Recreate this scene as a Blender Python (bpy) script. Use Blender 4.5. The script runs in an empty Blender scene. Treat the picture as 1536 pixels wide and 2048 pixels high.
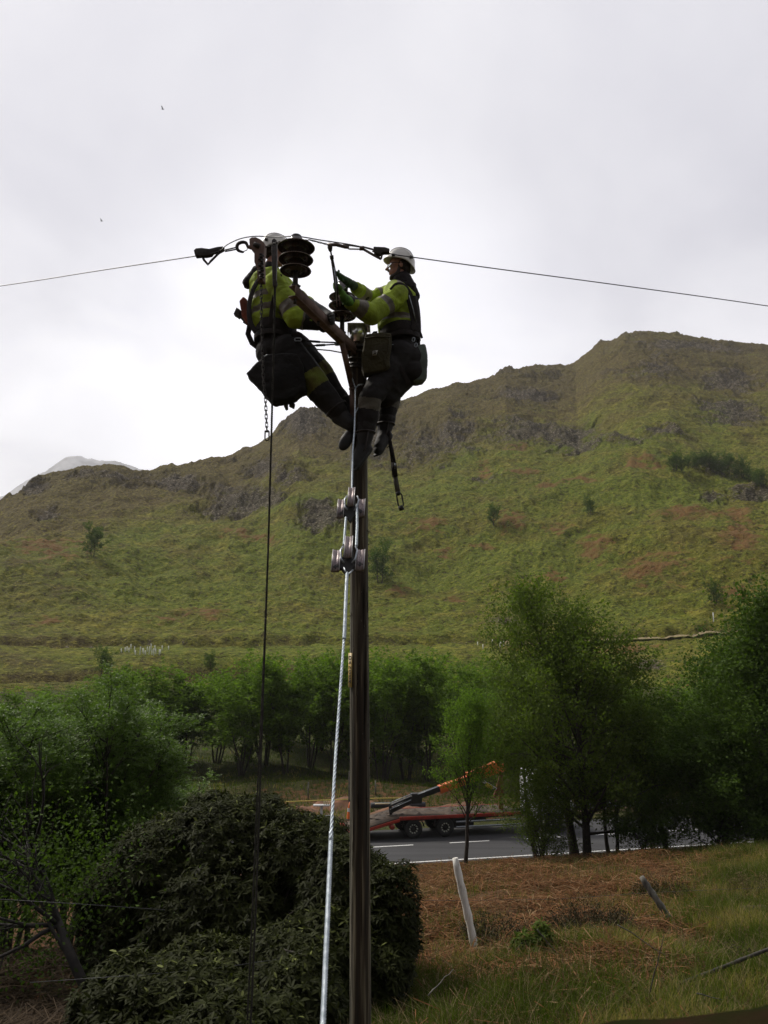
import bpy, bmesh, math, random
import numpy as np
from mathutils import Vector, Matrix, Quaternion, Euler

R = math.radians
SC = bpy.context.scene
COL = SC.collection

# ------------------------------------------------------------------ camera
F = 1598.0                      # focal length in pixels of the 1536x2048 photograph
PITCH = R(10.5)
CP, SP = math.cos(PITCH), math.sin(PITCH)
cam_d = bpy.data.cameras.new('camera')
cam = bpy.data.objects.new('camera', cam_d); COL.objects.link(cam)
cam.location = (0, 0, 0)
cam.rotation_euler = (R(90) + PITCH, 0, 0)
cam_d.sensor_fit = 'VERTICAL'; cam_d.sensor_height = 24.0; cam_d.sensor_width = 18.0
cam_d.lens = 24.0 * F / 2048.0
cam_d.clip_start = 0.05; cam_d.clip_end = 8000
cam_d.dof.use_dof = True; cam_d.dof.focus_distance = 7.6; cam_d.dof.aperture_fstop = 4.5
SC.camera = cam

# ------------------------------------------------------------------ light
SUN_AZ, SUN_EL = R(-52), R(48)         # azimuth from +Y towards +X
w = bpy.data.worlds.new('World'); SC.world = w; w.use_nodes = True
nt = w.node_tree; nt.nodes.clear(); L = nt.links.new
def nd(t, typ, **kw):
    n = t.nodes.new(typ)
    for k, v in kw.items():
        setattr(n, k, v)
    return n
out = nd(nt, 'ShaderNodeOutputWorld'); bg = nd(nt, 'ShaderNodeBackground')
sky = nd(nt, 'ShaderNodeTexSky', sky_type='NISHITA', sun_disc=False)
sky.sun_elevation = SUN_EL; sky.sun_rotation = SUN_AZ
skys = nd(nt, 'ShaderNodeMixRGB', blend_type='MULTIPLY'); skys.inputs[0].default_value = 1
skys.inputs[2].default_value = (0.1, 0.1, 0.1, 1); L(sky.outputs[0], skys.inputs[1])
tc = nd(nt, 'ShaderNodeTexCoord')
sep = nd(nt, 'ShaderNodeSeparateXYZ'); L(tc.outputs['Generated'], sep.inputs[0])
def math_n(t, op, a, b=None, c=None, clamp=False):
    n = t.nodes.new('ShaderNodeMath'); n.operation = op; n.use_clamp = clamp
    for i, x in enumerate((a, b, c)):
        if x is None: continue
        if isinstance(x, (int, float)): n.inputs[i].default_value = x
        else: t.links.new(x, n.inputs[i])
    return n.outputs[0]
zz = math_n(nt, 'MAXIMUM', sep.outputs[2], 0.0)
den = math_n(nt, 'ADD', zz, 0.22)
px_ = math_n(nt, 'DIVIDE', sep.outputs[0], den); py_ = math_n(nt, 'DIVIDE', sep.outputs[1], den)
cmb = nd(nt, 'ShaderNodeCombineXYZ'); L(px_, cmb.inputs[0]); L(py_, cmb.inputs[1])
cn = nd(nt, 'ShaderNodeTexNoise'); cn.inputs['Scale'].default_value = 1.5; cn.inputs['Detail'].default_value = 5
cn.inputs['Roughness'].default_value = 0.5; cn.inputs['Distortion'].default_value = 0.35
L(cmb.outputs[0], cn.inputs['Vector'])
cr = nd(nt, 'ShaderNodeMapRange'); cr.inputs[1].default_value = 0.33; cr.inputs[2].default_value = 0.68
L(cn.outputs[0], cr.inputs[0])
# glow of the bright cloud in front of the sun, low towards the hill
GD = Vector((math.sin(R(-3)) * math.cos(R(17)), math.cos(R(-3)) * math.cos(R(17)), math.sin(R(17))))
dt = nd(nt, 'ShaderNodeVectorMath', operation='DOT_PRODUCT'); L(tc.outputs['Generated'], dt.inputs[0])
dt.inputs[1].default_value = GD
gl = nd(nt, 'ShaderNodeMapRange', interpolation_type='SMOOTHSTEP'); gl.inputs[1].default_value = 0.93; gl.inputs[2].default_value = 1.0
L(dt.outputs['Value'], gl.inputs[0])
lowb = nd(nt, 'ShaderNodeMapRange', interpolation_type='SMOOTHSTEP'); lowb.inputs[1].default_value = 0.60; lowb.inputs[2].default_value = 0.12
L(sep.outputs[2], lowb.inputs[0])
c_dark, c_lite = nd(nt, 'ShaderNodeRGB'), nd(nt, 'ShaderNodeRGB')
c_dark.outputs[0].default_value = (0.610, 0.604, 0.668, 1); c_lite.outputs[0].default_value = (0.83, 0.82, 0.855, 1)
m1 = nd(nt, 'ShaderNodeMixRGB'); L(cr.outputs[0], m1.inputs[0]); L(c_dark.outputs[0], m1.inputs[1]); L(c_lite.outputs[0], m1.inputs[2])
bright = math_n(nt, 'ADD', math_n(nt, 'MULTIPLY', gl.outputs[0], 0.30), math_n(nt, 'MULTIPLY', math_n(nt, 'MULTIPLY', lowb.outputs[0], cr.outputs[0]), 0.34))
mb_ = nd(nt, 'ShaderNodeCombineXYZ')
for i in range(3): L(bright, mb_.inputs[i])
m2 = nd(nt, 'ShaderNodeMixRGB', blend_type='ADD'); m2.inputs[0].default_value = 1
L(m1.outputs[0], m2.inputs[1]); L(mb_.outputs[0], m2.inputs[2])
# sky dimmed behind the camera to give a backlit look
dk = nd(nt, 'ShaderNodeMapRange', interpolation_type='SMOOTHSTEP'); dk.inputs[1].default_value = -0.35; dk.inputs[2].default_value = 0.72
dk.inputs[3].default_value = 0.36; dk.inputs[4].default_value = 1.0
fd = nd(nt, 'ShaderNodeVectorMath', operation='DOT_PRODUCT'); L(tc.outputs['Generated'], fd.inputs[0]); fd.inputs[1].default_value = (-0.12, 0.87, 0.48)
L(fd.outputs['Value'], dk.inputs[0]); dkc = nd(nt, 'ShaderNodeCombineXYZ')
for i in range(3): L(dk.outputs[0], dkc.inputs[i])
m2b = nd(nt, 'ShaderNodeMixRGB', blend_type='MULTIPLY'); m2b.inputs[0].default_value = 1; L(m2.outputs[0], m2b.inputs[1]); L(dkc.outputs[0], m2b.inputs[2]); m2 = m2b
m3 = nd(nt, 'ShaderNodeMixRGB'); m3.inputs[0].default_value = 0.94
L(skys.outputs[0], m3.inputs[1]); L(m2.outputs[0], m3.inputs[2])
L(m3.outputs[0], bg.inputs[0]); bg.inputs[1].default_value = 1.16
L(bg.outputs[0], out.inputs[0])
sd = bpy.data.lights.new('sun', 'SUN'); sd.energy = 3.8; sd.angle = R(11); sd.color = (1.0, 0.94, 0.83)
so = bpy.data.objects.new('sun', sd); COL.objects.link(so)
sdir = Vector((math.sin(SUN_AZ) * math.cos(SUN_EL), math.cos(SUN_AZ) * math.cos(SUN_EL), math.sin(SUN_EL)))
so.rotation_euler = sdir.to_track_quat('Z', 'Y').to_euler(); so.location = sdir * 60
SC.view_settings.view_transform = 'Standard'; SC.view_settings.look = 'None'
SC.view_settings.exposure = 0.0; SC.view_settings.gamma = 1.0
try:
    SC.cycles.max_bounces = 5; SC.cycles.diffuse_bounces = 2; SC.cycles.glossy_bounces = 2
    SC.cycles.transmission_bounces = 3; SC.cycles.transparent_max_bounces = 6; SC.cycles.volume_bounces = 0
except Exception: pass

# ------------------------------------------------------------------ helpers
def at(px, py, Y):
    """the point a distance Y ahead of the camera that the photograph shows at (px, py)"""
    u = (px - 768) / F; v = (1024 - py) / F
    dy = CP - SP * v; dz = SP + CP * v; t = Y / dy
    return Vector((u * t, Y, dz * t))
def proj(x, y, z):
    d = y * CP + z * SP; v = (-y * SP + z * CP) / d
    return 768 + F * x / d, 1024 - F * v
def sm(pts, n=6):
    """Catmull-Rom through the points"""
    P = [Vector(p) for p in pts]; P = [P[0] * 2 - P[1]] + P + [P[-1] * 2 - P[-2]]; o = []
    for i in range(1, len(P) - 2):
        for k in range(n):
            t = k / n; o.append(0.5 * ((2 * P[i]) + (P[i + 1] - P[i - 1]) * t + (2 * P[i - 1] - 5 * P[i] + 4 * P[i + 1] - P[i + 2]) * t * t + (3 * P[i] - P[i - 1] - 3 * P[i + 1] + P[i + 2]) * t ** 3))
    o.append(P[-2]); return o
def smr(r, n=6):
    r = list(r); return list(np.interp(np.linspace(0, len(r) - 1, (len(r) - 1) * n + 1), range(len(r)), r))
def mpp(py, Y):
    """metres per photograph pixel at that spot"""
    v = (1024 - py) / F
    return Y / (CP - SP * v) / F

_r = np.random.RandomState(7); _P = np.tile(_r.permutation(1024), 2); _V = _r.rand(1024)
def vnoise(x, y, seed=0):
    xi = np.floor(x).astype(np.int64); yi = np.floor(y).astype(np.int64)
    fx = x - xi; fy = y - yi; fx = fx * fx * (3 - 2 * fx); fy = fy * fy * (3 - 2 * fy)
    def h(a, b): return _V[_P[(_P[(a + seed * 57) & 1023] + b) & 1023]]
    return (h(xi, yi) * (1 - fx) + h(xi + 1, yi) * fx) * (1 - fy) + (h(xi, yi + 1) * (1 - fx) + h(xi + 1, yi + 1) * fx) * fy
def fbm(x, y, octv=4, seed=0, gain=0.5):
    s = 0; a = 1; n = 0
    for i in range(octv):
        s = s + a * vnoise(x * 2 ** i + 13.1 * i, y * 2 ** i + 7.7 * i, seed + i); n += a; a *= gain
    return s / n
def ridged(x, y, octv=4, seed=0):
    s = 0; a = 1; n = 0
    for i in range(octv):
        s = s + a * (1 - np.abs(2 * vnoise(x * 2 ** i + 5.3 * i, y * 2 ** i + 1.7 * i, seed + i) - 1)); n += a; a *= 0.5
    return s / n
def sstep(a, b, x):
    t = np.clip((x - a) / (b - a), 0, 1); return t * t * (3 - 2 * t)

def tag(o, label=None, cat=None, group=None, kind=None):
    if label: o['label'] = label
    if cat: o['category'] = cat
    if group: o['group'] = group
    if kind: o['kind'] = kind
    return o
def empty(name, loc=(0, 0, 0), rz=0.0, **kw):
    o = bpy.data.objects.new(name, None); COL.objects.link(o)
    o.location = loc; o.rotation_euler = (0, 0, rz); o.empty_display_size = 0.2
    return tag(o, **kw)

class MB:
    """collects geometry for one mesh object"""
    def __init__(s): s.v = []; s.n = 0; s.f = {3: [], 4: []}; s.ng = []; s.tint = []
    def add(s, v, f, tint=None):
        v = np.asarray(v, float).reshape(-1, 3)
        f = np.asarray(f, np.int64)
        s.v.append(v); s.f[f.shape[1]].append(f + s.n); s.n += len(v)
        s.tint.append(np.full(len(v), 0.5) if tint is None else np.broadcast_to(tint, (len(v),)))
        return s
    def tube(s, pts, rad, n=8, cap=True, tint=None, flat=None):
        P = np.array([list(p) for p in pts], float); m = len(P)
        rad = np.full(m, rad) if np.isscalar(rad) else np.asarray(rad, float)
        T = np.gradient(P, axis=0); T /= np.linalg.norm(T, axis=1)[:, None] + 1e-12
        a = np.array([0, 0, 1.]) if abs(T[0][2]) < 0.9 else np.array([1., 0, 0])
        u = np.cross(T[0], a); u /= np.linalg.norm(u)
        ang = np.linspace(0, 2 * np.pi, n, endpoint=False) + (np.pi / 4 if n == 4 else 0); V = []
        for i in range(m):
            u = u - T[i] * np.dot(u, T[i]); u /= np.linalg.norm(u) + 1e-12
            w_ = np.cross(T[i], u)
            fl = 1.0 if flat is None else flat
            V.append(P[i] + rad[i] * (np.cos(ang)[:, None] * u + fl * np.sin(ang)[:, None] * w_))
        V = np.concatenate(V); i = np.arange(m - 1)[:, None]; j = np.arange(n)[None]
        q = np.stack([i * n + j, i * n + (j + 1) % n, (i + 1) * n + (j + 1) % n, (i + 1) * n + j], -1).reshape(-1, 4)
        base = s.n
        s.add(V, q, tint)
        if cap:
            s.ng.append([base + k for k in range(n)][::-1]); s.ng.append([base + (m - 1) * n + k for k in range(n)])
        return s
    def ribbon(s, pts, w_, th=0.006, nrm=(0, -1, 0)):
        P = [Vector(p) for p in pts]; n = len(P); V = []
        for i in range(n):
            T = (P[min(n - 1, i + 1)] - P[max(0, i - 1)]).normalized(); N = Vector(nrm[i] if isinstance(nrm, list) else nrm); N = (N - T * N.dot(T)).normalized(); S = T.cross(N); ww = (w_[i] if isinstance(w_, (list, tuple)) else w_) / 2
            V += [P[i] - S * ww - N * th / 2, P[i] + S * ww - N * th / 2, P[i] + S * ww + N * th / 2, P[i] - S * ww + N * th / 2]
        F_ = [[4 * i + j, 4 * i + (j + 1) % 4, 4 * i + 4 + (j + 1) % 4, 4 * i + 4 + j] for i in range(n - 1) for j in range(4)] + [[3, 2, 1, 0], [4 * n - 4, 4 * n - 3, 4 * n - 2, 4 * n - 1]]
        return s.add([list(v) for v in V], F_)
    def box(s, c, size, M=None):
        h = np.array(size) / 2
        v = np.array([[x, y, z] for x in (-1, 1) for y in (-1, 1) for z in (-1, 1)], float) * h
        if M is not None: v = v @ np.array(M.to_3x3()).T
        v = v + np.array(c)
        f = [[0, 1, 3, 2], [4, 6, 7, 5], [0, 4, 5, 1], [2, 3, 7, 6], [0, 2, 6, 4], [1, 5, 7, 3]]
        return s.add(v, f)
    def beam(s, a, b, wd, ht, up=(0, 0, 1)):
        a = Vector(a); b = Vector(b); d = (b - a); L_ = d.length; d.normalize()
        x = d.cross(Vector(up))
        if x.length < 1e-4: x = d.cross(Vector((1, 0, 0)))
        x.normalize(); z = x.cross(d)
        M = Matrix((x, d, z)).transposed()
        return s.box((a + b) / 2, (wd, L_, ht), M)
    def lathe(s, prof, n=24, M=None, o=(0, 0, 0)):
        p = np.array(prof, float); a = np.linspace(0, 2 * np.pi, n, endpoint=False)
        V = np.stack([p[:, None, 0] * np.cos(a), p[:, None, 0] * np.sin(a), np.broadcast_to(p[:, None, 1], (len(p), n))], -1).reshape(-1, 3)
        if M is not None: V = V @ np.array(M.to_3x3()).T
        V = V + np.array(o)
        i = np.arange(len(p) - 1)[:, None]; j = np.arange(n)[None]
        q = np.stack([i * n + j, i * n + (j + 1) % n, (i + 1) * n + (j + 1) % n, (i + 1) * n + j], -1).reshape(-1, 4)
        return s.add(V, q)
    def prism(s, poly, off):
        """extrude a 3-D polygon by the vector off"""
        poly = [Vector(p) for p in poly]; n = len(poly); off = Vector(off)
        v = [list(p - off / 2) for p in poly] + [list(p + off / 2) for p in poly]
        base = s.n
        s.add(v, [[i, (i + 1) % n, n + (i + 1) % n, n + i] for i in range(n)])
        s.ng.append([base + k for k in range(n)][::-1]); s.ng.append([base + n + k for k in range(n)])
        return s
    def mesh(s, name):
        V = np.concatenate(s.v); T = np.concatenate(s.tint)
        fl = []; tot = []
        for k in (3, 4):
            if s.f[k]:
                a = np.concatenate(s.f[k]); fl.append(a.ravel()); tot.append(np.full(len(a), k))
        for g in s.ng: fl.append(np.array(g)); tot.append(np.array([len(g)]))
        li = np.concatenate(fl).astype(np.int32); tt = np.concatenate(tot).astype(np.int32)
        me = bpy.data.meshes.new(name)
        me.vertices.add(len(V)); me.vertices.foreach_set('co', V.astype(np.float32).ravel())
        me.loops.add(len(li)); me.loops.foreach_set('vertex_index', li)
        me.polygons.add(len(tt)); me.polygons.foreach_set('loop_start', np.concatenate([[0], np.cumsum(tt)[:-1]]).astype(np.int32))
        me.update(calc_edges=True)
        at_ = me.attributes.new('tint', 'FLOAT', 'POINT'); at_.data.foreach_set('value', T.astype(np.float32))
        return me
    def build(s, name, mat, parent=None, smooth=False, bevel=0, **kw):
        me = s.mesh(name)
        if smooth: me.polygons.foreach_set('use_smooth', np.ones(len(me.polygons), bool))
        for m in (mat if isinstance(mat, (list, tuple)) else [mat]): me.materials.append(m)
        o = bpy.data.objects.new(name, me); COL.objects.link(o)
        if parent is not None:
            o.parent = parent; o.matrix_parent_inverse = Matrix.Identity(4)
            # geometry is given in world space: move it into the parent's frame
            me.transform(world_of(parent).inverted())
        if bevel:
            b = o.modifiers.new('bevel', 'BEVEL'); b.width = bevel; b.segments = 2; b.limit_method = 'ANGLE'
        return tag(o, **kw)
def world_of(o):
    M = Matrix.Identity(4)
    while o is not None:
        M = Matrix.LocRotScale(o.location, o.rotation_euler, o.scale) @ M; o = o.parent
    return M

# ------------------------------------------------------------------ materials
def mat_new(name):
    m = bpy.data.materials.new(name); m.use_nodes = True; t = m.node_tree; t.nodes.clear()
    o = nd(t, 'ShaderNodeOutputMaterial'); b = nd(t, 'ShaderNodeBsdfPrincipled'); t.links.new(b.outputs[0], o.inputs[0])
    return m, t, b, o
def simple(name, c1, c2=None, rough=0.7, metal=0.0, scale=20.0, bump=0.0, bscale=None, stretch=(1, 1, 1), detail=4, spec=0.5, lo=0.35, hi=0.65):
    m, t, b, o = mat_new(name)
    b.inputs['Roughness'].default_value = rough; b.inputs['Metallic'].default_value = metal
    b.inputs['Specular IOR Level'].default_value = spec
    c2 = c2 or tuple(x * 0.7 for x in c1)
    tcx = nd(t, 'ShaderNodeTexCoord'); mp = nd(t, 'ShaderNodeMapping'); mp.inputs['Scale'].default_value = stretch
    t.links.new(tcx.outputs['Object'], mp.inputs[0])
    n = nd(t, 'ShaderNodeTexNoise'); n.inputs['Scale'].default_value = scale; n.inputs['Detail'].default_value = detail
    t.links.new(mp.outputs[0], n.inputs['Vector'])
    r_ = nd(t, 'ShaderNodeMapRange'); r_.inputs[1].default_value = lo; r_.inputs[2].default_value = hi; t.links.new(n.outputs[0], r_.inputs[0])
    mx = nd(t, 'ShaderNodeMixRGB'); mx.inputs[1].default_value = (*c1, 1); mx.inputs[2].default_value = (*c2, 1)
    t.links.new(r_.outputs[0], mx.inputs[0]); t.links.new(mx.outputs[0], b.inputs['Base Color'])
    if bump:
        n2 = nd(t, 'ShaderNodeTexNoise'); n2.inputs['Scale'].default_value = bscale or scale; n2.inputs['Detail'].default_value = 5
        t.links.new(mp.outputs[0], n2.inputs['Vector'])
        bp = nd(t, 'ShaderNodeBump'); bp.inputs['Strength'].default_value = bump; bp.inputs['Distance'].default_value = 0.01
        t.links.new(n2.outputs[0], bp.inputs['Height']); t.links.new(bp.outputs[0], b.inputs['Normal'])
    return m
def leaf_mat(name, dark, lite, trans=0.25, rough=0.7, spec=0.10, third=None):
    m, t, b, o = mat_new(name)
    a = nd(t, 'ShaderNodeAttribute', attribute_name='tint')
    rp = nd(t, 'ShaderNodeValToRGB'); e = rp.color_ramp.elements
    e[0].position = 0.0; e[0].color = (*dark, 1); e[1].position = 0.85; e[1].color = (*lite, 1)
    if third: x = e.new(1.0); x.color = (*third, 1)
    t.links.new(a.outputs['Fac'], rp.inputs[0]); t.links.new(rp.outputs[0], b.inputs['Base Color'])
    b.inputs['Roughness'].default_value = rough; b.inputs['Specular IOR Level'].default_value = spec
    tr = nd(t, 'ShaderNodeBsdfTranslucent')
    g = nd(t, 'ShaderNodeMixRGB', blend_type='MULTIPLY'); g.inputs[0].default_value = 1; g.inputs[2].default_value = (1.3, 1.5, 0.6, 1)
    t.links.new(rp.outputs[0], g.inputs[1]); t.links.new(g.outputs[0], tr.inputs[0])
    mx = nd(t, 'ShaderNodeMixShader'); mx.inputs[0].default_value = trans
    t.links.new(b.outputs[0], mx.inputs[1]); t.links.new(tr.outputs[0], mx.inputs[2]); t.links.new(mx.outputs[0], o.inputs[0])
    return m
# ================================================================== terrain
S_K = [-420, -150, -60, -10, 0, 3, 7.2, 10.4, 20, 29, 32, 36.6, 37.4, 46.6, 47.6, 62, 75, 90, 110, 120, 128, 138, 150]
Z_K = [150, 42, 14, 0.6, -1.65, -2.25, -3.34, -3.72, -5.5, -7.25, -7.8, -9.0, -9.06, -9.06, -8.85, -9.2, -8.2, -6.2, -4.0, -2.6, 0.6, 2.8, 5.6]  # rise behind the camera steepened to block low sky light
CREST = [(-900, 1060), (-300, 1040), (-100, 1015), (0, 1000), (60, 962), (150, 940), (230, 930), (300, 938), (380, 925), (460, 912), (520, 885),
         (560, 848), (600, 814), (640, 812), (700, 806), (790, 808), (850, 790), (890, 770), (960, 760), (1010, 732), (1100, 728), (1150, 727),
         (1200, 685), (1250, 665), (1300, 662), (1350, 668), (1400, 675), (1536, 685), (1700, 700), (2200, 760), (2800, 800)]
def _ray(px, py):
    u = (px - 768) / F; v = (1024 - py) / F
    y = CP - SP * v; z = SP + CP * v
    return math.atan2(u, y), z / math.hypot(u, y)
C_AZ = [_ray(*c)[0] for c in CREST]; C_T = [_ray(*c)[1] for c in CREST]
RC_AZ = [R(a) for a in (-60, -27, -18, -8, 0, 6, 16, 27, 60)]
RC_R = [300, 310, 330, 350, 380, 420, 500, 540, 540]
def base_h(x, y):
    x = np.asarray(x, float); y = np.asarray(y, float)
    r = np.hypot(x, y); az = np.arctan2(x, y)
    s = y - 0.24 * x * sstep(12, 30, y)
    wv = sstep(62, 115, r) * (y > 0)
    S = s * (1 - wv) + r * wv
    z = np.interp(S, S_K, Z_K)
    near = 1 - sstep(24, 35, y)
    z = z + near * np.clip((x - 2.5) * 0.05, -0.25, 0.9) * sstep(4, 12, y)
    return z, r, az, S
def hill_h(r, az):
    T = np.interp(az, C_AZ, C_T); rc = np.interp(az, RC_AZ, RC_R); Hc = T * rc
    f = (r - 150) / (rc - 150)
    h = 5.6 + (Hc - 5.6) * np.where(f < 1, np.clip(f, 0, 1) ** 1.1, 1 - 0.5 * (f - 1) - 0.3 * np.maximum(f - 1, 0) ** 2)
    return h, f
ROCKS = [(480, 985, 75, 28), (440, 1010, 40, 20), (1080, 868, 110, 30), (1150, 895, 60, 30), (1300, 745, 75, 20), (860, 880, 80, 42), (900, 850, 60, 20), (600, 832, 55, 28), (640, 1040, 45, 24),
         (1250, 900, 60, 16), (1480, 820, 70, 30), (975, 978, 32, 8), (1430, 965, 40, 22), (1500, 1010, 50, 12), (95, 1020, 25, 10), (1390, 700, 130, 14), (540, 925, 60, 20), (1330, 875, 40, 14),
         (1290, 1328, 34, 14), (1010, 1250, 40, 12), (1050, 780, 60, 18), (1460, 760, 60, 18), (250, 955, 80, 12), (60, 975, 40, 12), (740, 870, 60, 30), (1430, 1020, 24, 10), (360, 960, 50, 16)]
BRACK = [(1037, 907, 32, 12), (968, 947, 16, 18), (1040, 964, 34, 9), (1285, 962, 42, 12), (1160, 993, 45, 7), (1115, 1078, 22, 11), (1190, 1108, 34, 24), (1375, 1058, 60, 18), (1470, 1062, 50, 20),
         (1310, 1150, 70, 28), (1490, 1115, 45, 35), (850, 1062, 36, 12), (1020, 1058, 34, 18), (795, 1157, 20, 14), (415, 1225, 46, 17), (95, 1105, 90, 40), (500, 1064, 60, 9), (340, 1235, 60, 8), (1260, 1300, 60, 12),
         (1100, 1000, 40, 8), (960, 1090, 20, 6), (1100, 1150, 30, 12), (910, 1200, 20, 7), (890, 1095, 20, 8), (700, 1100, 30, 9), (100, 1245, 40, 7), (1375, 1365, 35, 9), (1470, 1200, 50, 15), (1120, 1160, 20, 8)]
GREEN = [(920, 930, 110, 26, -0.45), (860, 990, 90, 20, -0.2), (1150, 1010, 120, 26, 0.1), (1180, 840, 24, 90, 0.3), (1050, 1120, 200, 40, 0.1), (900, 1130, 160, 40, 0), (620, 1000, 120, 22, -0.2),
         (560, 1090, 160, 30, -0.1), (300, 1060, 200, 20, -0.15), (560, 1305, 240, 20, 0), (850, 1330, 260, 26, 0), (1290, 1015, 140, 26, 0.1), (1440, 820, 50, 80, 0.4), (1180, 1220, 150, 24, 0.1), (300, 1180, 200, 25, 0), (1400, 1390, 120, 40, 0)]
def ell(px, py, lst, k=1.0):
    m = np.zeros_like(px)
    for e in lst:
        a = e[4] if len(e) > 4 else 0.0
        dx = px - e[0]; dy = py - e[1]; ca, sa = math.cos(a), math.sin(a)
        q = np.hypot((dx * ca + dy * sa) / e[2], (-dx * sa + dy * ca) / e[3])
        m = np.maximum(m, 1 - q * k * 0.62)
    return m
def grid_mesh(name, X, Y, Z, masks, mat, keep=None, **kw):
    nr, nc = X.shape
    V = np.stack([X, Y, Z], -1).reshape(-1, 3)
    i = np.arange(nr - 1)[:, None]; j = np.arange(nc - 1)[None]
    q = np.stack([i * nc + j, i * nc + j + 1, (i + 1) * nc + j + 1, (i + 1) * nc + j], -1).reshape(-1, 4)
    b = MB().add(V, q); me = b.mesh(name)
    me.polygons.foreach_set('use_smooth', np.ones(len(q), bool))
    a = me.attributes.new('masks', 'FLOAT_COLOR', 'POINT'); a.data.foreach_set('color', np.ascontiguousarray(masks.reshape(-1, 4), dtype=np.float32).ravel())
    me.materials.append(mat)
    o = bpy.data.objects.new(name, me); COL.objects.link(o)
    return tag(o, **kw)
def terrain_mat(name, far):
    m, t, b, o = mat_new(name); LL = t.links.new
    b.inputs['Roughness'].default_value = 0.95; b.inputs['Specular IOR Level'].default_value = 0.15
    at_ = nd(t, 'ShaderNodeAttribute', attribute_name='masks'); sp_ = nd(t, 'ShaderNodeSeparateColor'); LL(at_.outputs['Color'], sp_.inputs[0])
    geo = nd(t, 'ShaderNodeNewGeometry')
    def noise(sc, det=4, rough=0.6, st=None):
        n = nd(t, 'ShaderNodeTexNoise'); n.inputs['Scale'].default_value = sc; n.inputs['Detail'].default_value = det; n.inputs['Roughness'].default_value = rough
        if st:
            mp = nd(t, 'ShaderNodeMapping'); mp.inputs['Scale'].default_value = st; LL(geo.outputs['Position'], mp.inputs[0]); LL(mp.outputs[0], n.inputs['Vector'])
        else: LL(geo.outputs['Position'], n.inputs['Vector'])
        return n.outputs[0]
    def rng(x, a, c):
        n = nd(t, 'ShaderNodeMapRange', interpolation_type='SMOOTHSTEP'); n.inputs[1].default_value = a; n.inputs[2].default_value = c
        LL(x, n.inputs[0]); return n.outputs[0]
    def mix(f, a, c):
        n = nd(t, 'ShaderNodeMixRGB')
        if isinstance(f, float): n.inputs[0].default_value = f
        else: LL(f, n.inputs[0])
        for k, x in ((1, a), (2, c)):
            if isinstance(x, tuple): n.inputs[k].default_value = (*x, 1)
            else: LL(x, n.inputs[k])
        return n.outputs[0]
    if far:
        k = 1.0
        olive, straw, green, brown, rock, rockl, brk = (0.128, 0.118, 0.012), (0.33, 0.295, 0.045), (0.106, 0.160, 0.010), (0.088, 0.060, 0.022), (0.052, 0.041, 0.028), (0.30, 0.26, 0.21), (0.205, 0.088, 0.036)
        s1, s2, s3 = 0.05, 0.28, 1.1
    else:
        olive, straw, green, brown, rock, rockl, brk = (0.044, 0.046, 0.012), (0.14, 0.115, 0.036), (0.040, 0.064, 0.010), (0.024, 0.016, 0.008), (0.10, 0.06, 0.04), (0.20, 0.15, 0.11), (0.16, 0.075, 0.036)
        s1, s2, s3 = 0.35, 2.2, 11.0
    A, Bn, Cn, Dn = noise(s1), noise(s2, 5, 0.65), noise(s3, 4, 0.7), noise(s2 * 0.45, 4, 0.6)
    c = mix(rng(A, 0.40, 0.58), mix(0.30, olive, brown), mix(0.22, olive, green))
    c = mix(math_n(t, 'MULTIPLY', rng(Bn, 0.52, 0.66), 0.6), c, straw)
    gm = rng(math_n(t, 'ADD', sp_.outputs[2], math_n(t, 'MULTIPLY', math_n(t, 'SUBTRACT', Dn, 0.5), 1.6)), 0.28, 0.75)
    c = mix(math_n(t, 'MULTIPLY', gm, 0.62), c, green)
    hm = rng(math_n(t, 'ADD', at_.outputs['Alpha'], math_n(t, 'MULTIPLY', math_n(t, 'SUBTRACT', Dn, 0.5), 1.5)), 0.30, 0.70)
    c = mix(math_n(t, 'MULTIPLY', hm, 0.8), c, brown)
    Fn = noise(s3 * 3.2, 3, 0.7)
    c = mix(math_n(t, 'MULTIPLY', rng(Cn, 0.55, 0.63), 0.5), c, straw)          # tussocks
    c = mix(math_n(t, 'MULTIPLY', rng(Fn, 0.56, 0.66), 0.38), c, straw)
    c = mix(math_n(t, 'MULTIPLY', rng(Cn, 0.47, 0.37), 0.8), c, tuple(x * 0.45 for x in brown))
    c = mix(math_n(t, 'MULTIPLY', rng(Fn, 0.42, 0.34), 0.7), c, tuple(x * 0.4 for x in olive))
    bm_ = rng(math_n(t, 'ADD', sp_.outputs[1], math_n(t, 'MULTIPLY', math_n(t, 'SUBTRACT', Bn, 0.5), 2.4)), 0.42, 0.80)
    c = mix(math_n(t, 'MULTIPLY', bm_, 0.74 if far else 0.85), c, mix(rng(Cn, 0.4, 0.62), brk, mix(0.5, brk, brown)))
    rsum = math_n(t, 'ADD', sp_.outputs[0], math_n(t, 'MULTIPLY', math_n(t, 'SUBTRACT', Bn, 0.5), 1.6))
    rsum = math_n(t, 'ADD', rsum, math_n(t, 'MULTIPLY', math_n(t, 'SUBTRACT', Cn, 0.5), 1.6))
    rm = math_n(t, 'MULTIPLY', rng(rsum, 0.50, 0.80), 0.9)
    c = mix(rm, c, mix(rng(noise(s3 * 1.2, 4, 0.7, (1, 1, 2.5)), 0.5, 0.66), rock, rockl))
    LL(c, b.inputs['Base Color'])
    bp = nd(t, 'ShaderNodeBump'); bp.inputs['Strength'].default_value = 1.0 if far else 0.9; bp.inputs['Distance'].default_value = 1.3 if far else 0.10
    hh = math_n(t, 'ADD', Cn, math_n(t, 'MULTIPLY', Bn, 1.4)); LL(hh, bp.inputs['Height']); LL(bp.outputs[0], b.inputs['Normal'])
    return m
M_HILL = terrain_mat('hill_turf', True); M_GROUND = terrain_mat('rough_ground', False)

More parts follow.
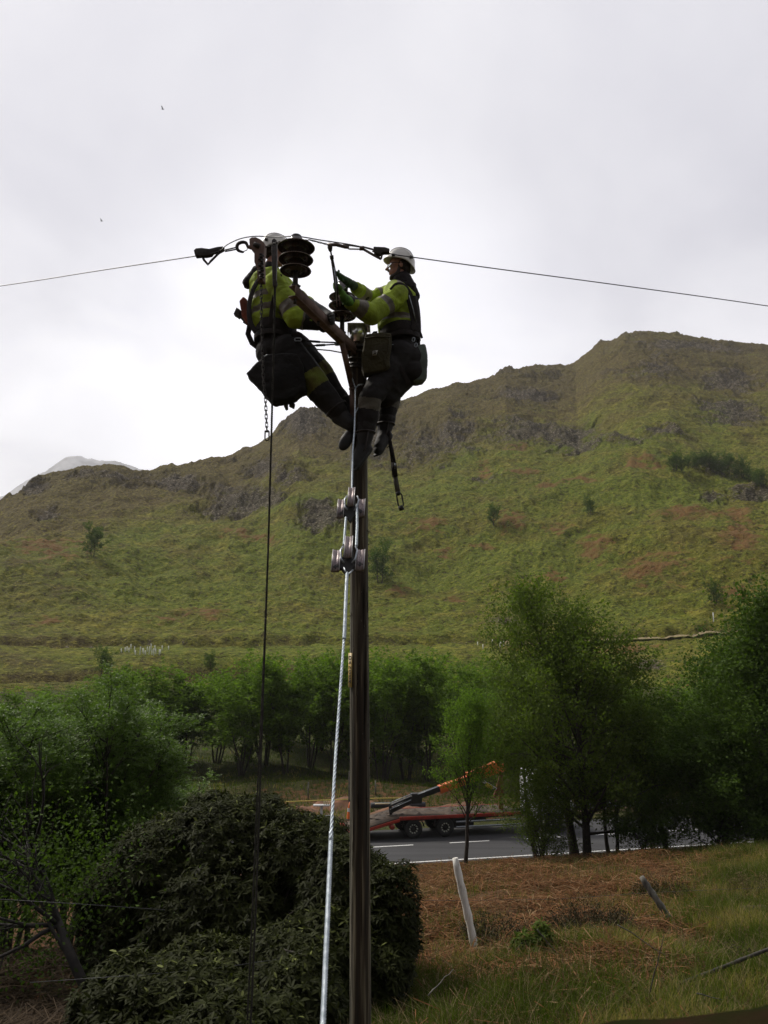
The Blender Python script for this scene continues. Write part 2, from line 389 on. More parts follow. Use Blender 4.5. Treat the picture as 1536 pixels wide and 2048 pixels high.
def polar(az0, az1, daz, rs):
    az = np.arange(az0, az1 + daz * 0.5, daz); A, Rr = np.meshgrid(R(1) * az, rs); return A, Rr
def near_detail(x, y, r):
    d = (fbm(x * 0.7, y * 0.7, 4, 3) - 0.5) * 0.5 * sstep(5, 12, r) * (1 - sstep(33, 37, y)) + (fbm(x * 0.7, y * 0.7, 3, 3) - 0.5) * 0.12 * (1 - sstep(5, 12, r))
    d = d + (fbm(x * 0.12, y * 0.12, 4, 9) - 0.5) * 2.0 * sstep(48, 58, y) * (1 - sstep(120, 150, r))
    d = d + 0.9 * np.exp(-(((x + 2.5) / 7) ** 2 + ((y - 57) / 2.6) ** 2))
    # the river bank, a cut step with an overhang of peat
    return d
def ground_z(x, y):
    z, r, az, S = base_h(np.array([x], float), np.array([y], float))
    return float((z + near_detail(np.array([x], float), np.array([y], float), r))[0])
def field_masks(X, Y, Z, S, r, rockf=0.0):
    m = np.zeros(X.shape + (4,)); px, py = proj(X, np.maximum(Y, 0.5), Z)
    n1 = fbm(X * 0.25, Y * 0.25, 4, 21); n2 = fbm(X * 0.08, Y * 0.08, 3, 31)
    brk = sstep(11, 15, Y) * (1 - sstep(33, 36, S)) * (1 - sstep(7, 12, X)) * 0.75 + sstep(49, 51, S) * (1 - sstep(56, 61, S)) * 0.6 * (X > -9)
    brk = np.maximum(brk, 0.55 * (X < -3) * (Y < 14))
    m[..., 1] = brk; m[..., 2] = 0.35 + 0.5 * (n2 - 0.5) + 0.25 * sstep(60, 70, S); m[..., 3] = 0.28 + 0.3 * (S < 34)
    m[..., 0] = 0.8 * sstep(46.5, 47.5, S) * (1 - sstep(51, 53, S)) * (X > -8)
    return m
# near ground (fine in front of the camera)
rs = np.concatenate([[0.3], np.geomspace(0.8, 112, 420)])
A, Rr = polar(-44, 44, 0.2, rs); X = Rr * np.sin(A); Y = Rr * np.cos(A)
Z, r, az, S = base_h(X, Y); Z = Z + near_detail(X, Y, r); Zseam = None
grid_mesh('ground', X, Y, Z, field_masks(X, Y, Z, S, r), M_GROUND, kind='structure')
# the rest of the ground, coarse, round and behind
A2, R2 = polar(44, 316, 2.0, np.concatenate([[0.3], np.geomspace(0.8, 460, 80)])); X2 = R2 * np.sin(A2); Y2 = R2 * np.cos(A2)
Z2, r2, az2, S2 = base_h(X2, Y2)
Z2 = Z2 + near_detail(X2, Y2, r2) * 1.0
grid_mesh('ground', X2, Y2, Z2, field_masks(X2, Y2, Z2, S2, r2), M_GROUND, kind='structure')
# hill: valley side from r = 112 out over the ridge
rs = np.concatenate([np.linspace(112, 165, 130), 165 + (560 - 165) * np.linspace(0, 1, 520)[1:] ** 1.25, np.linspace(580, 900, 14)])
def hill_surface(A, Rr):
    X = Rr * np.sin(A); Y = Rr * np.cos(A)
    Z, r, az, S = base_h(X, Y); Z = Z + near_detail(X, Y, r)
    hh, f = hill_h(r, az)
    Z = np.where(r > 150, hh, Z)
    px, py = proj(X, Y, Z)
    wr = sstep(150, 200, r)
    broad = (fbm(X * 0.012, Y * 0.012, 4, 41) - 0.5) * 16 * wr * (1 - 0.75 * sstep(0.8, 1.0, f))
    gul = (ridged(az * 9 + 3 + 0.6 * fbm(X * 0.02, Y * 0.02, 2, 5), r * 0.012, 3, 51) - 0.6) * 4 * wr * (1 - 0.6 * sstep(0.8, 1, f))
    Z = Z + broad + gul
    rk = np.maximum(ell(px, py, ROCKS, 0.75), 0) * (0.5 + 0.9 * fbm(X * 0.05, Y * 0.05, 3, 12))
    up = sstep(0.5, 1.0, f) * 0.26 * sstep(R(-12), R(0), az) + sstep(0.75, 1.0, f) * 0.14
    rk = np.maximum(rk, up * (0.35 + 1.1 * fbm(X * 0.03, Y * 0.03, 4, 61)))
    rk = rk + 0.20 * (fbm(X * 0.06, Y * 0.06, 3, 71) > 0.66)
    rock_amp = sstep(0.25, 0.6, rk) * wr
    rn = ridged(X * 0.09, Y * 0.05, 5, 81)
    st = fbm(X * 0.10, Y * 0.10, 5, 91)
    Z = Z + rock_amp * ((rn - 0.55) * 6.0 + (np.floor(st * 9) + sstep(0.55, 1, (st * 9) % 1) - st * 9 - 0.3) * 1.6)
    Z = Z + (fbm(X * 0.09, Y * 0.09, 5, 101, 0.6) - 0.5) * 5.5 * sstep(118, 190, r)
    Z = Z + (ridged(X * 0.35, Y * 0.35, 3, 103) - 0.5) * 0.9 * sstep(118, 160, r)
    # old track and stone dyke bench cut across the foot of the hill
    rb = np.interp(az, [R(-30), R(-10), R(0), R(10), R(16), R(26), R(40)], [138, 138, 139, 139, 142, 150, 160]) + (vnoise(az * 60, az * 0, 5) - 0.5) * 2.5
    cut = np.exp(-((r - rb) / 1.6) ** 2)
    Z = Z - 0.9 * cut + 0.6 * np.exp(-((r - rb - 3.5) / 2.2) ** 2) * (0.5 + vnoise(az * 90, az * 0, 8))
    rv = np.interp(az, [R(-30), R(-22), R(-10), R(0), R(40)], [117, 119, 122, 121, 121])
    Z = Z - 1.0 * np.exp(-((r - rv) / 1.6) ** 2) * (az < R(-3))
    m = np.zeros(X.shape + (4,))
    m[..., 0] = rk + 0.55 * cut * (vnoise(az * 120, az * 0, 18) > 0.55)
    m[..., 1] = ell(px, py, BRACK, 0.85) * 0.85 + 0.10 * fbm(X * 0.03, Y * 0.03, 3, 111) * sstep(R(-3), R(6), az) * (1 - sstep(0.25, 0.5, f))
    m[..., 2] = np.maximum(ell(px, py, GREEN, 0.8) * 0.9, 0.15 + 0.5 * fbm(X * 0.015, Y * 0.015, 3, 121)) + 0.16 * (1 - sstep(0.15, 0.45, f)) - 0.35 * sstep(0.35, 0.7, f)
    m[..., 3] = 0.16 + 0.62 * sstep(0.40, 0.85, f) + 0.65 * np.exp(-((r - rv) / 2.2) ** 2) * (az < R(-3)) + 0.3 * np.exp(-((r - rb - 1) / 2.2) ** 2) + 0.25 * np.exp(-((az - R(-24)) / R(6)) ** 2)
    # pale gravel of the track on the right
    m[..., 0] = np.clip(m[..., 0], 0, 1.3)
    return X, Y, Z, np.clip(m, 0, 1.3)
A, Rr = polar(-33, 33, 0.06, rs)
HX, HY, HZ, hm_ = hill_surface(A, Rr); M_HILL.name = 'hill_turf'
grid_mesh('hill', HX, HY, HZ, hm_, M_HILL, kind='structure')
for nm, a0, a1 in (('hill', -75, -33), ('hill', 33, 75)):
    A, Rr = polar(a0, a1, 0.6, rs[::6]); x_, y_, z_, m_ = hill_surface(A, Rr)
    grid_mesh(nm, x_, y_, z_, m_, M_HILL, kind='structure')
def hill_point(px, py):
    """where the line of sight through that pixel meets the built hill"""
    az, T = _ray(px, py); j = int(round((math.degrees(az) + 33) / 0.06)); j = max(0, min(HX.shape[1] - 1, j))
    rr = np.hypot(HX[:, j], HY[:, j]); tt = HZ[:, j] / rr
    k = int(np.argmax(tt >= T)); return Vector((HX[k, j], HY[k, j], HZ[k, j]))
# track gravel strip laid on the bench (right hand side)
tb = MB(); V = []; n = 0
az_ = np.linspace(R(8.5), R(26.5), 160); rb_ = np.interp(az_, [R(-30), R(-10), R(0), R(10), R(16), R(26), R(40)], [138, 138, 139, 139, 142, 150, 160])
jj = np.clip(np.round((np.degrees(az_) + 33) / 0.06).astype(int), 0, HX.shape[1] - 1)
def hz_at(j, r0):
    rr = np.hypot(HX[:, j], HY[:, j]); return np.interp(r0, rr, HZ[:, j])
for k in range(len(az_)):
    for dr in (-1.0, 1.0):
        r0 = rb_[k] - 3.6 + dr; V.append((r0 * math.sin(az_[k]), r0 * math.cos(az_[k]), max(hz_at(jj[k], r0 + q_) for q_ in (-1.2, -0.8, -0.4, 0, 0.4, 0.8, 1.2)) + 0.15 + 0.12 * (dr > 0)))
tb.add(V, [[2 * k, 2 * k + 1, 2 * k + 3, 2 * k + 2] for k in range(len(az_) - 1)])
tb.build('track', simple('track_gravel', (0.25, 0.19, 0.09), (0.15, 0.115, 0.05), 0.95, scale=2.0), kind='structure')

# far mountain, its top lost in the cloud
MT = [(-700, 1010), (-300, 1030), (-100, 1010), (0, 983), (50, 960), (90, 940), (125, 922), (160, 917), (200, 922), (260, 934), (350, 945), (500, 960), (700, 1000)]
maz = [_ray(*c)[0] for c in MT]; mt = [_ray(*c)[1] for c in MT]
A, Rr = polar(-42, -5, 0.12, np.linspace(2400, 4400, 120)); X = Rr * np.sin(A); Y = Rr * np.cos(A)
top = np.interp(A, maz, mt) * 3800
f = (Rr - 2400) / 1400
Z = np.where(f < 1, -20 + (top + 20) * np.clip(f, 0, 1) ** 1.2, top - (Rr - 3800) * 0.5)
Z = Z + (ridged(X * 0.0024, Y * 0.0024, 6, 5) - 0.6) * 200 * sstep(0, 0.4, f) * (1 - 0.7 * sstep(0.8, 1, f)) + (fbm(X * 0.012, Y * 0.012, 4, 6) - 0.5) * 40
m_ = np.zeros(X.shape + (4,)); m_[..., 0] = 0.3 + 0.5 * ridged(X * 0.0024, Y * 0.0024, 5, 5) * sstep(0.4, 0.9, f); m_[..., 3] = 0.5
grid_mesh('mountain', X, Y, Z, m_, simple('haze_paled_rock_and_old_snow', (0.50, 0.50, 0.51), (0.24, 0.24, 0.245), 0.9, scale=0.012, detail=8, lo=0.42, hi=0.62, spec=0.0), kind='structure')  # rock colour paled to stand in for haze, with old snow patches

# ------------------------------------------------------------------ road
RD = Vector((1, 0.24, 0)).normalized(); RN = Vector((-RD.y, RD.x, 0)); RO = Vector((0, 41.8, -9.05))
def rp(a, q, z=0.0):
    """a metres along the road (towards the right), q across (away from the camera)"""
    return RO + RD * a + RN * q + Vector((0, 0, z))
def strip(name, a0, a1, q0, q1, z, mat, parent=None, wob=0, step=1.0, **kw):
    n = max(2, int((a1 - a0) / step)); b = MB(); V = []
    for i in range(n + 1):
        a = a0 + (a1 - a0) * i / n
        d0 = (vnoise(np.array([a * 1.7]), np.array([q0]), 3)[0] - 0.5) * wob; d1 = (vnoise(np.array([a * 1.7]), np.array([q1]), 4)[0] - 0.5) * wob
        V += [rp(a, q0 + d0, z), rp(a, q1 + d1, z)]
    b.add([list(v) for v in V], [[2 * i, 2 * i + 2, 2 * i + 3, 2 * i + 1] for i in range(n)])
    return b.build(name, mat, parent, **kw)
M_ASPH = simple('asphalt', (0.036, 0.036, 0.039), (0.022, 0.022, 0.024), 0.85, scale=1.2, bump=0.5, bscale=60, stretch=(0.12, 1.6, 1), detail=6)
M_LINE = simple('road_paint', (0.74, 0.74, 0.72), (0.45, 0.45, 0.43), 0.6, scale=9.0, lo=0.5, hi=0.8)
road = strip('road', -70, 90, -3.75, 3.75, 0.0, M_ASPH, wob=0.15, kind='structure')
strip('road_marking', -70, 90, -3.42, -3.29, 0.004, M_LINE, kind='structure')
for k in range(-9, 13):
    strip('road_marking', k * 4.02 - 0.62, k * 4.02 + 1.5, -0.06, 0.06, 0.004, M_LINE, kind='structure')

def on_ray(px, py, y0=6.0, y1=40.0):
    """first place where the line of sight through that pixel meets the ground"""
    Yv = y0
    while Yv < y1:
        p = at(px, py, Yv)
        if p.z <= ground_z(p.x, Yv): return p
        Yv += 0.04
    return p
# ================================================================== pole, crossarm, insulators
M_POLE = None
def pole_mat():
    m, t, b, o = mat_new('creosoted_pole'); LL = t.links.new
    b.inputs['Roughness'].default_value = 0.8; b.inputs['Specular IOR Level'].default_value = 0.3; b.inputs['Sheen Weight'].default_value = 0.45; b.inputs['Sheen Roughness'].default_value = 0.4; b.inputs['Sheen Tint'].default_value = (0.62, 0.62, 0.50, 1)
    tcx = nd(t, 'ShaderNodeTexCoord'); mp = nd(t, 'ShaderNodeMapping'); mp.inputs['Scale'].default_value = (26, 26, 0.9); LL(tcx.outputs['Object'], mp.inputs[0])
    n = nd(t, 'ShaderNodeTexNoise'); n.inputs['Scale'].default_value = 1.0; n.inputs['Detail'].default_value = 5; LL(mp.outputs[0], n.inputs['Vector'])
    n2 = nd(t, 'ShaderNodeTexNoise'); n2.inputs['Scale'].default_value = 0.9; n2.inputs['Detail'].default_value = 4; LL(tcx.outputs['Object'], n2.inputs['Vector'])
    r1 = nd(t, 'ShaderNodeValToRGB'); e = r1.color_ramp.elements
    e[0].position = 0.34; e[0].color = (0.006, 0.004, 0.003, 1); e[1].position = 0.70; e[1].color = (0.24, 0.20, 0.13, 1); x = e.new(0.53); x.color = (0.040, 0.026, 0.015, 1)
    LL(n.outputs[0], r1.inputs[0])
    mx = nd(t, 'ShaderNodeMixRGB'); mr = nd(t, 'ShaderNodeMapRange'); mr.inputs[1].default_value = 0.45; mr.inputs[2].default_value = 0.7; LL(n2.outputs[0], mr.inputs[0])
    LL(mr.outputs[0], mx.inputs[0]); LL(r1.outputs[0], mx.inputs[1]); mx.inputs[2].default_value = (0.034, 0.024, 0.015, 1); LL(mx.outputs[0], b.inputs['Base Color'])
    bp = nd(t, 'ShaderNodeBump'); bp.inputs['Strength'].default_value = 1.0; bp.inputs['Distance'].default_value = 0.022; LL(n.outputs[0], bp.inputs['Height']); LL(bp.outputs[0], b.inputs['Normal'])
    return m
M_POLE = pole_mat()
M_RUST = simple('rusty_steel', (0.200, 0.125, 0.098), (0.120, 0.072, 0.056), 0.75, metal=0.1, scale=14, bump=0.3, bscale=60)
M_IRON = simple('dark_iron', (0.050, 0.040, 0.034), (0.024, 0.020, 0.018), 0.6, metal=0.4, scale=30, bump=0.4, bscale=60)
M_GALV = simple('galvanised_steel', (0.42, 0.45, 0.48), (0.22, 0.24, 0.26), 0.38, metal=0.85, scale=40, bump=0.2, bscale=80)
M_ALU = simple('grey_aluminium', (0.30, 0.25, 0.25), (0.19, 0.155, 0.155), 0.42, metal=0.8, scale=20, bump=0.15, bscale=50, stretch=(8, 8, 1))
M_PORC = simple('brown_glazed_porcelain', (0.036, 0.020, 0.015), (0.024, 0.014, 0.011), 0.22, scale=8, spec=0.7)
M_ROPE = simple('dark_rope', (0.060, 0.055, 0.045), (0.020, 0.018, 0.014), 0.95, scale=120, bump=0.8, bscale=200)
M_BLACK = simple('black_rubber', (0.018, 0.017, 0.016), (0.010, 0.010, 0.010), 0.7, scale=20)
M_WIRE = simple('weathered_wire', (0.10, 0.10, 0.105), (0.05, 0.05, 0.052), 0.5, metal=0.6, scale=60)
def strand(b, pts, r, pitch=0.09, n=3, seg=None, wob=0.62, k=5):
    """twisted strands following a path"""
    pts = [Vector(p) for p in pts]; L_ = [0]
    for a, c in zip(pts, pts[1:]): L_.append(L_[-1] + (c - a).length)
    N = seg or max(8, int(L_[-1] / (pitch / 8))); P0 = np.array([list(p) for p in pts]); s = np.linspace(0, L_[-1], N)
    C = np.stack([np.interp(s, L_, P0[:, i]) for i in range(3)], 1); d = (pts[-1] - pts[0]).normalized()
    u = d.cross(Vector((0.1, 1, 0.05))).normalized(); w_ = d.cross(u); u = np.array(u); w_ = np.array(w_)
    for q in range(n):
        ph = s / pitch * 2 * math.pi + q * 2 * math.pi / n
        b.tube(C + r * wob * (np.cos(ph)[:, None] * u + np.sin(ph)[:, None] * w_), r * (1 - wob) * 1.35 if n < 4 else r * 0.36, k)
    return b
PT = at(716.5, 668, 7.2); PB = at(721, 2040, 7.2); ax_ = (PT - PB).normalized()
PB2 = PB - ax_ * 0.75
pole = empty('wooden_pole', PB2, label='tall dark wooden line pole carrying the two workers', cat='pole')
pb = MB(); N_ = 90; M_ = 28; V = []
for i in range(N_ + 1):
    t = i / N_; c = PB2 + (PT - PB2) * t; r_ = 0.0905 + (0.0785 - 0.0905) * t
    for j in range(M_):
        a = j / M_ * 2 * math.pi
        rr = r_ * (1 + 0.035 * (vnoise(np.array([j * 0.9 % M_]), np.array([c.z * 1.3]), 4)[0] - 0.5) + 0.05 * (vnoise(np.array([j * 1.7]), np.array([c.z * 0.35]), 9)[0] - 0.5))
        V.append((c.x + rr * math.cos(a), c.y + rr * math.sin(a), c.z))
pb.add(V, [[i * M_ + j, i * M_ + (j + 1) % M_, (i + 1) * M_ + (j + 1) % M_, (i + 1) * M_ + j] for i in range(N_) for j in range(M_)])
pb.ng.append([N_ * M_ + k for k in range(M_)])
rsP = np.random.RandomState(4)
shaft = pb.build('shaft', M_POLE, pole, smooth=True)
# splinters raised by climbing irons
sp_ = MB()
for k in range(90):
    t = rsP.uniform(0.34, 0.72); c = PB2 + (PT - PB2) * t; a = rsP.choice([rsP.uniform(-0.5, 0.5), rsP.uniform(2.6, 3.7), rsP.uniform(3.6, 5.8)]); r_ = 0.086; L_ = rsP.uniform(0.01, 0.045)
    p0 = c + Vector((math.cos(a), math.sin(a), 0)) * (r_ - 0.004); p1 = p0 + Vector((math.cos(a) * 0.009, math.sin(a) * 0.009, L_ * rsP.choice([-1, 1, 1]) * 0.5))
    sp_.tube([p0, (p0 + p1) / 2, p1], [0.005, 0.004, 0.001], 4)
sp_.build('splinters', M_POLE, pole)
crk = MB()
for k in range(26):
    t0 = rsP.uniform(0.05, 0.9); a = rsP.uniform(3.4, 6.1); L_ = rsP.uniform(0.15, 0.9); pts = []
    for q in np.linspace(0, 1, 9):
        z_ = t0 * 6.9 + L_ * q; tt_ = min(0.99, z_ / 6.9); c = PB2 + (PT - PB2) * tt_; a += rsP.normal() * 0.02; r_ = 0.0905 + (0.0785 - 0.0905) * tt_ - 0.0005; pts.append(c + Vector((math.cos(a) * r_, math.sin(a) * r_, 0)))
    crk.tube(pts, [0.0005, 0.002, 0.003, 0.0035, 0.0035, 0.003, 0.0025, 0.0015, 0.0005], 4)
crk.build('drying_cracks', simple('crack_black', (0.004, 0.003, 0.002), spec=0.0), pole)
def pole_at(py):
    t = (1024 - py) / F; z = at(720, py, 7.2).z; k = (z - PB2.z) / (PT.z - PB2.z); return PB2 + (PT - PB2) * k
# metal sleeve and plate on the pole head
c0 = pole_at(700); cap = MB(); top = pole_at(655)
cap.lathe([(0.076, 0.0), (0.0845, 0.0), (0.0845, 0.165), (0.080, 0.165)], 28, o=tuple(pole_at(688)))
sleeve = cap.build('head_sleeve', simple('bright_zinc', (0.80, 0.79, 0.78), (0.55, 0.53, 0.51), 0.28, metal=0.9, scale=6, stretch=(6, 6, 1)), pole, smooth=True)
pl = MB(); tz = pole_at(688).z + 0.150; cx_, cy_ = PT.x, PT.y
pl.prism([(cx_ - 0.10, cy_ - 0.10, tz + 0.020), (cx_ + 0.115, cy_ - 0.10, tz + 0.020), (cx_ + 0.115, cy_ + 0.12, tz + 0.020), (cx_ - 0.10, cy_ + 0.12, tz + 0.020)], (0, 0, 0.006))
pl.prism([(cx_ + 0.112, cy_ - 0.10, tz + 0.017), (cx_ + 0.118, cy_ - 0.10, tz + 0.017), (cx_ + 0.112, cy_ - 0.10, tz - 0.075), (cx_ + 0.106, cy_ - 0.10, tz - 0.075)], (0, 0.0, 0)) if False else None
pl.box((cx_ + 0.112, cy_, tz - 0.03), (0.005, 0.17, 0.095)); pl.box((cx_ - 0.098, cy_, tz - 0.02), (0.005, 0.14, 0.078))
pl.lathe([(0.0, 0.03), (0.018, 0.026), (0.02, 0.018)], 12, o=(cx_ + 0.03, cy_, tz + 0.006))
pl.build('head_plate', simple('zinc_plate', (0.80, 0.82, 0.83), (0.40, 0.41, 0.42), 0.5, metal=0.3), pole, bevel=0.002)
# straps and lashings under the sleeve
lb_ = MB()
for k, (py, rr) in enumerate(((693, 0.010), (700, 0.014), (712, 0.010), (722, 0.012), (728, 0.009), (736, 0.008), (742, 0.011))):
    c = pole_at(py); V = []
    pts = [c + Vector((math.cos(a) * 0.089, math.sin(a) * 0.089, 0.018 * math.sin(a * 1 + k * 1.7))) for a in np.linspace(0, 2 * math.pi, 29)]
    lb_.tube(pts, rr, 6, cap=False)
lb_.build('lashing_straps', M_IRON, pole, smooth=True)
# DANGER strip on the left face
sg = MB(); s0, s1 = pole_at(1306), pole_at(1374); hgt = s0.z - s1.z; mid = (s0 + s1) / 2; ang = math.radians(197)
nrm = Vector((math.cos(math.radians(212)), math.sin(math.radians(212)), 0)); tan_ = Vector((-nrm.y, nrm.x, 0)); ctr = mid + nrm * 0.093
Msg = Matrix((tan_, Vector((0, 0, 1)), nrm)).transposed()
sg.box(ctr, (0.062, hgt, 0.003), Msg)
M_SIGN = simple('faded_yellow_plate', (0.62, 0.42, 0.10), (0.50, 0.40, 0.22), 0.55, scale=12)
plate = sg.build('warning_plate', M_SIGN, pole, label='narrow faded yellow plate with DANGER lettered down it')
GL = {'D': [(0, 0, 0, 4), (0, 4, 2, 3.4), (2, 3.4, 2, 0.6), (2, 0.6, 0, 0)], 'A': [(0, 0, 1, 4), (1, 4, 2, 0), (0.4, 1.4, 1.6, 1.4)], 'N': [(0, 0, 0, 4), (0, 4, 2, 0), (2, 0, 2, 4)],
      'G': [(2, 3.4, 0.6, 4), (0.6, 4, 0, 3), (0, 3, 0, 1), (0, 1, 0.8, 0), (0.8, 0, 2, 0.5), (2, 0.5, 2, 1.8), (2, 1.8, 1.2, 1.8)], 'E': [(0, 0, 0, 4), (0, 4, 2, 4), (0, 2, 1.6, 2), (0, 0, 2, 0)],
      'R': [(0, 0, 0, 4), (0, 4, 1.8, 3.7), (1.8, 3.7, 1.8, 2.3), (1.8, 2.3, 0, 2), (0.6, 2, 2, 0)]}
lt = MB(); ch = hgt / 7.2
for k, c in enumerate('DANGER'):
    for x0, y0, x1, y1 in GL[c]:
        f_ = lambda x, y: ctr + tan_ * ((x - 1) * 0.019) + Vector((0, 0, hgt / 2 - ch * (k + 1.35) + y * ch * 0.17)) + nrm * 0.0025
        lt.beam(f_(x0, y0), f_(x1, y1), 0.007, 0.0015, up=nrm)
lt.build('lettering', simple('sign_black', (0.02, 0.015, 0.01)), plate)

# crossarm (channel) with stay strut
XA = at(597, 586, 5.94); XB = at(711, 698, 7.10); XB.z = XA.z; dA = (XB - XA).normalized()
XC = XB + dA * 1.25
arm = empty('crossarm', XB, label='rusty channel steel crossarm running towards the camera from the pole head', cat='crossarm')
sA = -dA.cross(Vector((0, 0, 1))).normalized(); ab = MB()
ab.beam(XA - dA * 0.05, XC, 0.008, 0.086); cw = ab
for sgn in (-1, 1):
    ab.beam(XA - dA * 0.05 + Vector((0, 0, sgn * 0.0435)) + sA * 0.0295, XC + Vector((0, 0, sgn * 0.0435)) + sA * 0.0295, 0.067, 0.007)
ab.build('channel', M_RUST, arm)
hb_ = MB(); hb_.box(XA + sA * 0.03 + Vector((0, 0, 0.057)), (0.07, 0.07, 0.010), Matrix.Rotation(0.4, 3, 'Z')); hb_.build('pin_washer', M_IRON, arm)
for tpos in (0.0, 0.45, 1.15): 
    q = XA + dA * tpos + sA * 0.03; hb_ = MB(); hb_.tube([q + Vector((0, 0, -0.085)), q + Vector((0, 0, -0.045))], 0.014, 6); hb_.build('bolt', M_IRON, arm)
stb = MB(); s_top = at(681, 672, 6.80); s_mid = at(703.5, 772, 7.10); s_low = at(705.5, 850, 7.115)
stb.beam(s_top, s_mid, 0.052, 0.010, up=(0, -1, 0.2)); stb.beam(s_mid, s_low, 0.046, 0.010, up=(0, -1, 0)); stb.tube([at(700, 778, 7.05), at(708, 778, 7.12)], 0.014, 6); stb.tube([at(699, 770, 7.05), at(708, 768, 7.12)], 0.010, 6)
stb.build('brace', M_RUST, arm)

def insulator(ptop, discs, pin_to, label, name='pin_insulator'):
    """discs: (px width in metres, z below the top)"""
    o = empty(name, pin_to, label=label, cat='insulator', group='insulators on the crossarm')
    b = MB(); prof = [(0.0, 0.012), (0.036, 0.012), (0.042, 0.006), (0.036, -0.002), (0.040, -0.010), (0.050, -0.016)]
    for k, (r_, z) in enumerate(discs):
        prof += [(r_ * 0.40, z + 0.020), (r_ * 0.93, z + 0.006), (r_, z), (r_ * 0.975, z - 0.006), (r_ * 0.93, z - 0.003), (r_ * 0.86, z + 0.003), (r_ * 0.42, z - 0.002), (0.058, z - 0.014)]
    prof += [(0.036, discs[-1][1] - 0.016), (0.0, discs[-1][1] - 0.016)]
    b.lathe(prof, 40, o=tuple(ptop)); b.build('shed_stack', M_PORC, o, smooth=True)
    rm = MB()
    for r_, z in discs:
        rm.tube([Vector(ptop) + Vector((math.cos(a) * r_, math.sin(a) * r_, z - 0.004)) for a in np.linspace(0, 2 * math.pi, 41)], 0.0022, 5, cap=False)
    rm.build('glazed_rim', simple('pale_rim', (0.20, 0.15, 0.11), (0.10, 0.06, 0.04), 0.3), o, smooth=True)  # paler ring round the edge of each shed
    p = MB(); bot = Vector(pin_to); pt = Vector((ptop[0], ptop[1], ptop[2] + discs[-1][1] - 0.01))
    p.tube([pt, bot], [0.020, 0.022], 12); p.tube([bot + Vector((0, 0, 0.012)), bot], 0.036, 8); p.build('pin', M_IRON, o)
    return o
i1b = XA + sA * 0.03 + dA * 0.0 + Vector((0, 0, 0.06)); i1t = at(595, 474, i1b.y)
zs = [at(595, y, i1b.y).z - i1t.z for y in (495, 519, 541)]
insulator((i1b.x, i1b.y, i1t.z), [(0.150, zs[0]), (0.139, zs[1]), (0.124, zs[2])], i1b, 'large brown three shed insulator at the near end of the crossarm, beside the left helmet')
t2 = min(np.linspace(0.3, 1.2, 200), key=lambda t: abs(proj(*(XA + dA * t + sA * 0.03))[0] - 684)); i2b = XA + dA * t2 + sA * 0.03 + Vector((0, 0, 0.055)); i2t = at(680, 566, i2b.y)
zs = [at(680, y, i2b.y).z - i2t.z for y in (594, 611, 632)]
insulator((i2b.x, i2b.y, i2t.z), [(0.122, zs[0]), (0.125, zs[1]), (0.125, zs[2])], i2b, 'smaller brown insulator under the gloved hands of the right worker')
i3b = XA + dA * 2.25 + sA * 0.03 + Vector((0, 0, 0.055))
insulator((i3b.x, i3b.y, i3b.z + 0.42), [(0.110, -0.10), (0.112, -0.17), (0.108, -0.25)], i3b, 'brown insulator at the far end of the crossarm, behind the right worker')

# ------------------------------------------------------------------ conductor
wp = [at(-900, 672, 11.5), at(-300, 612, 9.4), at(0, 572, 8.3), at(200, 541, 7.4), at(392, 512, 6.55)]
cw = MB(); wp2 = wp + [at(436, 503, 6.45), at(455, 489, 6.4), at(482, 477, 6.35), at(512, 472.5, 6.28), at(545, 474, 6.2), at(595, 473, 5.95), at(640, 480, 5.98), at(700, 489, 6.03), at(752, 500, 6.05), at(783, 508, 6.1), at(830, 515, 6.2), at(1000, 538.5, 6.6), at(1250, 572, 7.2), at(1536, 612, 7.9), at(1900, 668, 9.0), at(2500, 770, 11.0)]
cw.tube(sm(wp2, 5), 0.0046, 6); cw.build('overhead_conductor', M_WIRE, smooth=True, label='thin dark overhead wire strained across the whole picture', cat='wire')
def ring_link(b, c, d, side, L_, W_, r):
    c = Vector(c); d = Vector(d).normalized(); side = Vector(side); side = (side - d * side.dot(d)).normalized(); pts = []
    for k in range(15):
        a = (k + 0.5) / 14 * 2 * math.pi; x = math.cos(a) * W_ / 2; y = math.sin(a) * W_ / 2 + (L_ - W_) / 2 * (1 if math.sin(a) >= 0 else -1); pts.append(c + side * x + d * y)
    b.tube(pts, r, 6, cap=False)
def chain(b, pts, pitch=0.030, W_=0.022, r=0.0033):
    P0 = np.array([list(p) for p in pts]); s0 = np.concatenate([[0], np.cumsum(np.linalg.norm(np.diff(P0, axis=0), axis=1))]); n = int(s0[-1] / pitch)
    for k in range(n):
        s = (k + 0.5) * pitch; c = [np.interp(s, s0, P0[:, i]) for i in range(3)]; e = [np.interp(s + 0.01, s0, P0[:, i]) for i in range(3)]; d = Vector(e) - Vector(c)
        ring_link(b, c, d, (1, 0.15, 0.1) if k % 2 else (0.15, 1, 0.2), pitch * 1.42, W_, r)
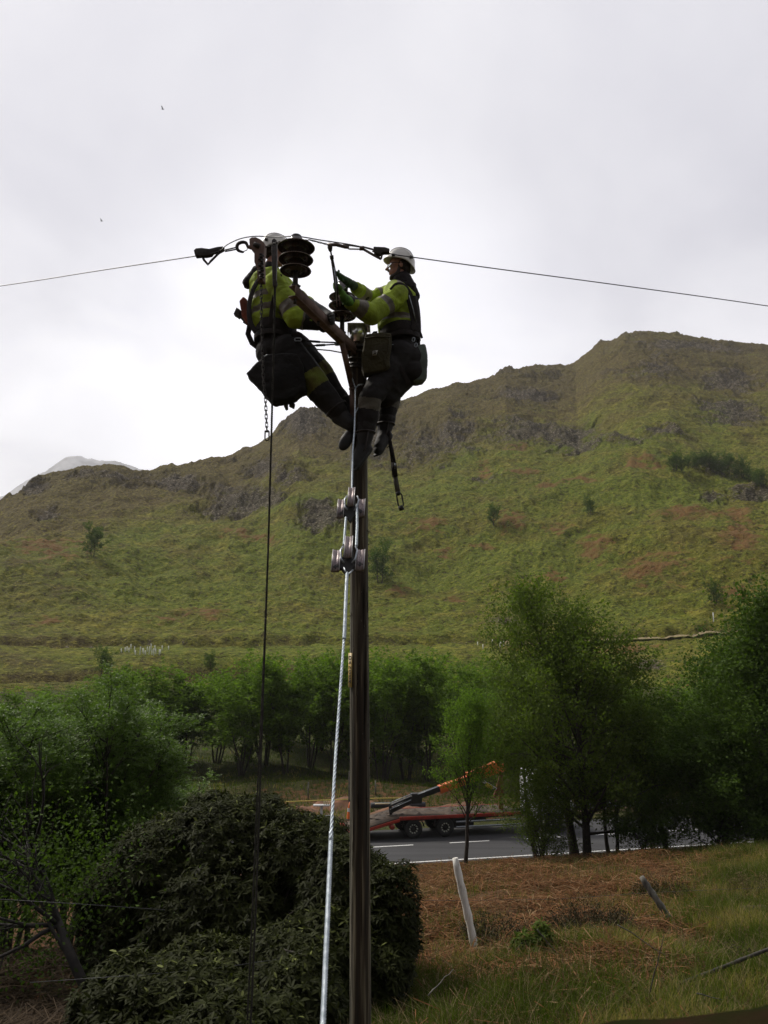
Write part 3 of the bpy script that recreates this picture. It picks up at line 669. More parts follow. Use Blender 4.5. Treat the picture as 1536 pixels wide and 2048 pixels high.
# wire grip, left
g = empty('wire_grip', at(415, 508, 6.5), label='black come along wire grip clamped on the wire at the far left', cat='wire clamp', group='wire grips on the conductor')
b = MB(); Yg = 6.48
b.prism([at(389, 503, Yg), at(393, 499, Yg), at(404, 498, Yg), at(420, 500, Yg), at(436, 496, Yg), at(447, 495, Yg), at(449, 500, Yg), at(440, 505, Yg), at(427, 507, Yg), at(423, 512, Yg), at(413, 514, Yg), at(402, 514, Yg), at(392, 515, Yg)], (0.004, 0.045, 0)).build('jaw', M_IRON, g, bevel=0.003)
b = MB(); b.tube([at(404, 511, Yg), at(408, 520, Yg), at(416, 529, Yg), at(421, 523, Yg), at(436, 508, Yg), at(448, 498, Yg)], 0.0105, 8); b.tube([at(448, 498, Yg), at(444, 495, Yg), at(438, 497, Yg)], 0.010, 8); b.build('lever_arm', M_IRON, g, smooth=True)
# chain hoist
hz_o = empty('chain_hoist', at(522, 520, 6.45), label='chunky rusty chain hoist hanging from the wire in front of the left worker', cat='hoist')
b = MB(); Yh = 6.42
b.tube([at(450, 500, Yh), at(476, 494, Yh)], 0.006, 6); b.tube([at(450, 503, Yh), at(476, 498, Yh)], 0.006, 6); b.build('link_bar', M_IRON, hz_o)
b = MB(); hk = [at(500, 496, Yh), at(496, 494, Yh), at(492, 486, Yh), at(484, 484.5, Yh), at(476, 488, Yh), at(474, 495, Yh), at(477, 501, Yh), at(485, 504, Yh), at(488, 503, Yh)]
b.tube(sm(hk), smr([0.010, 0.012, 0.014, 0.015, 0.015, 0.015, 0.013, 0.010, 0.005]), 10); b.tube([at(487, 503, Yh), at(494, 500, Yh), at(495, 495, Yh)], 0.004, 5); b.build('hook', M_IRON, hz_o, smooth=True)
b = MB(); b.tube([at(495, 494, Yh), at(499, 494, Yh), at(500, 494, Yh), at(506, 495, Yh)], [0.010, 0.018, 0.022, 0.020], 10)
b.prism([at(501, 482, Yh), at(506, 479, Yh), at(514, 478.5, Yh), at(523, 483, Yh), at(531, 490, Yh), at(530, 505, Yh), at(528, 528, Yh), at(529, 541, Yh), at(529, 565, Yh), at(517, 566, Yh), at(516.5, 541, Yh), at(511, 528, Yh), at(511, 508, Yh), at(502, 498, Yh)], (0.01, 0.075, 0)).build('gear_case', M_RUST, hz_o, bevel=0.006)
b = MB(); b.tube([at(508, 488, Yh - 0.045), at(519, 493, Yh - 0.045)], [0.022, 0.022], 12); b.build('chain_guide', M_IRON, hz_o, smooth=True)
b = MB()
for q in np.linspace(510, 558, 12): b.box(at(522.5 + 1.5 * math.sin(q), q, Yh - 0.045), (0.045, 0.02, 0.014), Matrix.Rotation(q, 3, 'Z'))
b.build('ratchet_teeth', M_IRON, hz_o)
b = MB(); chain(b, [at(522, 565, Yh), at(523, 640, Yh), at(527, 760, Yh), at(531, 800, Yh), at(534, 866, Yh)], 0.036, 0.020, 0.0034); b.build('load_chain', M_IRON, hz_o, smooth=True); b = MB(); chain(b, [at(530, 495, Yh), at(560, 483, 6.35), at(620, 480, 6.3), at(655, 489, 6.25)], 0.030, 0.021, 0.0034); b.build('tail_chain', M_IRON, hz_o, smooth=True)
b = MB(); ring_link(b, at(534, 871, Yh), (0, 0, 1), (1, 0, 0), 0.085, 0.034, 0.006); b.box(at(534, 863, Yh), (0.038, 0.02, 0.012)); b.build('end_ring', M_IRON, hz_o)
# right grip and turnbuckle
g = empty('wire_grip', at(740, 505, 6.1), label='steel wire grip and toggle links in front of the right helmet', cat='wire clamp', group='wire grips on the conductor'); Yg = 6.05
b = MB(); b.prism([at(747, 496, Yg), at(770, 497, Yg), at(779, 500, Yg), at(779, 507, Yg), at(768, 507, Yg), at(757, 512, Yg), at(748, 506, Yg)], (0, 0.05, 0)).build('jaw', M_IRON, g, bevel=0.003)
b = MB(); b.tube([at(655, 490, Yg), at(672, 489, Yg), at(690, 494, Yg), at(698, 495, Yg)], [0.012, 0.016, 0.014, 0.013], 8); b.tube([at(686, 489, Yg), at(722, 494, Yg)], 0.006, 6); b.tube([at(697, 498, Yg), at(722, 498.5, Yg)], 0.006, 6); b.tube([at(719, 496.5, Yg), at(728, 496.5, Yg)], 0.019, 8)
b.tube([at(726, 498, Yg), at(745, 509, Yg), at(762, 518, Yg)], 0.011, 8); b.tube([at(727, 494, Yg), at(750, 500, Yg)], 0.008, 8); b.tube([at(752, 503, Yg), at(765, 507, Yg), at(762, 518, Yg)], 0.008, 8); b.tube([at(745, 502, Yg), at(760, 508, Yg)], 0.008, 8); b.build('toggle_links', simple('bright_iron', (0.16, 0.12, 0.11), (0.08, 0.06, 0.055), 0.45, metal=0.5), g, smooth=True)
# tool hanging from the wire into the hands
tl = empty('lever_tool', at(664, 500, 6.25), label='long jointed steel lever hanging from the wire into the green gloves', cat='tool'); Yt = 6.28
b = MB(); b.tube([at(659, 487, Yt), at(660, 495, Yt), at(661, 502, Yt)], [0.016, 0.022, 0.014], 8); b.tube([at(661, 500, Yt), at(663.5, 514, 6.3)], 0.008, 6); b.tube([at(663, 511, Yt), at(664, 518, 6.3)], [0.017, 0.017], 8)
b.tube([at(664, 518, 6.3), at(668, 540, 6.35), at(672, 566, 6.42), at(674, 592, 6.46)], [0.013, 0.016, 0.019, 0.016], 8); b.build('shaft', M_IRON, tl, smooth=True)
b = MB(); b.tube([at(668, 535, 6.3), at(671, 560, 6.36), at(673, 600, 6.4)], 0.004, 5); b.build('pull_wire', M_GALV, tl)
b = MB(); b.tube([at(673, 590, 6.42), at(674, 614, 6.44)], 0.004, 5); b.tube([at(678, 590, 6.42), at(680, 612, 6.44)], 0.004, 5); b.build('tail_ends', M_RUST, tl)
# pulley block and hand line
pu = empty('rope_pulley', at(548, 500, 6.75), label='narrow pulley with two strands of hand line hanging to the ground left of the pole', cat='pulley'); Yp = 6.72
b = MB(); b.prism([at(544, 482, Yp), at(549, 479, Yp), at(554, 483, Yp), at(554.5, 520, Yp), at(553, 560, Yp), at(555, 568, Yp), at(551, 577, Yp), at(546, 573, Yp), at(544, 520, Yp)], (0, 0.05, 0)).build('strap', M_IRON, pu, bevel=0.004)
b = MB(); strand(b, [at(549.5, 570, Yp), at(548, 680, Yp), at(544.5, 800, Yp), at(542.5, 880, Yp), at(537, 1080, Yp), at(530, 1280, Yp), at(525, 1420, Yp), at(519, 1600, Yp), at(512, 1800, Yp), at(503, 2010, Yp), at(496, 2150, Yp)], 0.0085, 0.05, 3, seg=2200, k=4)
b.build('hand_line', M_ROPE, pu, smooth=True)
b = MB(); strand(b, [at(551, 565, Yp + 0.03), at(548.5, 680, Yp + 0.03), at(545, 800, Yp + 0.03), at(543, 880, Yp + 0.03), at(537, 1080, Yp + 0.03), at(529, 1280, Yp + 0.03), at(523, 1420, Yp + 0.03), at(514, 1600, Yp + 0.03), at(506, 1800, Yp + 0.03), at(496, 2010, Yp + 0.03), at(490, 2150, Yp + 0.03)], 0.0070, 0.05, 3, seg=2000, k=4)
b.build('return_line', M_ROPE, pu, smooth=True)

# ------------------------------------------------------------------ stay wire with two clamp blocks
M_EDGE = simple('lit_edge', (0.62, 0.60, 0.60), (0.45, 0.43, 0.43), 0.4, metal=0.2)  # pale metal that paints in the light along the rail edges
def clamp_block(cx, cy, Y, wpx, hpx, label, tilt):
    c = at(cx, cy, Y); k = mpp(cy, Y); o = empty('stay_clamp', c, label=label, cat='clamp', group='aluminium stay clamps in line on the wire')
    u = Vector((1, 0, 0)); d = (at(cx + tilt, cy - 50, Y + 0.12) - at(cx, cy, Y)).normalized(); n_ = u.cross(d).normalized()   # n_ points away from the camera or towards
    if n_.y > 0: n_ = -n_
    def rail(dx, dy, w_, h_, dep, nm):
        # C-section channel: flat face with rolled edges
        b = MB(); ctr = c + u * dx * k + d * (-dy) * k + n_ * dep; w2 = w_ * k / 2; prof = [(-w2, -0.016), (-w2, -0.002), (-w2 + 0.004, 0.002), (-w2 * 0.25, 0.002), (-w2 * 0.14, -0.004), (w2 * 0.14, -0.004), (w2 * 0.25, 0.002), (w2 - 0.004, 0.002), (w2, -0.002), (w2, -0.016)]
        poly = [ctr + u * x + n_ * z for x, z in prof]; b.prism(poly, d * h_ * k); rl = b.build(nm, M_ALU, o)
        for sx in (-1, 1): q = ctr + u * sx * (w2 - 0.001) + n_ * 0.004; MB().beam(q - d * h_ * k * 0.5, q + d * h_ * k * 0.5, 0.004, 0.008, up=n_).build('lit_edge_strip', M_EDGE, rl)  # added pale strips where the rail edges look lit
        return rl
    rail(-wpx * 0.385, hpx * 0.12, wpx * 0.25, hpx * 0.66, 0.0, 'channel'); rail(wpx * 0.365, hpx * 0.10, wpx * 0.27, hpx * 0.64, 0.0, 'channel'); rail(-wpx * 0.02, -hpx * 0.20, wpx * 0.24, hpx * 0.68, 0.035, 'channel')
    b = MB(); W_ = wpx * k; H_ = hpx * k
    poly = [(-0.49, -0.40), (-0.47, -0.47), (-0.2, -0.47), (-0.10, -0.62), (0.02, -0.78), (0.08, -0.60), (0.22, -0.40), (0.48, -0.36), (0.48, -0.30), (0.16, -0.05), (0.10, 0.38), (-0.12, 0.38), (-0.2, 0.0), (-0.36, -0.3)]
    b.prism([c + u * x * W_ + d * y * H_ * 0.8 - n_ * 0.012 for x, y in poly], n_ * 0.028); b.build('web', M_BLACK, o, bevel=0.004)
    b = MB()
    for sx in (-1, 1):
        b.tube([c + u * sx * 0.20 * W_ + d * H_ * 0.30 + n_ * 0.01, c + u * sx * 0.26 * W_ + d * H_ * 0.12 + n_ * 0.022, c + u * sx * 0.22 * W_ - d * H_ * 0.14 + n_ * 0.024, c + u * sx * 0.13 * W_ - d * H_ * 0.26 + n_ * 0.016], 0.0065, 6)
    b.build('wedge_bail', M_GALV, o, smooth=True)
    return o
clamp_block(703, 1010, 5.72, 54, 70, 'upper aluminium stay clamp in front of the pole', 4)
clamp_block(697.5, 1113, 5.05, 64, 82, 'lower aluminium stay clamp in front of the pole', 4)
st = empty('stay_wire', at(694, 1155, 4.87), label='pale twisted steel stay wire slanting down to the camera in front of the pole', cat='stay wire')
M_STAY = simple('new_stay_strand', (0.55, 0.60, 0.64), (0.33, 0.38, 0.42), 0.45, metal=0.6, scale=50)
b = MB(); strand(b, [at(711, 775, 7.02), at(709, 860, 6.6), at(705.5, 900, 6.4), at(704, 978, 5.83)], 0.0062, 0.06, 3, k=6)
strand(b, [at(694, 735, 7.08), at(703, 752, 7.06), at(711, 776, 7.02)], 0.006, 0.05, 2, k=5); strand(b, [at(727, 768, 7.06), at(718, 770, 7.04), at(711, 776, 7.02)], 0.006, 0.05, 2, k=5); strand(b, [at(722, 806, 7.02), at(716, 816, 6.95), at(709, 830, 6.85)], 0.005, 0.05, 2, k=5)
b.build('upper_strand', M_STAY, st, smooth=True)
b = MB(); strand(b, [at(692, 1035, 5.62), at(688, 1090, 5.25)], 0.0095, 0.05, 4, k=6); strand(b, [at(714, 1010, 5.72), at(714.5, 1050, 5.5), at(713, 1092, 5.2)], 0.0105, 0.05, 4, k=6); b.build('middle_strand', M_STAY, st, smooth=True)
b = MB(); strand(b, [at(694.5, 1146, 4.93), at(693, 1170, 4.80), at(688.5, 1278, 4.42)], 0.0115, 0.045, 5, k=6); b.build('preformed_grip', M_STAY, st, smooth=True)
def stay_pt(py, x, Y): return at(x, py, Y)
low = [at(688.5, 1270, 4.45), at(672, 1500, 3.84), at(661.5, 1680, 3.42), at(646, 2048, 2.82), at(636, 2300, 2.45)]
b = MB(); strand(b, low[:3], 0.0068, 0.085, 3, k=6); b.build('lower_strand', M_STAY, st, smooth=True)
b = MB(); strand(b, [at(662.5, 1665, 3.46)] + low[3:], 0.0105, 0.06, 6, k=6); b.build('end_grip', M_STAY, st, smooth=True)
b = MB(); b.tube([at(692, 1146, 4.92), at(688, 1135, 4.95)], 0.005, 6); b.tube([at(696, 1150, 4.92), at(706, 1140, 4.96)], 0.005, 6); b.build('thimble', M_GALV, st)
# work positioning lanyards of the left worker
for nm, pts, r, lab in (('lanyard', [at(592, 680, 6.98), at(640, 684, 7.0), at(683, 685.5, 7.05), at(704, 690, 7.08)], 0.007, 'upper black lanyard from the left worker to the pole'),
                        ('lanyard', [at(610, 692, 6.98), at(650, 690, 7.0), at(678, 688, 7.04), at(704, 693, 7.08)], 0.007, 'middle lanyard with a snap hook between the left worker and the pole'),
                        ('lanyard', [at(614, 697, 7.3), at(660, 701, 7.3), at(704, 709, 7.26)], 0.006, 'lowest thin lanyard from the left worker to the pole')):
    o = empty(nm, pts[0], label=lab, cat='lanyard'); b = MB(); b.tube(pts, r, 6); b.build('rope', M_ROPE, o)
    b = MB()
    if r > 0.0065: b.tube([pts[0] + (pts[1] - pts[0]) * 0.55, pts[1]], 0.012, 8); b.build('adjuster', M_IRON, o); b = MB()
    ring_link(b, pts[2] + (pts[1] - pts[2]) * 0.12, pts[2] - pts[1], (0, 0.3, 1), 0.05, 0.03, 0.005); b.build('snap_hook', M_GALV, o)
# wires of the old fence, posts
M_POSTW = simple('bleached_post', (0.78, 0.76, 0.70), (0.36, 0.33, 0.29), 0.9, scale=5, lo=0.5, hi=0.8, bump=0.6, bscale=40, stretch=(3, 3, 1))
M_POSTG = simple('grey_stake', (0.20, 0.19, 0.16), (0.07, 0.065, 0.055), 0.9, scale=5, bump=0.6, bscale=40, stretch=(3, 3, 1))
def post(p0, p1, r, mat, label, name='fence_post'):
    b = MB(); n = 14; d = Vector(p1) - Vector(p0); pts = [Vector(p0) + d * t + Vector((math.sin(t * 5) * 0.012, 0, 0)) for t in np.linspace(0, 1, n)]
    b.tube(pts, [r * (1 + 0.12 * math.sin(k * 2.3)) * (1.0 if k < n - 2 else 0.85) for k in range(n)], 12)
    return b.build(name, mat, smooth=False, label=label, cat='post')
pA = on_ray(955, 1916); yA = pA.y; pA.z -= 0.12
post(pA, at(912, 1716, yA + 0.05), 0.040 * yA / 9.0, M_POSTW, 'bleached white leaning fence post in the bracken')
kb = MB(); kb.tube([at(912, 1722, 10.35), at(909.5, 1712, 10.33)], [0.045, 0.03], 8); kb.build('post_cap', M_POSTG, label='weathered knob of wood on top of the white post', cat='post') if False else None
pB = on_ray(1352, 1850); yB = pB.y; pB.z -= 0.1
post(pB, at(1284, 1753, yB + 0.2), 0.055, M_POSTG, 'grey stake leaning hard to the left on the bank, right')
yC = on_ray(1342, 2000).y
post(at(1336, 1976, yC), at(1545, 1896, yC + 0.25), 0.020, simple('dead_branch', (0.05, 0.045, 0.035), (0.02, 0.018, 0.014), 0.9), 'dark dead branch lying slantwise at the lower right', 'dead_branch')['category'] = 'branch'
lg = MB(); lq = on_ray(1500, 1838); kq = mpp(1838, lq.y); lpts = [lq + Vector((0, 0, 5 * kq)) + Vector((x * kq, y_, z * kq)) for x, y_, z in ((-14, 0, 5), (-9, 0, 9), (0, 0, 10), (25, 0.05, 9), (60, 0.1, 8), (110, 0.2, 6))]
lg.tube([p + Vector((0, 0, 0.01 * math.sin(k * 2.1))) for k, p in enumerate(sm(lpts, 4))], [0.9 * kq * 11 * (1 + 0.10 * math.sin(k * 1.7)) * (0.75 if k == 0 else 1) for k in range(21)], 11)
lg.build('rotten_log', simple('rotten_wood', (0.070, 0.050, 0.035), (0.025, 0.018, 0.013), 0.9, scale=9, bump=0.5), smooth=True, label='rotten log in the grass at the right edge', cat='log')
def fwire(pts, label):
    P0 = [Vector(p) for p in pts]; b = MB(); b.tube(P0, 0.0024, 4)
    rsb = np.random.RandomState(3)
    for a, c in zip(P0, P0[1:]):
        n = int((c - a).length / 0.11)
        for k in range(n): q = a + (c - a) * (k + 0.5) / n; d = Vector(rsb.normal(size=3)).normalized() * 0.012; b.tube([q - d, q + d], 0.0016, 3)
    b.build('barbed_wire', M_WIRE, label=label, cat='wire')
fwire([at(735, 1800, yA - 0.7), at(925, 1801, yA), at(1120, 1798, (yA + yB) / 2 - 0.4), at(1300, 1785, yB), at(1536, 1775, yB + 0.1)], 'upper rusty barbed wire between the white post and the grey stake')
fwire([at(758, 1930, yA - 0.9), at(860, 1918, yA - 0.5), at(945, 1900, yA), at(1060, 1876, yA + 0.3), at(1180, 1852, yA + 0.9), at(1330, 1825, yB)], 'lower sagging barbed wire from the pole past the foot of the white post')
fwire([at(-60, 1795, 7.6), at(160, 1808, 7.7), at(330, 1820, 7.8)], 'short span of thin wire crossing the leaning tree at the left edge')
fwire([at(60, 1965, 7.4), at(280, 1950, 7.6), at(430, 1937, 7.9), at(560, 1918, 8.0)], 'thin wire sagging across the front of the rhododendron')
b = MB(); b.prism([at(832, 1926, yA - 0.6), at(848, 1917, yA - 0.6), at(862, 1921, yA - 0.6), at(858, 1929, yA - 0.6), at(846, 1933, yA - 0.6)], (0, 0.05, 0)).tube([at(800, 1928, yA - 0.7), at(834, 1925, yA - 0.6)], 0.008, 6)
b.build('wire_strainer', M_IRON, label='dark wire strainer on the lower barbed wire beside the rhododendron', cat='wire clamp')
# birds
for (px, py, Yb_) in ((325, 218, 60), (203, 442, 70)):
    c = at(px, py, Yb_); b = MB(); b.tube([c + Vector((-0.12, 0, 0)), c, c + Vector((0.14, 0.05, 0.02))], [0.01, 0.04, 0.012], 6)
    for s_ in (-1, 1): b.prism([c + Vector((0.05, s_ * 0.02, 0.02)), c + Vector((-0.02, s_ * 0.02, 0.02)), c + Vector((-0.06, s_ * 0.25, 0.12)), c + Vector((0.02, s_ * 0.22, 0.12))], (0, 0, 0.01))
    b.build('bird', M_BLACK, label='tiny dark bird high in the upper left sky' if py < 300 else 'tiny dark bird lower in the sky left of the wire grip', cat='bird')
# ================================================================== the two line workers
def capsule(b, a, c, ra, rc, n=14, m=6):
    """closed rounded cone"""
    a = np.array(a, float); c = np.array(c, float); d = c - a; L_ = np.linalg.norm(d); d = d / (L_ + 1e-9)
    u = np.cross(d, [0.3, 0.1, 1.0]) if abs(d[2]) < 0.9 else np.cross(d, [1.0, 0.2, 0]); u /= np.linalg.norm(u); w_ = np.cross(d, u); rings = []
    for k in range(m + 1): t = -math.pi / 2 + k / m * math.pi / 2; rings.append((a + d * math.sin(t) * ra, max(1e-4, math.cos(t) * ra)))
    for k in range(m + 1): t = k / m * math.pi / 2; rings.append((c + d * math.sin(t) * rc, max(1e-4, math.cos(t) * rc)))
    ang = np.linspace(0, 2 * math.pi, n, endpoint=False); V = np.concatenate([p + r_ * (np.cos(ang)[:, None] * u + np.sin(ang)[:, None] * w_) for p, r_ in rings]); M2 = len(rings)
    i = np.arange(M2 - 1)[:, None]; j = np.arange(n)[None]; base = b.n
    b.add(V, np.stack([i * n + j, i * n + (j + 1) % n, (i + 1) * n + (j + 1) % n, (i + 1) * n + j], -1).reshape(-1, 4))
    b.ng.append([base + k for k in range(n)][::-1]); b.ng.append([base + (M2 - 1) * n + k for k in range(n)])
def ellipsoid(b, c, r, M=None, n=20, m=12):
    th = np.linspace(-math.pi / 2, math.pi / 2, m + 1); prof = [(max(1e-4, math.cos(t)), math.sin(t)) for t in th]; p = np.array(prof); a = np.linspace(0, 2 * np.pi, n, endpoint=False)
    V = np.stack([p[:, None, 0] * np.cos(a) * r[0], p[:, None, 0] * np.sin(a) * r[1], np.broadcast_to(p[:, None, 1] * r[2], (len(p), n))], -1).reshape(-1, 3)
    if M is not None: V = V @ np.array(M.to_3x3()).T
    V = V + np.array(c); i = np.arange(len(p) - 1)[:, None]; j = np.arange(n)[None]; base = b.n
    b.add(V, np.stack([i * n + j, i * n + (j + 1) % n, (i + 1) * n + (j + 1) % n, (i + 1) * n + j], -1).reshape(-1, 4))
    b.ng.append([base + k for k in range(n)][::-1]); b.ng.append([base + (len(p) - 1) * n + k for k in range(n)])
def remesh(b, voxel, smooth=4, factor=0.5):
    me = b.mesh('tmp'); o = bpy.data.objects.new('tmp', me); COL.objects.link(o)
    m = o.modifiers.new('r', 'REMESH'); m.mode = 'VOXEL'; m.voxel_size = voxel; m.adaptivity = 0.0
    s = o.modifiers.new('s', 'SMOOTH'); s.iterations = smooth; s.factor = factor
    dg = bpy.context.evaluated_depsgraph_get(); dg.update(); ev = o.evaluated_get(dg); out = bpy.data.meshes.new_from_object(ev, depsgraph=dg)
    bpy.data.objects.remove(o); bpy.data.meshes.remove(me); return out
def me_co(me):
    a = np.empty(len(me.vertices) * 3, np.float32); me.vertices.foreach_get('co', a); return a.reshape(-1, 3).astype(float)
def me_no(me):
    a = np.empty(len(me.vertices) * 3, np.float32); me.vertices.foreach_get('normal', a); return a.reshape(-1, 3).astype(float)
def n3(P, s, seed):
    return (fbm(P[:, 0] * s + P[:, 2] * s * 0.6, P[:, 1] * s - P[:, 2] * s * 0.8, 3, seed) + fbm(P[:, 0] * s * 0.8 - P[:, 2] * s * 0.7, P[:, 2] * s + 3, 3, seed + 3)) / 2
class Body:
    def __init__(s): s.b = MB(); s.seg = []
    def cap(s, a, c, ra, rc, tg=''):
        capsule(s.b, a, c, ra, rc); s.seg.append((np.array(a, float), np.array(c, float), ra, rc, tg)); return s
    def ell(s, c, r, M=None, tg=''):
        ellipsoid(s.b, c, r, M); return s
    def near(s, P, only=None):
        """for every point: index of the nearest segment and the parameter along it"""
        best = np.full(len(P), 1e9); idx = np.zeros(len(P), int); tt = np.zeros(len(P))
        for k, (a, c, ra, rc, tg) in enumerate(s.seg):
            if only and tg not in only: continue
            d = c - a; t = np.clip(((P - a) @ d) / (d @ d + 1e-9), 0, 1); dist = np.linalg.norm(P - a - t[:, None] * d, axis=1) - (ra + (rc - ra) * t)
            m = dist < best; best[m] = dist[m]; idx[m] = k; tt[m] = t[m]
        return idx, tt
    def finish(s, name, mats, parent, voxel=0.008, smooth=5, wrinkle=0.0, wscale=14, seed=1, matf=None, fold=None, **kw):
        me = remesh(s.b, voxel, smooth); P = me_co(me); N = me_no(me)
        if wrinkle:
            w_ = 1 - np.abs(2 * n3(P, wscale, seed) - 1) * 2.2; w2 = n3(P, wscale * 2.3, seed + 5) - 0.5
            P = P + N * (wrinkle * np.clip(w_, -1.0, 1) + wrinkle * 0.35 * w2)[:, None]
            if fold is not None: P = P + N * fold(P, s)[:, None]
            me.vertices.foreach_set('co', P.astype(np.float32).ravel())
        for m in (mats if isinstance(mats, (list, tuple)) else [mats]): me.materials.append(m)
        me.polygons.foreach_set('use_smooth', np.ones(len(me.polygons), bool))
        if matf is not None:
            n = len(me.polygons); C_ = np.empty(n * 3, np.float32); me.polygons.foreach_get('center', C_); me.polygons.foreach_set('material_index', matf(C_.reshape(-1, 3).astype(float), s).astype(np.int32))
        me.update(); me.name = name
        o = bpy.data.objects.new(name, me); COL.objects.link(o)
        if parent is not None: o.parent = parent; me.transform(world_of(parent).inverted())
        return tag(o, **kw)
def fabric(name, c1, c2, rough=0.85, scale=30, sheen=0.0, weave=220, bump=0.35, fold=True):
    m, t, b, o = mat_new(name); LL = t.links.new; b.inputs['Roughness'].default_value = rough; b.inputs['Specular IOR Level'].default_value = 0.25
    tcx = nd(t, 'ShaderNodeTexCoord'); n = nd(t, 'ShaderNodeTexNoise'); n.inputs['Scale'].default_value = scale * 0.35; n.inputs['Detail'].default_value = 5; LL(tcx.outputs['Object'], n.inputs['Vector'])
    r_ = nd(t, 'ShaderNodeMapRange'); r_.inputs[1].default_value = 0.35; r_.inputs[2].default_value = 0.7; LL(n.outputs[0], r_.inputs[0]); mx = nd(t, 'ShaderNodeMixRGB'); mx.inputs[1].default_value = (*c1, 1); mx.inputs[2].default_value = (*c2, 1); LL(r_.outputs[0], mx.inputs[0]); LL(mx.outputs[0], b.inputs['Base Color'])
    n2 = nd(t, 'ShaderNodeTexNoise'); n2.inputs['Scale'].default_value = scale; n2.inputs['Detail'].default_value = 3; n2.inputs['Distortion'].default_value = 1.2; LL(tcx.outputs['Object'], n2.inputs['Vector'])
    bp = nd(t, 'ShaderNodeBump'); bp.inputs['Strength'].default_value = bump; bp.inputs['Distance'].default_value = 0.02; LL(n2.outputs[0], bp.inputs['Height']); LL(bp.outputs[0], b.inputs['Normal'])
    return m
M_HIVIS = fabric('hi_vis_yellow', (0.34, 0.45, 0.040), (0.150, 0.185, 0.030), scale=17, bump=0.6)
M_REFL = fabric('grey_reflective_band', (0.20, 0.175, 0.145), (0.13, 0.115, 0.095), 0.55, scale=30)
M_NAVY = fabric('dark_work_trousers', (0.024, 0.021, 0.020), (0.014, 0.012, 0.012), scale=13, bump=0.45)
M_HARN = fabric('dark_harness_web', (0.028, 0.022, 0.021), (0.016, 0.013, 0.012), scale=60)
M_HOOD = fabric('black_hood', (0.022, 0.017, 0.017), (0.012, 0.010, 0.010), scale=26)
M_BAGB = fabric('black_canvas', (0.018, 0.016, 0.015), (0.010, 0.009, 0.009), scale=18, bump=0.7)
M_BAGG = fabric('olive_canvas', (0.060, 0.052, 0.026), (0.034, 0.028, 0.014), scale=18, bump=0.8)
M_BAGT = fabric('grey_green_canvas', (0.14, 0.17, 0.155), (0.075, 0.092, 0.082), scale=14, bump=0.6)
M_ORB = fabric('rust_orange_cloth', (0.22, 0.060, 0.032), (0.12, 0.035, 0.022), scale=22)
M_SKIN = simple('skin', (0.36, 0.17, 0.115), (0.27, 0.12, 0.08), 0.5, scale=18, bump=0.1)
M_HAIR = simple('dark_hair', (0.030, 0.018, 0.012), (0.015, 0.010, 0.008), 0.7, scale=60, bump=0.5, bscale=160, stretch=(1, 1, 0.2))
M_HELM = simple('white_helmet', (0.84, 0.82, 0.78), (0.62, 0.58, 0.52), 0.32, scale=9, lo=0.45, hi=0.85)
M_GLOVEG = fabric('green_glove', (0.12, 0.28, 0.035), (0.045, 0.090, 0.020), scale=40)
M_GLOVED = simple('black_rubber_gauntlet', (0.024, 0.020, 0.018), (0.014, 0.012, 0.011), 0.8, scale=10, bump=0.3)
M_BOOT = simple('black_boot', (0.016, 0.013, 0.012), (0.009, 0.008, 0.007), 0.75, scale=16, bump=0.3)
M_LENS = simple('mirrored_lens', (0.75, 0.78, 0.80), (0.6, 0.62, 0.64), 0.12, metal=0.9, scale=3)

def hand(b, wrist, palm_c, fdir, side, curl_axis, r=0.0105, curl=1.5, spread=0.020, L_=(0.040, 0.026, 0.022), thumb=1):
    """palm + five fingers; fdir = where the fingers start out, side = across the palm, fingers bend about side"""
    W_ = Vector(wrist); Pc = Vector(palm_c); f = Vector(fdir).normalized(); s = Vector(side).normalized(); nrm = f.cross(s).normalized()
    capsule(b, W_, W_ + (Pc - W_) * 0.5, 0.028, 0.030)
    for k in range(4): capsule(b, W_ + s * (k - 1.5) * 0.012, Pc + s * (k - 1.5) * spread + f * 0.022, 0.015, 0.0125)
    for k in range(4):
        p = Pc + s * (k - 1.5) * spread + f * 0.026; d = f.copy(); lf = (0.92, 1.06, 1.0, 0.80)[k]; rr = r * (1.0, 1.04, 1.0, 0.9)[k]
        for j in range(3):
            d = Quaternion(s, curl_axis * (curl * (0.75, 0.62, 0.45)[j] * (1 + 0.08 * k))) @ d; q = p + d * L_[j] * lf; capsule(b, p, q, rr * (1 - 0.06 * j), rr * (0.97 - 0.08 * j), 10, 4); p = q
    p = W_ + (Pc - W_) * 0.45 - s * thumb * 0.026; d = (f * 0.55 - s * thumb * 0.75 + nrm * curl_axis * -0.5).normalized()
    for j, l in enumerate((0.036, 0.030, 0.024)):
        q = p + d * l; capsule(b, p, q, 0.0145 - 0.0015 * j, 0.0130 - 0.0018 * j, 10, 4); p = q; d = (d + f * 0.25 + s * thumb * 0.45 + nrm * curl_axis * -0.25).normalized()
def belt(b, c, rx, ry, h, n=36, tilt=0.0, th=0.012):
    c = Vector(c); prof = [(-h / 2, 0.0), (-h / 2, th), (h / 2, th), (h / 2, 0.0)]; V = []
    for z, e in prof:
        for j in range(n): a = j / n * 2 * math.pi; V.append(c + Vector(((rx + e) * math.cos(a), (ry + e) * math.sin(a), z + tilt * math.cos(a) + 0.006 * math.sin(3 * a))))
    m = len(prof); b.add([list(v) for v in V], [[i * n + j, i * n + (j + 1) % n, ((i + 1) % m) * n + (j + 1) % n, ((i + 1) % m) * n + j] for i in range(m) for j in range(n)])
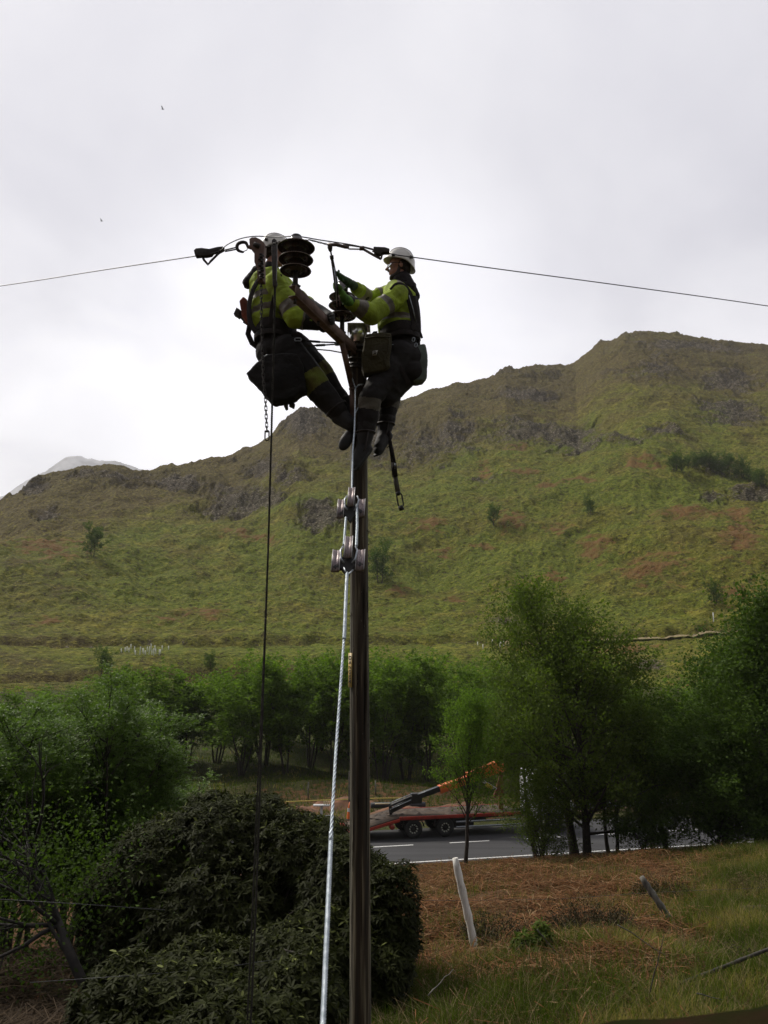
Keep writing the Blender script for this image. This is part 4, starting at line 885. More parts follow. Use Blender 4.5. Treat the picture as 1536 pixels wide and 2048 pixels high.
def helmet(parent, c, fw, up, k=1.0, label=None):
    """climbing style helmet: c centre of the head, fw face direction, up"""
    fw = Vector(fw).normalized(); up = (Vector(up) - fw * Vector(up).dot(fw)).normalized(); rt = fw.cross(up).normalized(); M = Matrix((fw, rt, up)).transposed(); C_ = Vector(c)
    o = empty('helmet_group', C_) if False else None
    n, m = 48, 18; V = []; Fq = []
    for sh, rin in ((0, 1.0), (1, 0.965)):
        for i in range(m + 1):
            for j in range(n):
                a = j / n * 2 * math.pi; ca, sa = math.cos(a), math.sin(a)
                low = -0.015 + 0.022 * ca - 0.030 * max(0, -ca) ** 1.5 + 0.018 * math.exp(-((abs(a - math.pi * (1 if a < 4.7 else 1)) - 1.45) / 0.35) ** 2) * 0   # rim height round the head
                low = 0.028 * ca - 0.012 - 0.040 * sstep(0.2, 1.0, -ca)
                el = i / m; z = low + (0.150 - low) * math.sin(el * math.pi / 2); q = math.sqrt(max(0, 1 - (max(0, z + 0.01) / 0.162) ** 2)) if z > -0.01 else 1.0
                flare = 1 + 0.035 * (1 - sstep(0, 0.14, el)) ; rx = 0.145 * q * flare * rin; ry = 0.115 * q * flare * rin
                if ca > 0.55: rx *= 1 + 0.10 * (1 - sstep(0.0, 0.2, el)) * sstep(0.55, 1, ca)
                V.append(C_ + M @ Vector((rx * ca - 0.006, ry * sa, z * (1 if sh == 0 else 0.975) + (0.0 if el > 0 else -0.004))))
    for sh in (0, 1):
        base = sh * (m + 1) * n
        for i in range(m):
            for j in range(n): f = [base + i * n + j, base + i * n + (j + 1) % n, base + (i + 1) * n + (j + 1) % n, base + (i + 1) * n + j]; Fq.append(f if sh == 0 else f[::-1])
    for j in range(n): Fq.append([j, (m + 1) * n + j, (m + 1) * n + (j + 1) % n, (j + 1) % n])
    b = MB().add([list(v) for v in V], Fq); h = b.build('helmet', M_HELM, parent, smooth=True)
    # edge trim, vents line and clips
    b = MB(); b.tube([V[j % n] for j in range(n + 1)], 0.0045, 6, cap=False); b.build('helmet_rim', simple('pale_trim', (0.45, 0.42, 0.37), (0.3, 0.28, 0.24), 0.4), h, smooth=True)
    b = MB()
    for sy in (-1, 1):
        pts = [C_ + M @ Vector((0.115 * math.cos(t) + 0.0, sy * 0.119 * math.sqrt(max(0.05, 1 - (0.105 * math.sin(t) / 0.16) ** 2 - 0.0)) * (1 - 0.18 * abs(math.cos(t)) ** 3), 0.006 + 0.100 * math.sin(t))) for t in np.linspace(0.15, math.pi - 0.35, 18)]
        b.tube(pts, 0.0030, 5)
        for tx in (0.075, -0.10): b.box(C_ + M @ Vector((tx, sy * 0.100, 0.015)), (0.030, 0.012, 0.026), M)
        b.build('headlamp_strap', M_IRON, h, smooth=True); b = MB()
    return h, M
def head(body, c, fw, up, k=1.10):
    """skull, jaw, nose, ears, brow as part of the one body"""
    fw = Vector(fw).normalized(); up = (Vector(up) - fw * Vector(up).dot(fw)).normalized(); rt = fw.cross(up).normalized(); M = Matrix((fw, rt, up)).transposed(); C_ = Vector(c)
    g = lambda x, y, z: C_ + M @ Vector((x * k, y * 1.03, z * k))
    body.ell(g(-0.010, 0, 0.020), (0.098, 0.077, 0.098), M); body.ell(g(0.022, 0, -0.050), (0.068, 0.060, 0.068), M)
    body.cap(g(0.040, 0, -0.095), g(0.068, 0, -0.100), 0.026, 0.019); body.cap(g(0.000, 0.046, -0.072), g(0.055, 0.018, -0.102), 0.022, 0.018); body.cap(g(0.000, -0.046, -0.072), g(0.055, -0.018, -0.102), 0.022, 0.018)
    body.cap(g(0.084, 0, 0.004), g(0.113, 0, -0.030), 0.009, 0.0115); body.cap(g(0.100, 0.010, -0.034), g(0.100, -0.010, -0.034), 0.009, 0.009)
    body.cap(g(0.076, 0.026, 0.014), g(0.076, -0.026, 0.014), 0.013, 0.013); body.cap(g(0.083, 0.014, -0.058), g(0.083, -0.014, -0.058), 0.0085, 0.0085); body.cap(g(0.080, 0.012, -0.070), g(0.080, -0.012, -0.070), 0.0090, 0.0090)
    body.ell(g(0.055, 0.036, -0.025), (0.030, 0.022, 0.022), M); body.ell(g(0.055, -0.036, -0.025), (0.030, 0.022, 0.022), M)
    for s_ in (-1, 1): body.ell(g(-0.012, s_ * 0.080, -0.020), (0.018, 0.009, 0.030), M)
    return g, M
def strap_on(b, pts, w_, th=0.006):
    """flat web along a path, wide side lying against the camera side of the body"""
    P0 = [Vector(p) for p in pts]; 
    for a, c in zip(P0, P0[1:]): b.beam(a, c, th, w_, up=(0, 0, 1)) if abs((c - a).normalized().z) < 0.5 else b.beam(a, c, w_, th, up=(0, -1, 0))

# ------------------------------------------------------------------ right worker: faces left, we see his left side
Wc = 7.22
W2 = empty('person', at(745, 930, 7.05), label='worker on the right of the pole in profile, gripping a lever with green gloves', cat='person')
hc = at(797, 533, Wc); fw2 = Vector((-1, -0.12, -0.05))
nk = at(806, 565, Wc); chest = at(798, 602, Wc); waist = at(796, 655, Wc); pel = at(800, 700, Wc)
shN = at(796, 590, Wc - 0.185); shF = at(783, 584, Wc + 0.19); elN = at(742, 628, Wc - 0.30); wrN = at(694, 602, 6.72); elF = at(742, 600, Wc + 0.16); wrF = at(705, 570, 6.86)
hpN = at(798, 712, Wc - 0.10); hpF = at(800, 708, Wc + 0.12); knN = at(741, 795, 6.98); anN = at(727, 893, 7.03); toN = at(712, 925, 6.98)
knF = at(778, 800, 7.36); anF = at(768, 868, 7.34); toF = at(757, 895, 7.24)
B = Body()
B.cap(nk, hc + Vector((0.01, 0, -0.04)), 0.062, 0.056); g2, M2_ = head(B, hc, fw2, (0.03, 0, 1))
B.cap(nk, chest, 0.07, 0.11, 'torso'); B.cap(chest, waist, 0.125, 0.11, 'torso'); B.cap(waist, pel, 0.11, 0.12, 'torso'); B.cap(shN, shF, 0.068, 0.068)
for a, e_, w_ in ((shN, elN, wrN), (shF, elF, wrF)): B.cap(a, e_, 0.055, 0.040); B.cap(e_, w_, 0.040, 0.027)
for h_, k_, a_, t_ in ((hpN, knN, anN, toN), (hpF, knF, anF, toF)): B.cap(h_, k_, 0.092, 0.060); B.cap(k_, a_, 0.058, 0.036); B.cap(a_, t_, 0.036, 0.030)
B.cap(wrN, at(685, 592, 6.60), 0.020, 0.018); B.cap(wrF, at(694, 562, 6.70), 0.018, 0.016)
def skin_m(C_, s): 
    return np.zeros(len(C_), int)
body2 = B.finish('body', M_SKIN, W2, voxel=0.0062, smooth=3)
# hair and short beard
Hh = Body(); Hh.ell(g2(-0.030, 0, 0.005), (0.086, 0.0825, 0.085), M2_); Hh.ell(g2(-0.055, 0, -0.035), (0.055, 0.070, 0.050), M2_); Hh.finish('hair', M_HAIR, W2, 0.007, 2, wrinkle=0.003, wscale=50)
Hb = Body()
for s_ in (-1, 1): Hb.cap(g2(0.004, s_ * 0.066, -0.040), g2(0.014, s_ * 0.052, -0.082), 0.012, 0.020); Hb.cap(g2(0.014, s_ * 0.050, -0.084), g2(0.062, s_ * 0.016, -0.108), 0.020, 0.021)
Hb.cap(g2(0.066, 0.012, -0.106), g2(0.066, -0.012, -0.106), 0.0225, 0.0225); Hb.cap(g2(0.094, 0.012, -0.049), g2(0.094, -0.012, -0.049), 0.005, 0.005); Hb.finish('beard', M_HAIR, W2, 0.005, 2, wrinkle=0.0025, wscale=60)
helm2, _ = helmet(W2, g2(-0.012, 0, 0.040), fw2 + Vector((0, 0, 0.10)), (0.12, 0, 1))
# sunglasses
b = MB()
for s_ in (-1, 1):
    b.prism([g2(0.094, s_ * 0.004 + s_ * 0.006, 0.008), g2(0.078, s_ * 0.062, 0.008), g2(0.070, s_ * 0.068, -0.004), g2(0.078, s_ * 0.060, -0.024), g2(0.092, s_ * 0.022, -0.026), g2(0.097, s_ * 0.010, -0.012)], (M2_ @ Vector((0.004, 0, 0))))
gl_ = b.build('sunglasses', M_LENS, W2)
b = MB()
for s_ in (-1, 1): b.tube([g2(0.074, s_ * 0.068, 0.002), g2(0.03, s_ * 0.080, 0.002), g2(-0.02, s_ * 0.085, -0.006)], 0.0035, 6)
b.tube([g2(0.095, 0.012, 0.004), g2(0.099, 0, 0.002), g2(0.095, -0.012, 0.004)], 0.003, 5); b.build('frame', M_IRON, gl_)
# shirt
J = Body()
J.cap(at(803, 580, Wc), at(800, 600, Wc), 0.085, 0.150, 'torso'); J.cap(at(799, 604, Wc), at(795, 628, Wc), 0.158, 0.165, 'torso'); J.cap(at(795, 628, Wc), at(796, 657, Wc), 0.165, 0.150, 'torso'); J.ell(at(795, 655, Wc), (0.185, 0.19, 0.085))
J.cap(shN, at(792, 584, Wc), 0.092, 0.10, 'torso'); J.cap(shF, at(792, 584, Wc), 0.088, 0.10, 'torso')
J.cap(shN, elN, 0.094, 0.088, 'arm'); J.cap(elN, elN + (wrN - elN) * 0.86, 0.088, 0.054, 'fore'); J.cap(shF, elF, 0.085, 0.068, 'arm'); J.cap(elF, elF + (wrF - elF) * 0.8, 0.068, 0.048, 'fore')
J.ell(at(744, 632, Wc - 0.28), (0.075, 0.08, 0.07))
def jm2(C_, s):
    idx, tt = s.near(C_); tg = np.array([x[4] for x in s.seg])[idx]; L_ = np.array([np.linalg.norm(x[1] - x[0]) for x in s.seg])[idx]; o = np.zeros(len(C_), int)
    o[(tg == 'arm') & (tt > 0.42) & (tt < 0.60)] = 1; o[(tg == 'fore') & (tt > 0.42) & (tt < 0.78)] = 1
    z = C_[:, 2]; zb = at(795, 640, Wc).z; o[(tg == 'torso') & (z > zb - 0.055) & (z < zb + 0.005)] = 1; zc = at(795, 618, Wc).z; o[(tg == 'torso') & (z > zc - 0.0) & (z < zc + 0.055) & (C_[:, 0] > at(800, 618, Wc).x - 0.3)] = 1
    sh = (tg == 'torso') & (C_[:, 1] < Wc - 0.06) & (np.abs(C_[:, 0] - at(800, 600, Wc).x) < 0.028) & (z > zc); o[sh] = 1
    return o
J.finish('hi_vis_shirt', [M_HIVIS, M_REFL], W2, 0.0085, 4, wrinkle=0.020, wscale=6.8, seed=4, matf=jm2)
# trousers, knee bands
T_ = Body()
T_.cap(at(799, 668, Wc), at(802, 700, Wc), 0.150, 0.165, 'hip'); T_.ell(at(818, 722, Wc), (0.155, 0.190, 0.165)); T_.ell(at(822, 742, Wc - 0.08), (0.115, 0.11, 0.12))
for h_, k_, a_, r0 in ((hpN, knN, anN, 0.130), (hpF, knF, anF, 0.125)):
    T_.cap(h_, k_, r0, 0.102, 'thigh'); T_.cap(k_, k_ + (a_ - k_) * 0.30, 0.102, 0.092, 'knee'); T_.cap(k_ + (a_ - k_) * 0.30, k_ + (a_ - k_) * 0.62, 0.094, 0.078, 'shin')
T_.cap(hpN, at(775, 770, 7.1), 0.145, 0.125, 'thigh'); T_.cap(at(808, 742, 7.2), at(770, 790, 7.12), 0.150, 0.115, 'thigh')
def tm2(C_, s):
    idx, tt = s.near(C_); tg = np.array([x[4] for x in s.seg])[idx]; o = np.zeros(len(C_), int); o[(tg == 'knee') & (tt > 0.15) & (tt < 0.97)] = 1; return o
M_KNEE = fabric('grey_knee_band', (0.13, 0.115, 0.09), (0.07, 0.062, 0.05), 0.6)
T_.finish('trousers', [M_NAVY, M_KNEE], W2, 0.010, 4, wrinkle=0.012, wscale=6.5, seed=7, matf=tm2)
# boots
for h_, k_, a_, t_, sz in ((hpN, knN, anN, toN, 1.0), (hpF, knF, anF, toF, 0.95)):
    Bo = Body(); s0 = k_ + (a_ - k_) * 0.55; Bo.cap(s0, a_, 0.088, 0.062); Bo.cap(a_, a_ + (t_ - a_) * 0.9, 0.062, 0.048); Bo.cap(a_ + Vector((0.03, 0, -0.02)), t_ + Vector((0.0, 0, -0.03)), 0.052, 0.044)
    bo = Bo.finish('boot', M_BOOT, W2, 0.007, 3, wrinkle=0.003, wscale=20)
    b = MB(); b.beam(a_ + Vector((0.035, -0.01, -0.065)), t_ + Vector((-0.02, -0.01, -0.082)), 0.09, 0.02); b.build('sole', M_BLACK, bo, bevel=0.006)
    b = MB(); q = k_ + (a_ - k_) * 0.72
    b.tube([q + Vector((math.cos(x) * 0.086, math.sin(x) * 0.086, 0)) for x in np.linspace(0, 6.283, 20)], 0.009, 6, cap=False); b.tube([q + Vector((0.03, -0.08, 0)), a_ + Vector((0.02, -0.07, -0.03)), a_ + Vector((-0.02, -0.06, -0.09))], 0.007, 6); b.build('climbing_iron', M_IRON, bo)
# sole of the boot seen from below at the left of the pole (left worker's far foot is built with him)
# gloves
G1 = Body(); hb1 = MB(); G1.b = hb1
hand(hb1, at(693, 600, 6.68), at(680, 586, 6.50), (-0.75, 0.1, 0.55), (-0.45, 0.0, 0.9), -1, r=0.0125, curl=1.15, spread=0.021)
capsule(hb1, at(700, 605, 6.74), at(687, 594, 6.60), 0.046, 0.036); capsule(hb1, at(686, 592, 6.58), at(678, 580, 6.48), 0.036, 0.030)
capsule(hb1, at(679, 577, 6.46), at(672, 568, 6.44), 0.026, 0.020)
G1.finish('glove', M_GLOVEG, W2, 0.0050, 2, wrinkle=0.0025, wscale=30, label='bright green glove of the near hand')
G2 = Body(); hb2 = MB(); G2.b = hb2
hand(hb2, at(701, 567, 6.84), at(686, 556, 6.58), (-0.8, 0.1, 0.45), (-0.3, 0.0, 0.9), -1, r=0.0115, curl=1.1, spread=0.019); capsule(hb2, at(707, 571, 6.9), at(690, 560, 6.68), 0.040, 0.032); capsule(hb2, at(690, 560, 6.66), at(673, 546, 6.50), 0.030, 0.016)
G2.finish('glove', fabric('dark_green_glove', (0.040, 0.085, 0.026), (0.022, 0.042, 0.018), scale=40), W2, 0.0052, 2, wrinkle=0.0025, wscale=30)
Cf = Body(); Cf.cap(at(711, 607, 6.80), at(698, 601, 6.72), 0.057, 0.049); Cf.finish('glove_cuff', M_GLOVED, W2, 0.006, 2)
Cf = Body(); Cf.cap(at(730, 590, 7.16), at(704, 569, 6.88), 0.056, 0.042); Cf.finish('glove_cuff', M_GLOVED, W2, 0.006, 2)
# hood
Ho = Body(); Ho.cap(at(806, 560, Wc), at(812, 578, Wc), 0.082, 0.105); Ho.cap(at(815, 575, Wc), at(826, 592, Wc), 0.085, 0.062); Ho.cap(at(826, 582, Wc), at(829, 604, Wc), 0.048, 0.036); Ho.cap(at(798, 562, Wc - 0.02), at(790, 572, Wc), 0.060, 0.055)
Ho.finish('hood', M_HOOD, W2, 0.008, 3, wrinkle=0.008, wscale=16, seed=2)
# harness
Hs = Body(); 
Hs.cap(at(803, 668, Wc - 0.12), at(803, 668, Wc + 0.12), 0.150, 0.150); hz_w = MB()
belt(hz_w, at(799, 667, Wc), 0.180, 0.192, 0.095, tilt=0.02, th=0.008); belt(hz_w, at(800, 683, Wc), 0.176, 0.195, 0.045, tilt=0.03, th=0.022)
hz_w.ribbon(sm([at(786, 583, Wc - 0.265), at(796, 573, Wc - 0.245), at(808, 576, Wc - 0.225), at(818, 592, Wc - 0.205), at(825, 615, Wc - 0.175), at(830, 640, Wc - 0.150), at(832, 662, Wc - 0.16)], 4), 0.085, 0.012, nrm=(0.35, -1, 0.1))
hz_w.ribbon(sm([at(830, 592, Wc - 0.09), at(835, 620, Wc - 0.06), at(837, 650, Wc - 0.05), at(837, 670, Wc - 0.04)], 4), 0.07, 0.02, nrm=(1, -0.6, 0))
hz_w.ribbon([at(776, 700, Wc - 0.215), at(800, 735, Wc - 0.235), at(818, 768, Wc - 0.19)], 0.045, 0.008); hz_w.ribbon([at(771, 735, 6.955), at(782, 752, 6.95), at(795, 766, 7.0)], 0.05, 0.006)
hz_w.tube([at(837, 680, Wc - 0.05), at(838, 700, Wc - 0.05), at(838, 725, Wc - 0.05)], 0.016, 8); hz_w.tube([at(812, 690, Wc - 0.2), at(800, 730, Wc - 0.22), at(790, 765, Wc - 0.2)], 0.014, 8, flat=0.4)
hz_w.tube([at(838, 655, Wc - 0.03), at(842, 668, Wc - 0.03), at(844, 676, Wc - 0.03)], [0.004, 0.010, 0.012], 6); hz_w.tube([at(754, 668, Wc - 0.10), at(748, 667, Wc - 0.10), at(744, 670, Wc - 0.1)], [0.03, 0.022, 0.012], 8)
hn = hz_w.build('harness', M_HARN, W2, bevel=0.003)
b = MB()
for x, y in ((785, 693), (827, 679), (832, 690)): b = MB(); ring_link(b, at(x, y, Wc - 0.22), (0.2, 0, 1), (1, 0, 0), 0.038, 0.024, 0.004); b.build('buckle', M_GALV, hn)
b = MB()
b.tube([at(818, 590, Wc - 0.23), at(826, 618, Wc - 0.19), at(832, 645, Wc - 0.15)], 0.0045, 6); b.build('cord', M_GALV, hn)

# tool bags (things of their own)
def bag(name, poly, Y, dep, mat, label, seed=1, puff=0.03, wr=0.008):
    o = empty(name, poly_c(poly, Y), label=label, cat='bag'); bb = Body(); cs = poly_c(poly, Y)
    P_ = [at(x, y, Y) for x, y in poly]; bb.b.prism(P_, (0, dep, 0)); 
    me = remesh(bb.b, 0.010, 10); V = me_co(me); N = me_no(me); d = np.linalg.norm((V - np.array(cs)) * np.array([1, 0, 1]), axis=1); V = V + N * (puff * np.exp(-(d / 0.12) ** 2))[:, None] + N * (wr * (1 - np.abs(2 * n3(V, 9, seed) - 1) * 2.4))[:, None]
    me.vertices.foreach_set('co', V.astype(np.float32).ravel()); me.materials.append(mat); me.polygons.foreach_set('use_smooth', np.ones(len(me.polygons), bool)); me.name = 'sack'
    c = bpy.data.objects.new('sack', me); COL.objects.link(c); c.parent = o; me.transform(world_of(o).inverted()); return o
def poly_c(poly, Y):
    P_ = [at(x, y, Y) for x, y in poly]; return sum(P_, Vector()) / len(P_)
bg1 = bag('tool_bag', [(732, 674), (756, 671), (781, 672), (781, 690), (777, 712), (778, 738), (770, 744), (748, 748), (728, 752), (725, 735), (729, 700)], 6.97, 0.13, M_BAGG, 'olive canvas tool bag with a white emblem, beside the pole on the right worker', 3)
b = MB(); b.tube([at(729, 677, 6.90), at(755, 673.5, 6.89), at(781, 674, 6.90)], 0.009, 8); b.tube([at(779, 676, 6.9), at(777, 700, 6.885), at(768, 720, 6.88), at(774, 738, 6.885)], 0.008, 8, flat=0.5); b.build('rim', M_BAGG, bg1, smooth=True)
# emblem: a white tilted patch with a dark curl
b = MB(); ec = at(749.5, 706, 6.862); kx = mpp(706, 6.862); e3 = lambda x, y, dz=0: ec + Vector((x * kx, -dz, y * kx))
b.prism([e3(-5, -6), e3(3.5, -4.5), e3(6, 6), e3(-4, 4)], (0, 0.004, 0)); b.build('emblem', simple('emblem_white', (0.45, 0.43, 0.38), (0.30, 0.28, 0.24), 0.7, scale=60), bg1)
b = MB(); b.tube([e3(-3, -3.5, 0.006), e3(-0.5, -1, 0.006), e3(3, 0.5, 0.006), e3(1, 3.6, 0.006), e3(-2, 2.2, 0.006), e3(-1, -0.5, 0.006), e3(2.8, -2.8, 0.006)], 0.0030, 5); b.build('emblem_mark', M_BLACK, bg1)
bg2 = bag('canvas_pouch', [(836, 694), (850, 693), (853, 715), (851, 735), (852, 755), (845, 764), (828, 768), (822, 764), (826, 740), (833, 715)], 7.16, 0.14, M_BAGT, 'grey green canvas pouch hanging behind the right worker', 5, 0.015, 0.005)
# tether hanging from his far leg
tt_ = empty('hanging_tether', at(779, 868, 7.28), label='dark webbing tether with a karabiner dangling right of the pole', cat='tether')
b = MB(); b.ribbon([at(777, 862, 7.28), at(779, 880, 7.28), at(783, 900, 7.28), at(787, 925, 7.28)], [0.028, 0.034, 0.040, 0.046], 0.008); b.ribbon([at(787, 925, 7.272), at(790, 953, 7.272)], 0.052, 0.014); b.tube([at(774, 895, 7.28), at(784, 889, 7.28)], 0.005, 5); b.build('webbing', M_HARN, tt_)
b = MB(); b.tube([at(789, 932, 7.26), at(791, 932, 7.26)], 0.028, 8); b.build('buckle', M_GALV, tt_)
b = MB(); b.ribbon([at(790, 952, 7.28), at(793, 968, 7.28), at(796, 985, 7.28)], 0.045, 0.006); b.build('pale_webbing', M_KNEE, tt_)
b = MB(); ring_link(b, at(800, 1000, 7.28), at(803, 1018, 7.28) - at(797, 985, 7.28), (1, 0, 0.2), 0.13, 0.05, 0.008); b.tube([at(795, 984, 7.28), at(798, 990, 7.28)], 0.024, 8); b.tube([at(801, 1012, 7.28), at(804, 1020, 7.28)], 0.024, 8); b.build('karabiner', M_BLACK, tt_, smooth=True)

# ------------------------------------------------------------------ left worker: faces right, we see his right side and back
Vc = 7.15
W1 = empty('person', at(690, 870, 7.1), label='left worker leaning back in his harness, face hidden behind the large insulator and hoist', cat='person')
hc1 = at(551, 505, Vc); fw1 = Vector((1, 0.25, -0.18)); nk1 = at(541, 535, Vc); ch1 = at(538, 585, Vc); wa1 = at(548, 645, Vc); pe1 = at(552, 690, Vc)
s1N = at(553, 566, Vc - 0.19); s1F = at(552, 562, Vc + 0.19); e1N = at(592, 636, Vc - 0.24); w1N = at(634, 648, Vc - 0.16); e1F = at(600, 602, Vc + 0.10); w1F = at(648, 625, 6.76)
h1N = at(574, 702, Vc - 0.11); h1F = at(590, 694, Vc + 0.12); k1N = at(629, 768, 7.02); a1N = at(681, 830, 7.06); t1N = at(700, 846, 7.02); k1F = at(640, 750, 7.32); a1F = at(690, 818, 7.34); t1F = at(702, 834, 7.32)
B = Body(); B.cap(nk1, hc1 + Vector((0.0, 0, -0.04)), 0.062, 0.056); g1, M1_ = head(B, hc1, fw1, (0.1, 0, 1))
B.cap(nk1, ch1, 0.07, 0.11); B.cap(ch1, wa1, 0.125, 0.11); B.cap(wa1, pe1, 0.11, 0.12); B.cap(s1N, s1F, 0.068, 0.068)
for a, e_, w_ in ((s1N, e1N, w1N), (s1F, e1F, w1F)): B.cap(a, e_, 0.055, 0.040); B.cap(e_, w_, 0.040, 0.027); B.cap(w_, w_ + (w_ - e_).normalized() * 0.08, 0.025, 0.022)
for h_, k_, a_, t_ in ((h1N, k1N, a1N, t1N), (h1F, k1F, a1F, t1F)): B.cap(h_, k_, 0.092, 0.060); B.cap(k_, a_, 0.058, 0.036); B.cap(a_, t_, 0.036, 0.030)
B.finish('body', M_SKIN, W1, voxel=0.0065, smooth=3)
Hh = Body(); Hh.ell(g1(-0.030, 0, 0.005), (0.086, 0.0825, 0.085), M1_); Hh.ell(g1(-0.05, 0, -0.03), (0.055, 0.070, 0.045), M1_); Hh.finish('hair', M_HAIR, W1, 0.007, 2, wrinkle=0.003, wscale=50)
helmet(W1, g1(-0.010, 0, 0.040), fw1 + Vector((0, 0, 0.1)), (0.0, 0, 1))
J = Body(); J.cap(at(540, 548, Vc), at(540, 572, Vc), 0.080, 0.150, 'torso'); J.cap(at(538, 575, Vc), at(541, 615, Vc), 0.178, 0.190, 'torso'); J.cap(at(541, 615, Vc), at(546, 640, Vc), 0.190, 0.175, 'torso'); J.ell(at(542, 644, Vc), (0.20, 0.20, 0.11), Matrix.Rotation(-0.15, 3, 'Y'))
J.cap(s1N, at(548, 560, Vc), 0.092, 0.10, 'torso'); J.cap(s1F, at(548, 560, Vc), 0.09, 0.10, 'torso'); J.cap(s1N, e1N, 0.098, 0.088, 'arm'); J.cap(e1N, e1N + (w1N - e1N) * 0.55, 0.086, 0.068, 'fore'); J.cap(s1F, e1F, 0.095, 0.082, 'arm'); J.cap(e1F, e1F + (w1F - e1F) * 0.3, 0.080, 0.070, 'fore')
def jm1(C_, s):
    idx, tt = s.near(C_); tg = np.array([x[4] for x in s.seg])[idx]; o = np.zeros(len(C_), int)
    o[(tg == 'arm') & (tt > 0.62) & (tt < 0.86)] = 1; o[(tg == 'fore') & (tt > 0.3) & (tt < 0.9)] = 1
    z = C_[:, 2] - 0.18 * (C_[:, 0] - at(540, 600, Vc).x)
    for py, hh in ((600, 0.032), (628, 0.030)): zb = at(540, py, Vc).z; o[(tg == 'torso') & (np.abs(z - zb) < hh)] = 1
    o[(tg == 'torso') & (C_[:, 1] < Vc - 0.10) & (np.abs(C_[:, 0] - at(556, 580, Vc).x) < 0.024) & (z > at(540, 600, Vc).z) & (z < at(540, 566, Vc).z)] = 1
    return o
J.finish('hi_vis_shirt', [M_HIVIS, M_REFL], W1, 0.0085, 4, wrinkle=0.021, wscale=6.4, seed=14, matf=jm1)
T_ = Body(); T_.cap(at(552, 660, Vc), at(556, 692, Vc), 0.165, 0.165, 'hip'); T_.ell(at(548, 705, Vc), (0.165, 0.19, 0.14))
for h_, k_, a_, r0 in ((h1N, k1N, a1N, 0.150), (h1F, k1F, a1F, 0.145)):
    T_.cap(h_, k_, r0, 0.128, 'thigh'); T_.cap(k_, k_ + (a_ - k_) * 0.30, 0.126, 0.116, 'knee'); T_.cap(k_ + (a_ - k_) * 0.30, k_ + (a_ - k_) * 0.85, 0.116, 0.092, 'shin')
M_KNEEY = fabric('yellow_knee_band', (0.15, 0.18, 0.028), (0.075, 0.042, 0.020), scale=26)
def tm1(C_, s):
    idx, tt = s.near(C_); tg = np.array([x[4] for x in s.seg])[idx]; o = np.zeros(len(C_), int); o[((tg == 'thigh') & (tt > 0.80)) | ((tg == 'knee') & (tt < 0.55))] = 1; return o
T_.finish('trousers', [M_NAVY, M_KNEEY], W1, 0.010, 4, wrinkle=0.012, wscale=6.5, seed=17, matf=tm1)
for k_, a_, t_ in ((k1N, a1N, t1N), (k1F, a1F, t1F)):
    Bo = Body(); s0 = k_ + (a_ - k_) * 0.70; Bo.cap(s0, a_, 0.098, 0.078); Bo.cap(a_, t_, 0.074, 0.054); Bo.cap(a_ + Vector((-0.03, 0, -0.03)), t_ + Vector((0, 0, -0.03)), 0.055, 0.046)
    bo = Bo.finish('boot', M_BOOT, W1, 0.007, 3, wrinkle=0.003, wscale=20)
    b = MB(); q = k_ + (a_ - k_) * 0.80; dd = (a_ - k_).normalized(); uu = dd.cross(Vector((0, 1, 0))).normalized(); vv = dd.cross(uu)
    b.tube([q + uu * math.cos(x) * 0.100 + vv * math.sin(x) * 0.100 for x in np.linspace(0, 6.283, 20)], 0.009, 6, cap=False); b.tube([q - vv * 0.02 + uu * 0.09, q + uu * 0.115, q + uu * 0.11 + dd * 0.03], 0.010, 6); b.build('climbing_iron', M_IRON, bo)
# far boot sole turned to us at the left of the pole
Bo = Body(); sc_ = at(691, 884, 7.02); Ms = Matrix.Rotation(R(28), 3, 'Y'); Bo.ell(sc_, (0.055, 0.035, 0.088), Ms); Bo.cap(sc_ + Vector((0.0, 0.03, 0.03)), at(702, 868, 7.12), 0.05, 0.055); Bo.finish('boot_sole', M_BLACK, W1, 0.006, 2)
# gauntlets
for el_, wr_, hx, hd, s_ in ((e1N, w1N, at(646, 650, Vc - 0.17), (0.9, 0, 0.05), -1), (e1F, w1F, at(660, 634, 6.50), (0.75, -0.2, -0.35), -1)):
    G = Body(); c0_ = el_ + (wr_ - el_) * 0.38; d_ = (wr_ - el_).normalized(); kf = 1.0 if el_ is e1N else 0.76; G.cap(c0_, wr_, 0.088 * kf, 0.060 * kf); G.cap(wr_, Vector(hx), 0.060 * kf, 0.044)
    hand(G.b, wr_, hx, hd, (0.1, -0.5, 0.85), s_, r=0.0135, curl=1.0, spread=0.022); G.finish('gauntlet', M_GLOVED, W1, 0.0058, 2, wrinkle=0.002, wscale=20)
Ho = Body(); Ho.cap(at(540, 542, Vc), at(538, 552, Vc), 0.088, 0.095); Ho.cap(at(515, 545, Vc), at(498, 566, Vc), 0.062, 0.058); Ho.cap(at(528, 545, Vc), at(502, 562, Vc), 0.075, 0.060); Ho.finish('hood', M_HOOD, W1, 0.008, 3, wrinkle=0.007, wscale=16, seed=3)
hw = MB(); hw.ribbon(sm([at(520, 555, Vc - 0.20), at(508, 575, Vc - 0.19), at(500, 600, Vc - 0.17), at(498, 625, Vc - 0.17), at(502, 648, Vc - 0.18), at(512, 664, Vc - 0.19)], 4), 0.05, 0.010, nrm=(-0.5, -1, 0))
hw.ribbon(sm([at(560, 548, Vc - 0.285), at(552, 580, Vc - 0.275), at(545, 615, Vc - 0.235), at(541, 650, Vc - 0.215)], 4), 0.045, 0.008, nrm=(0, -1, 0))
belt(hw, at(551, 664, Vc), 0.192, 0.208, 0.105, tilt=-0.02, th=0.008); belt(hw, at(553, 682, Vc), 0.188, 0.210, 0.05, tilt=-0.02, th=0.024)
hw.ribbon([at(500, 648, Vc), at(496, 668, Vc), at(504, 686, Vc), at(520, 698, Vc)], 0.05, 0.012)
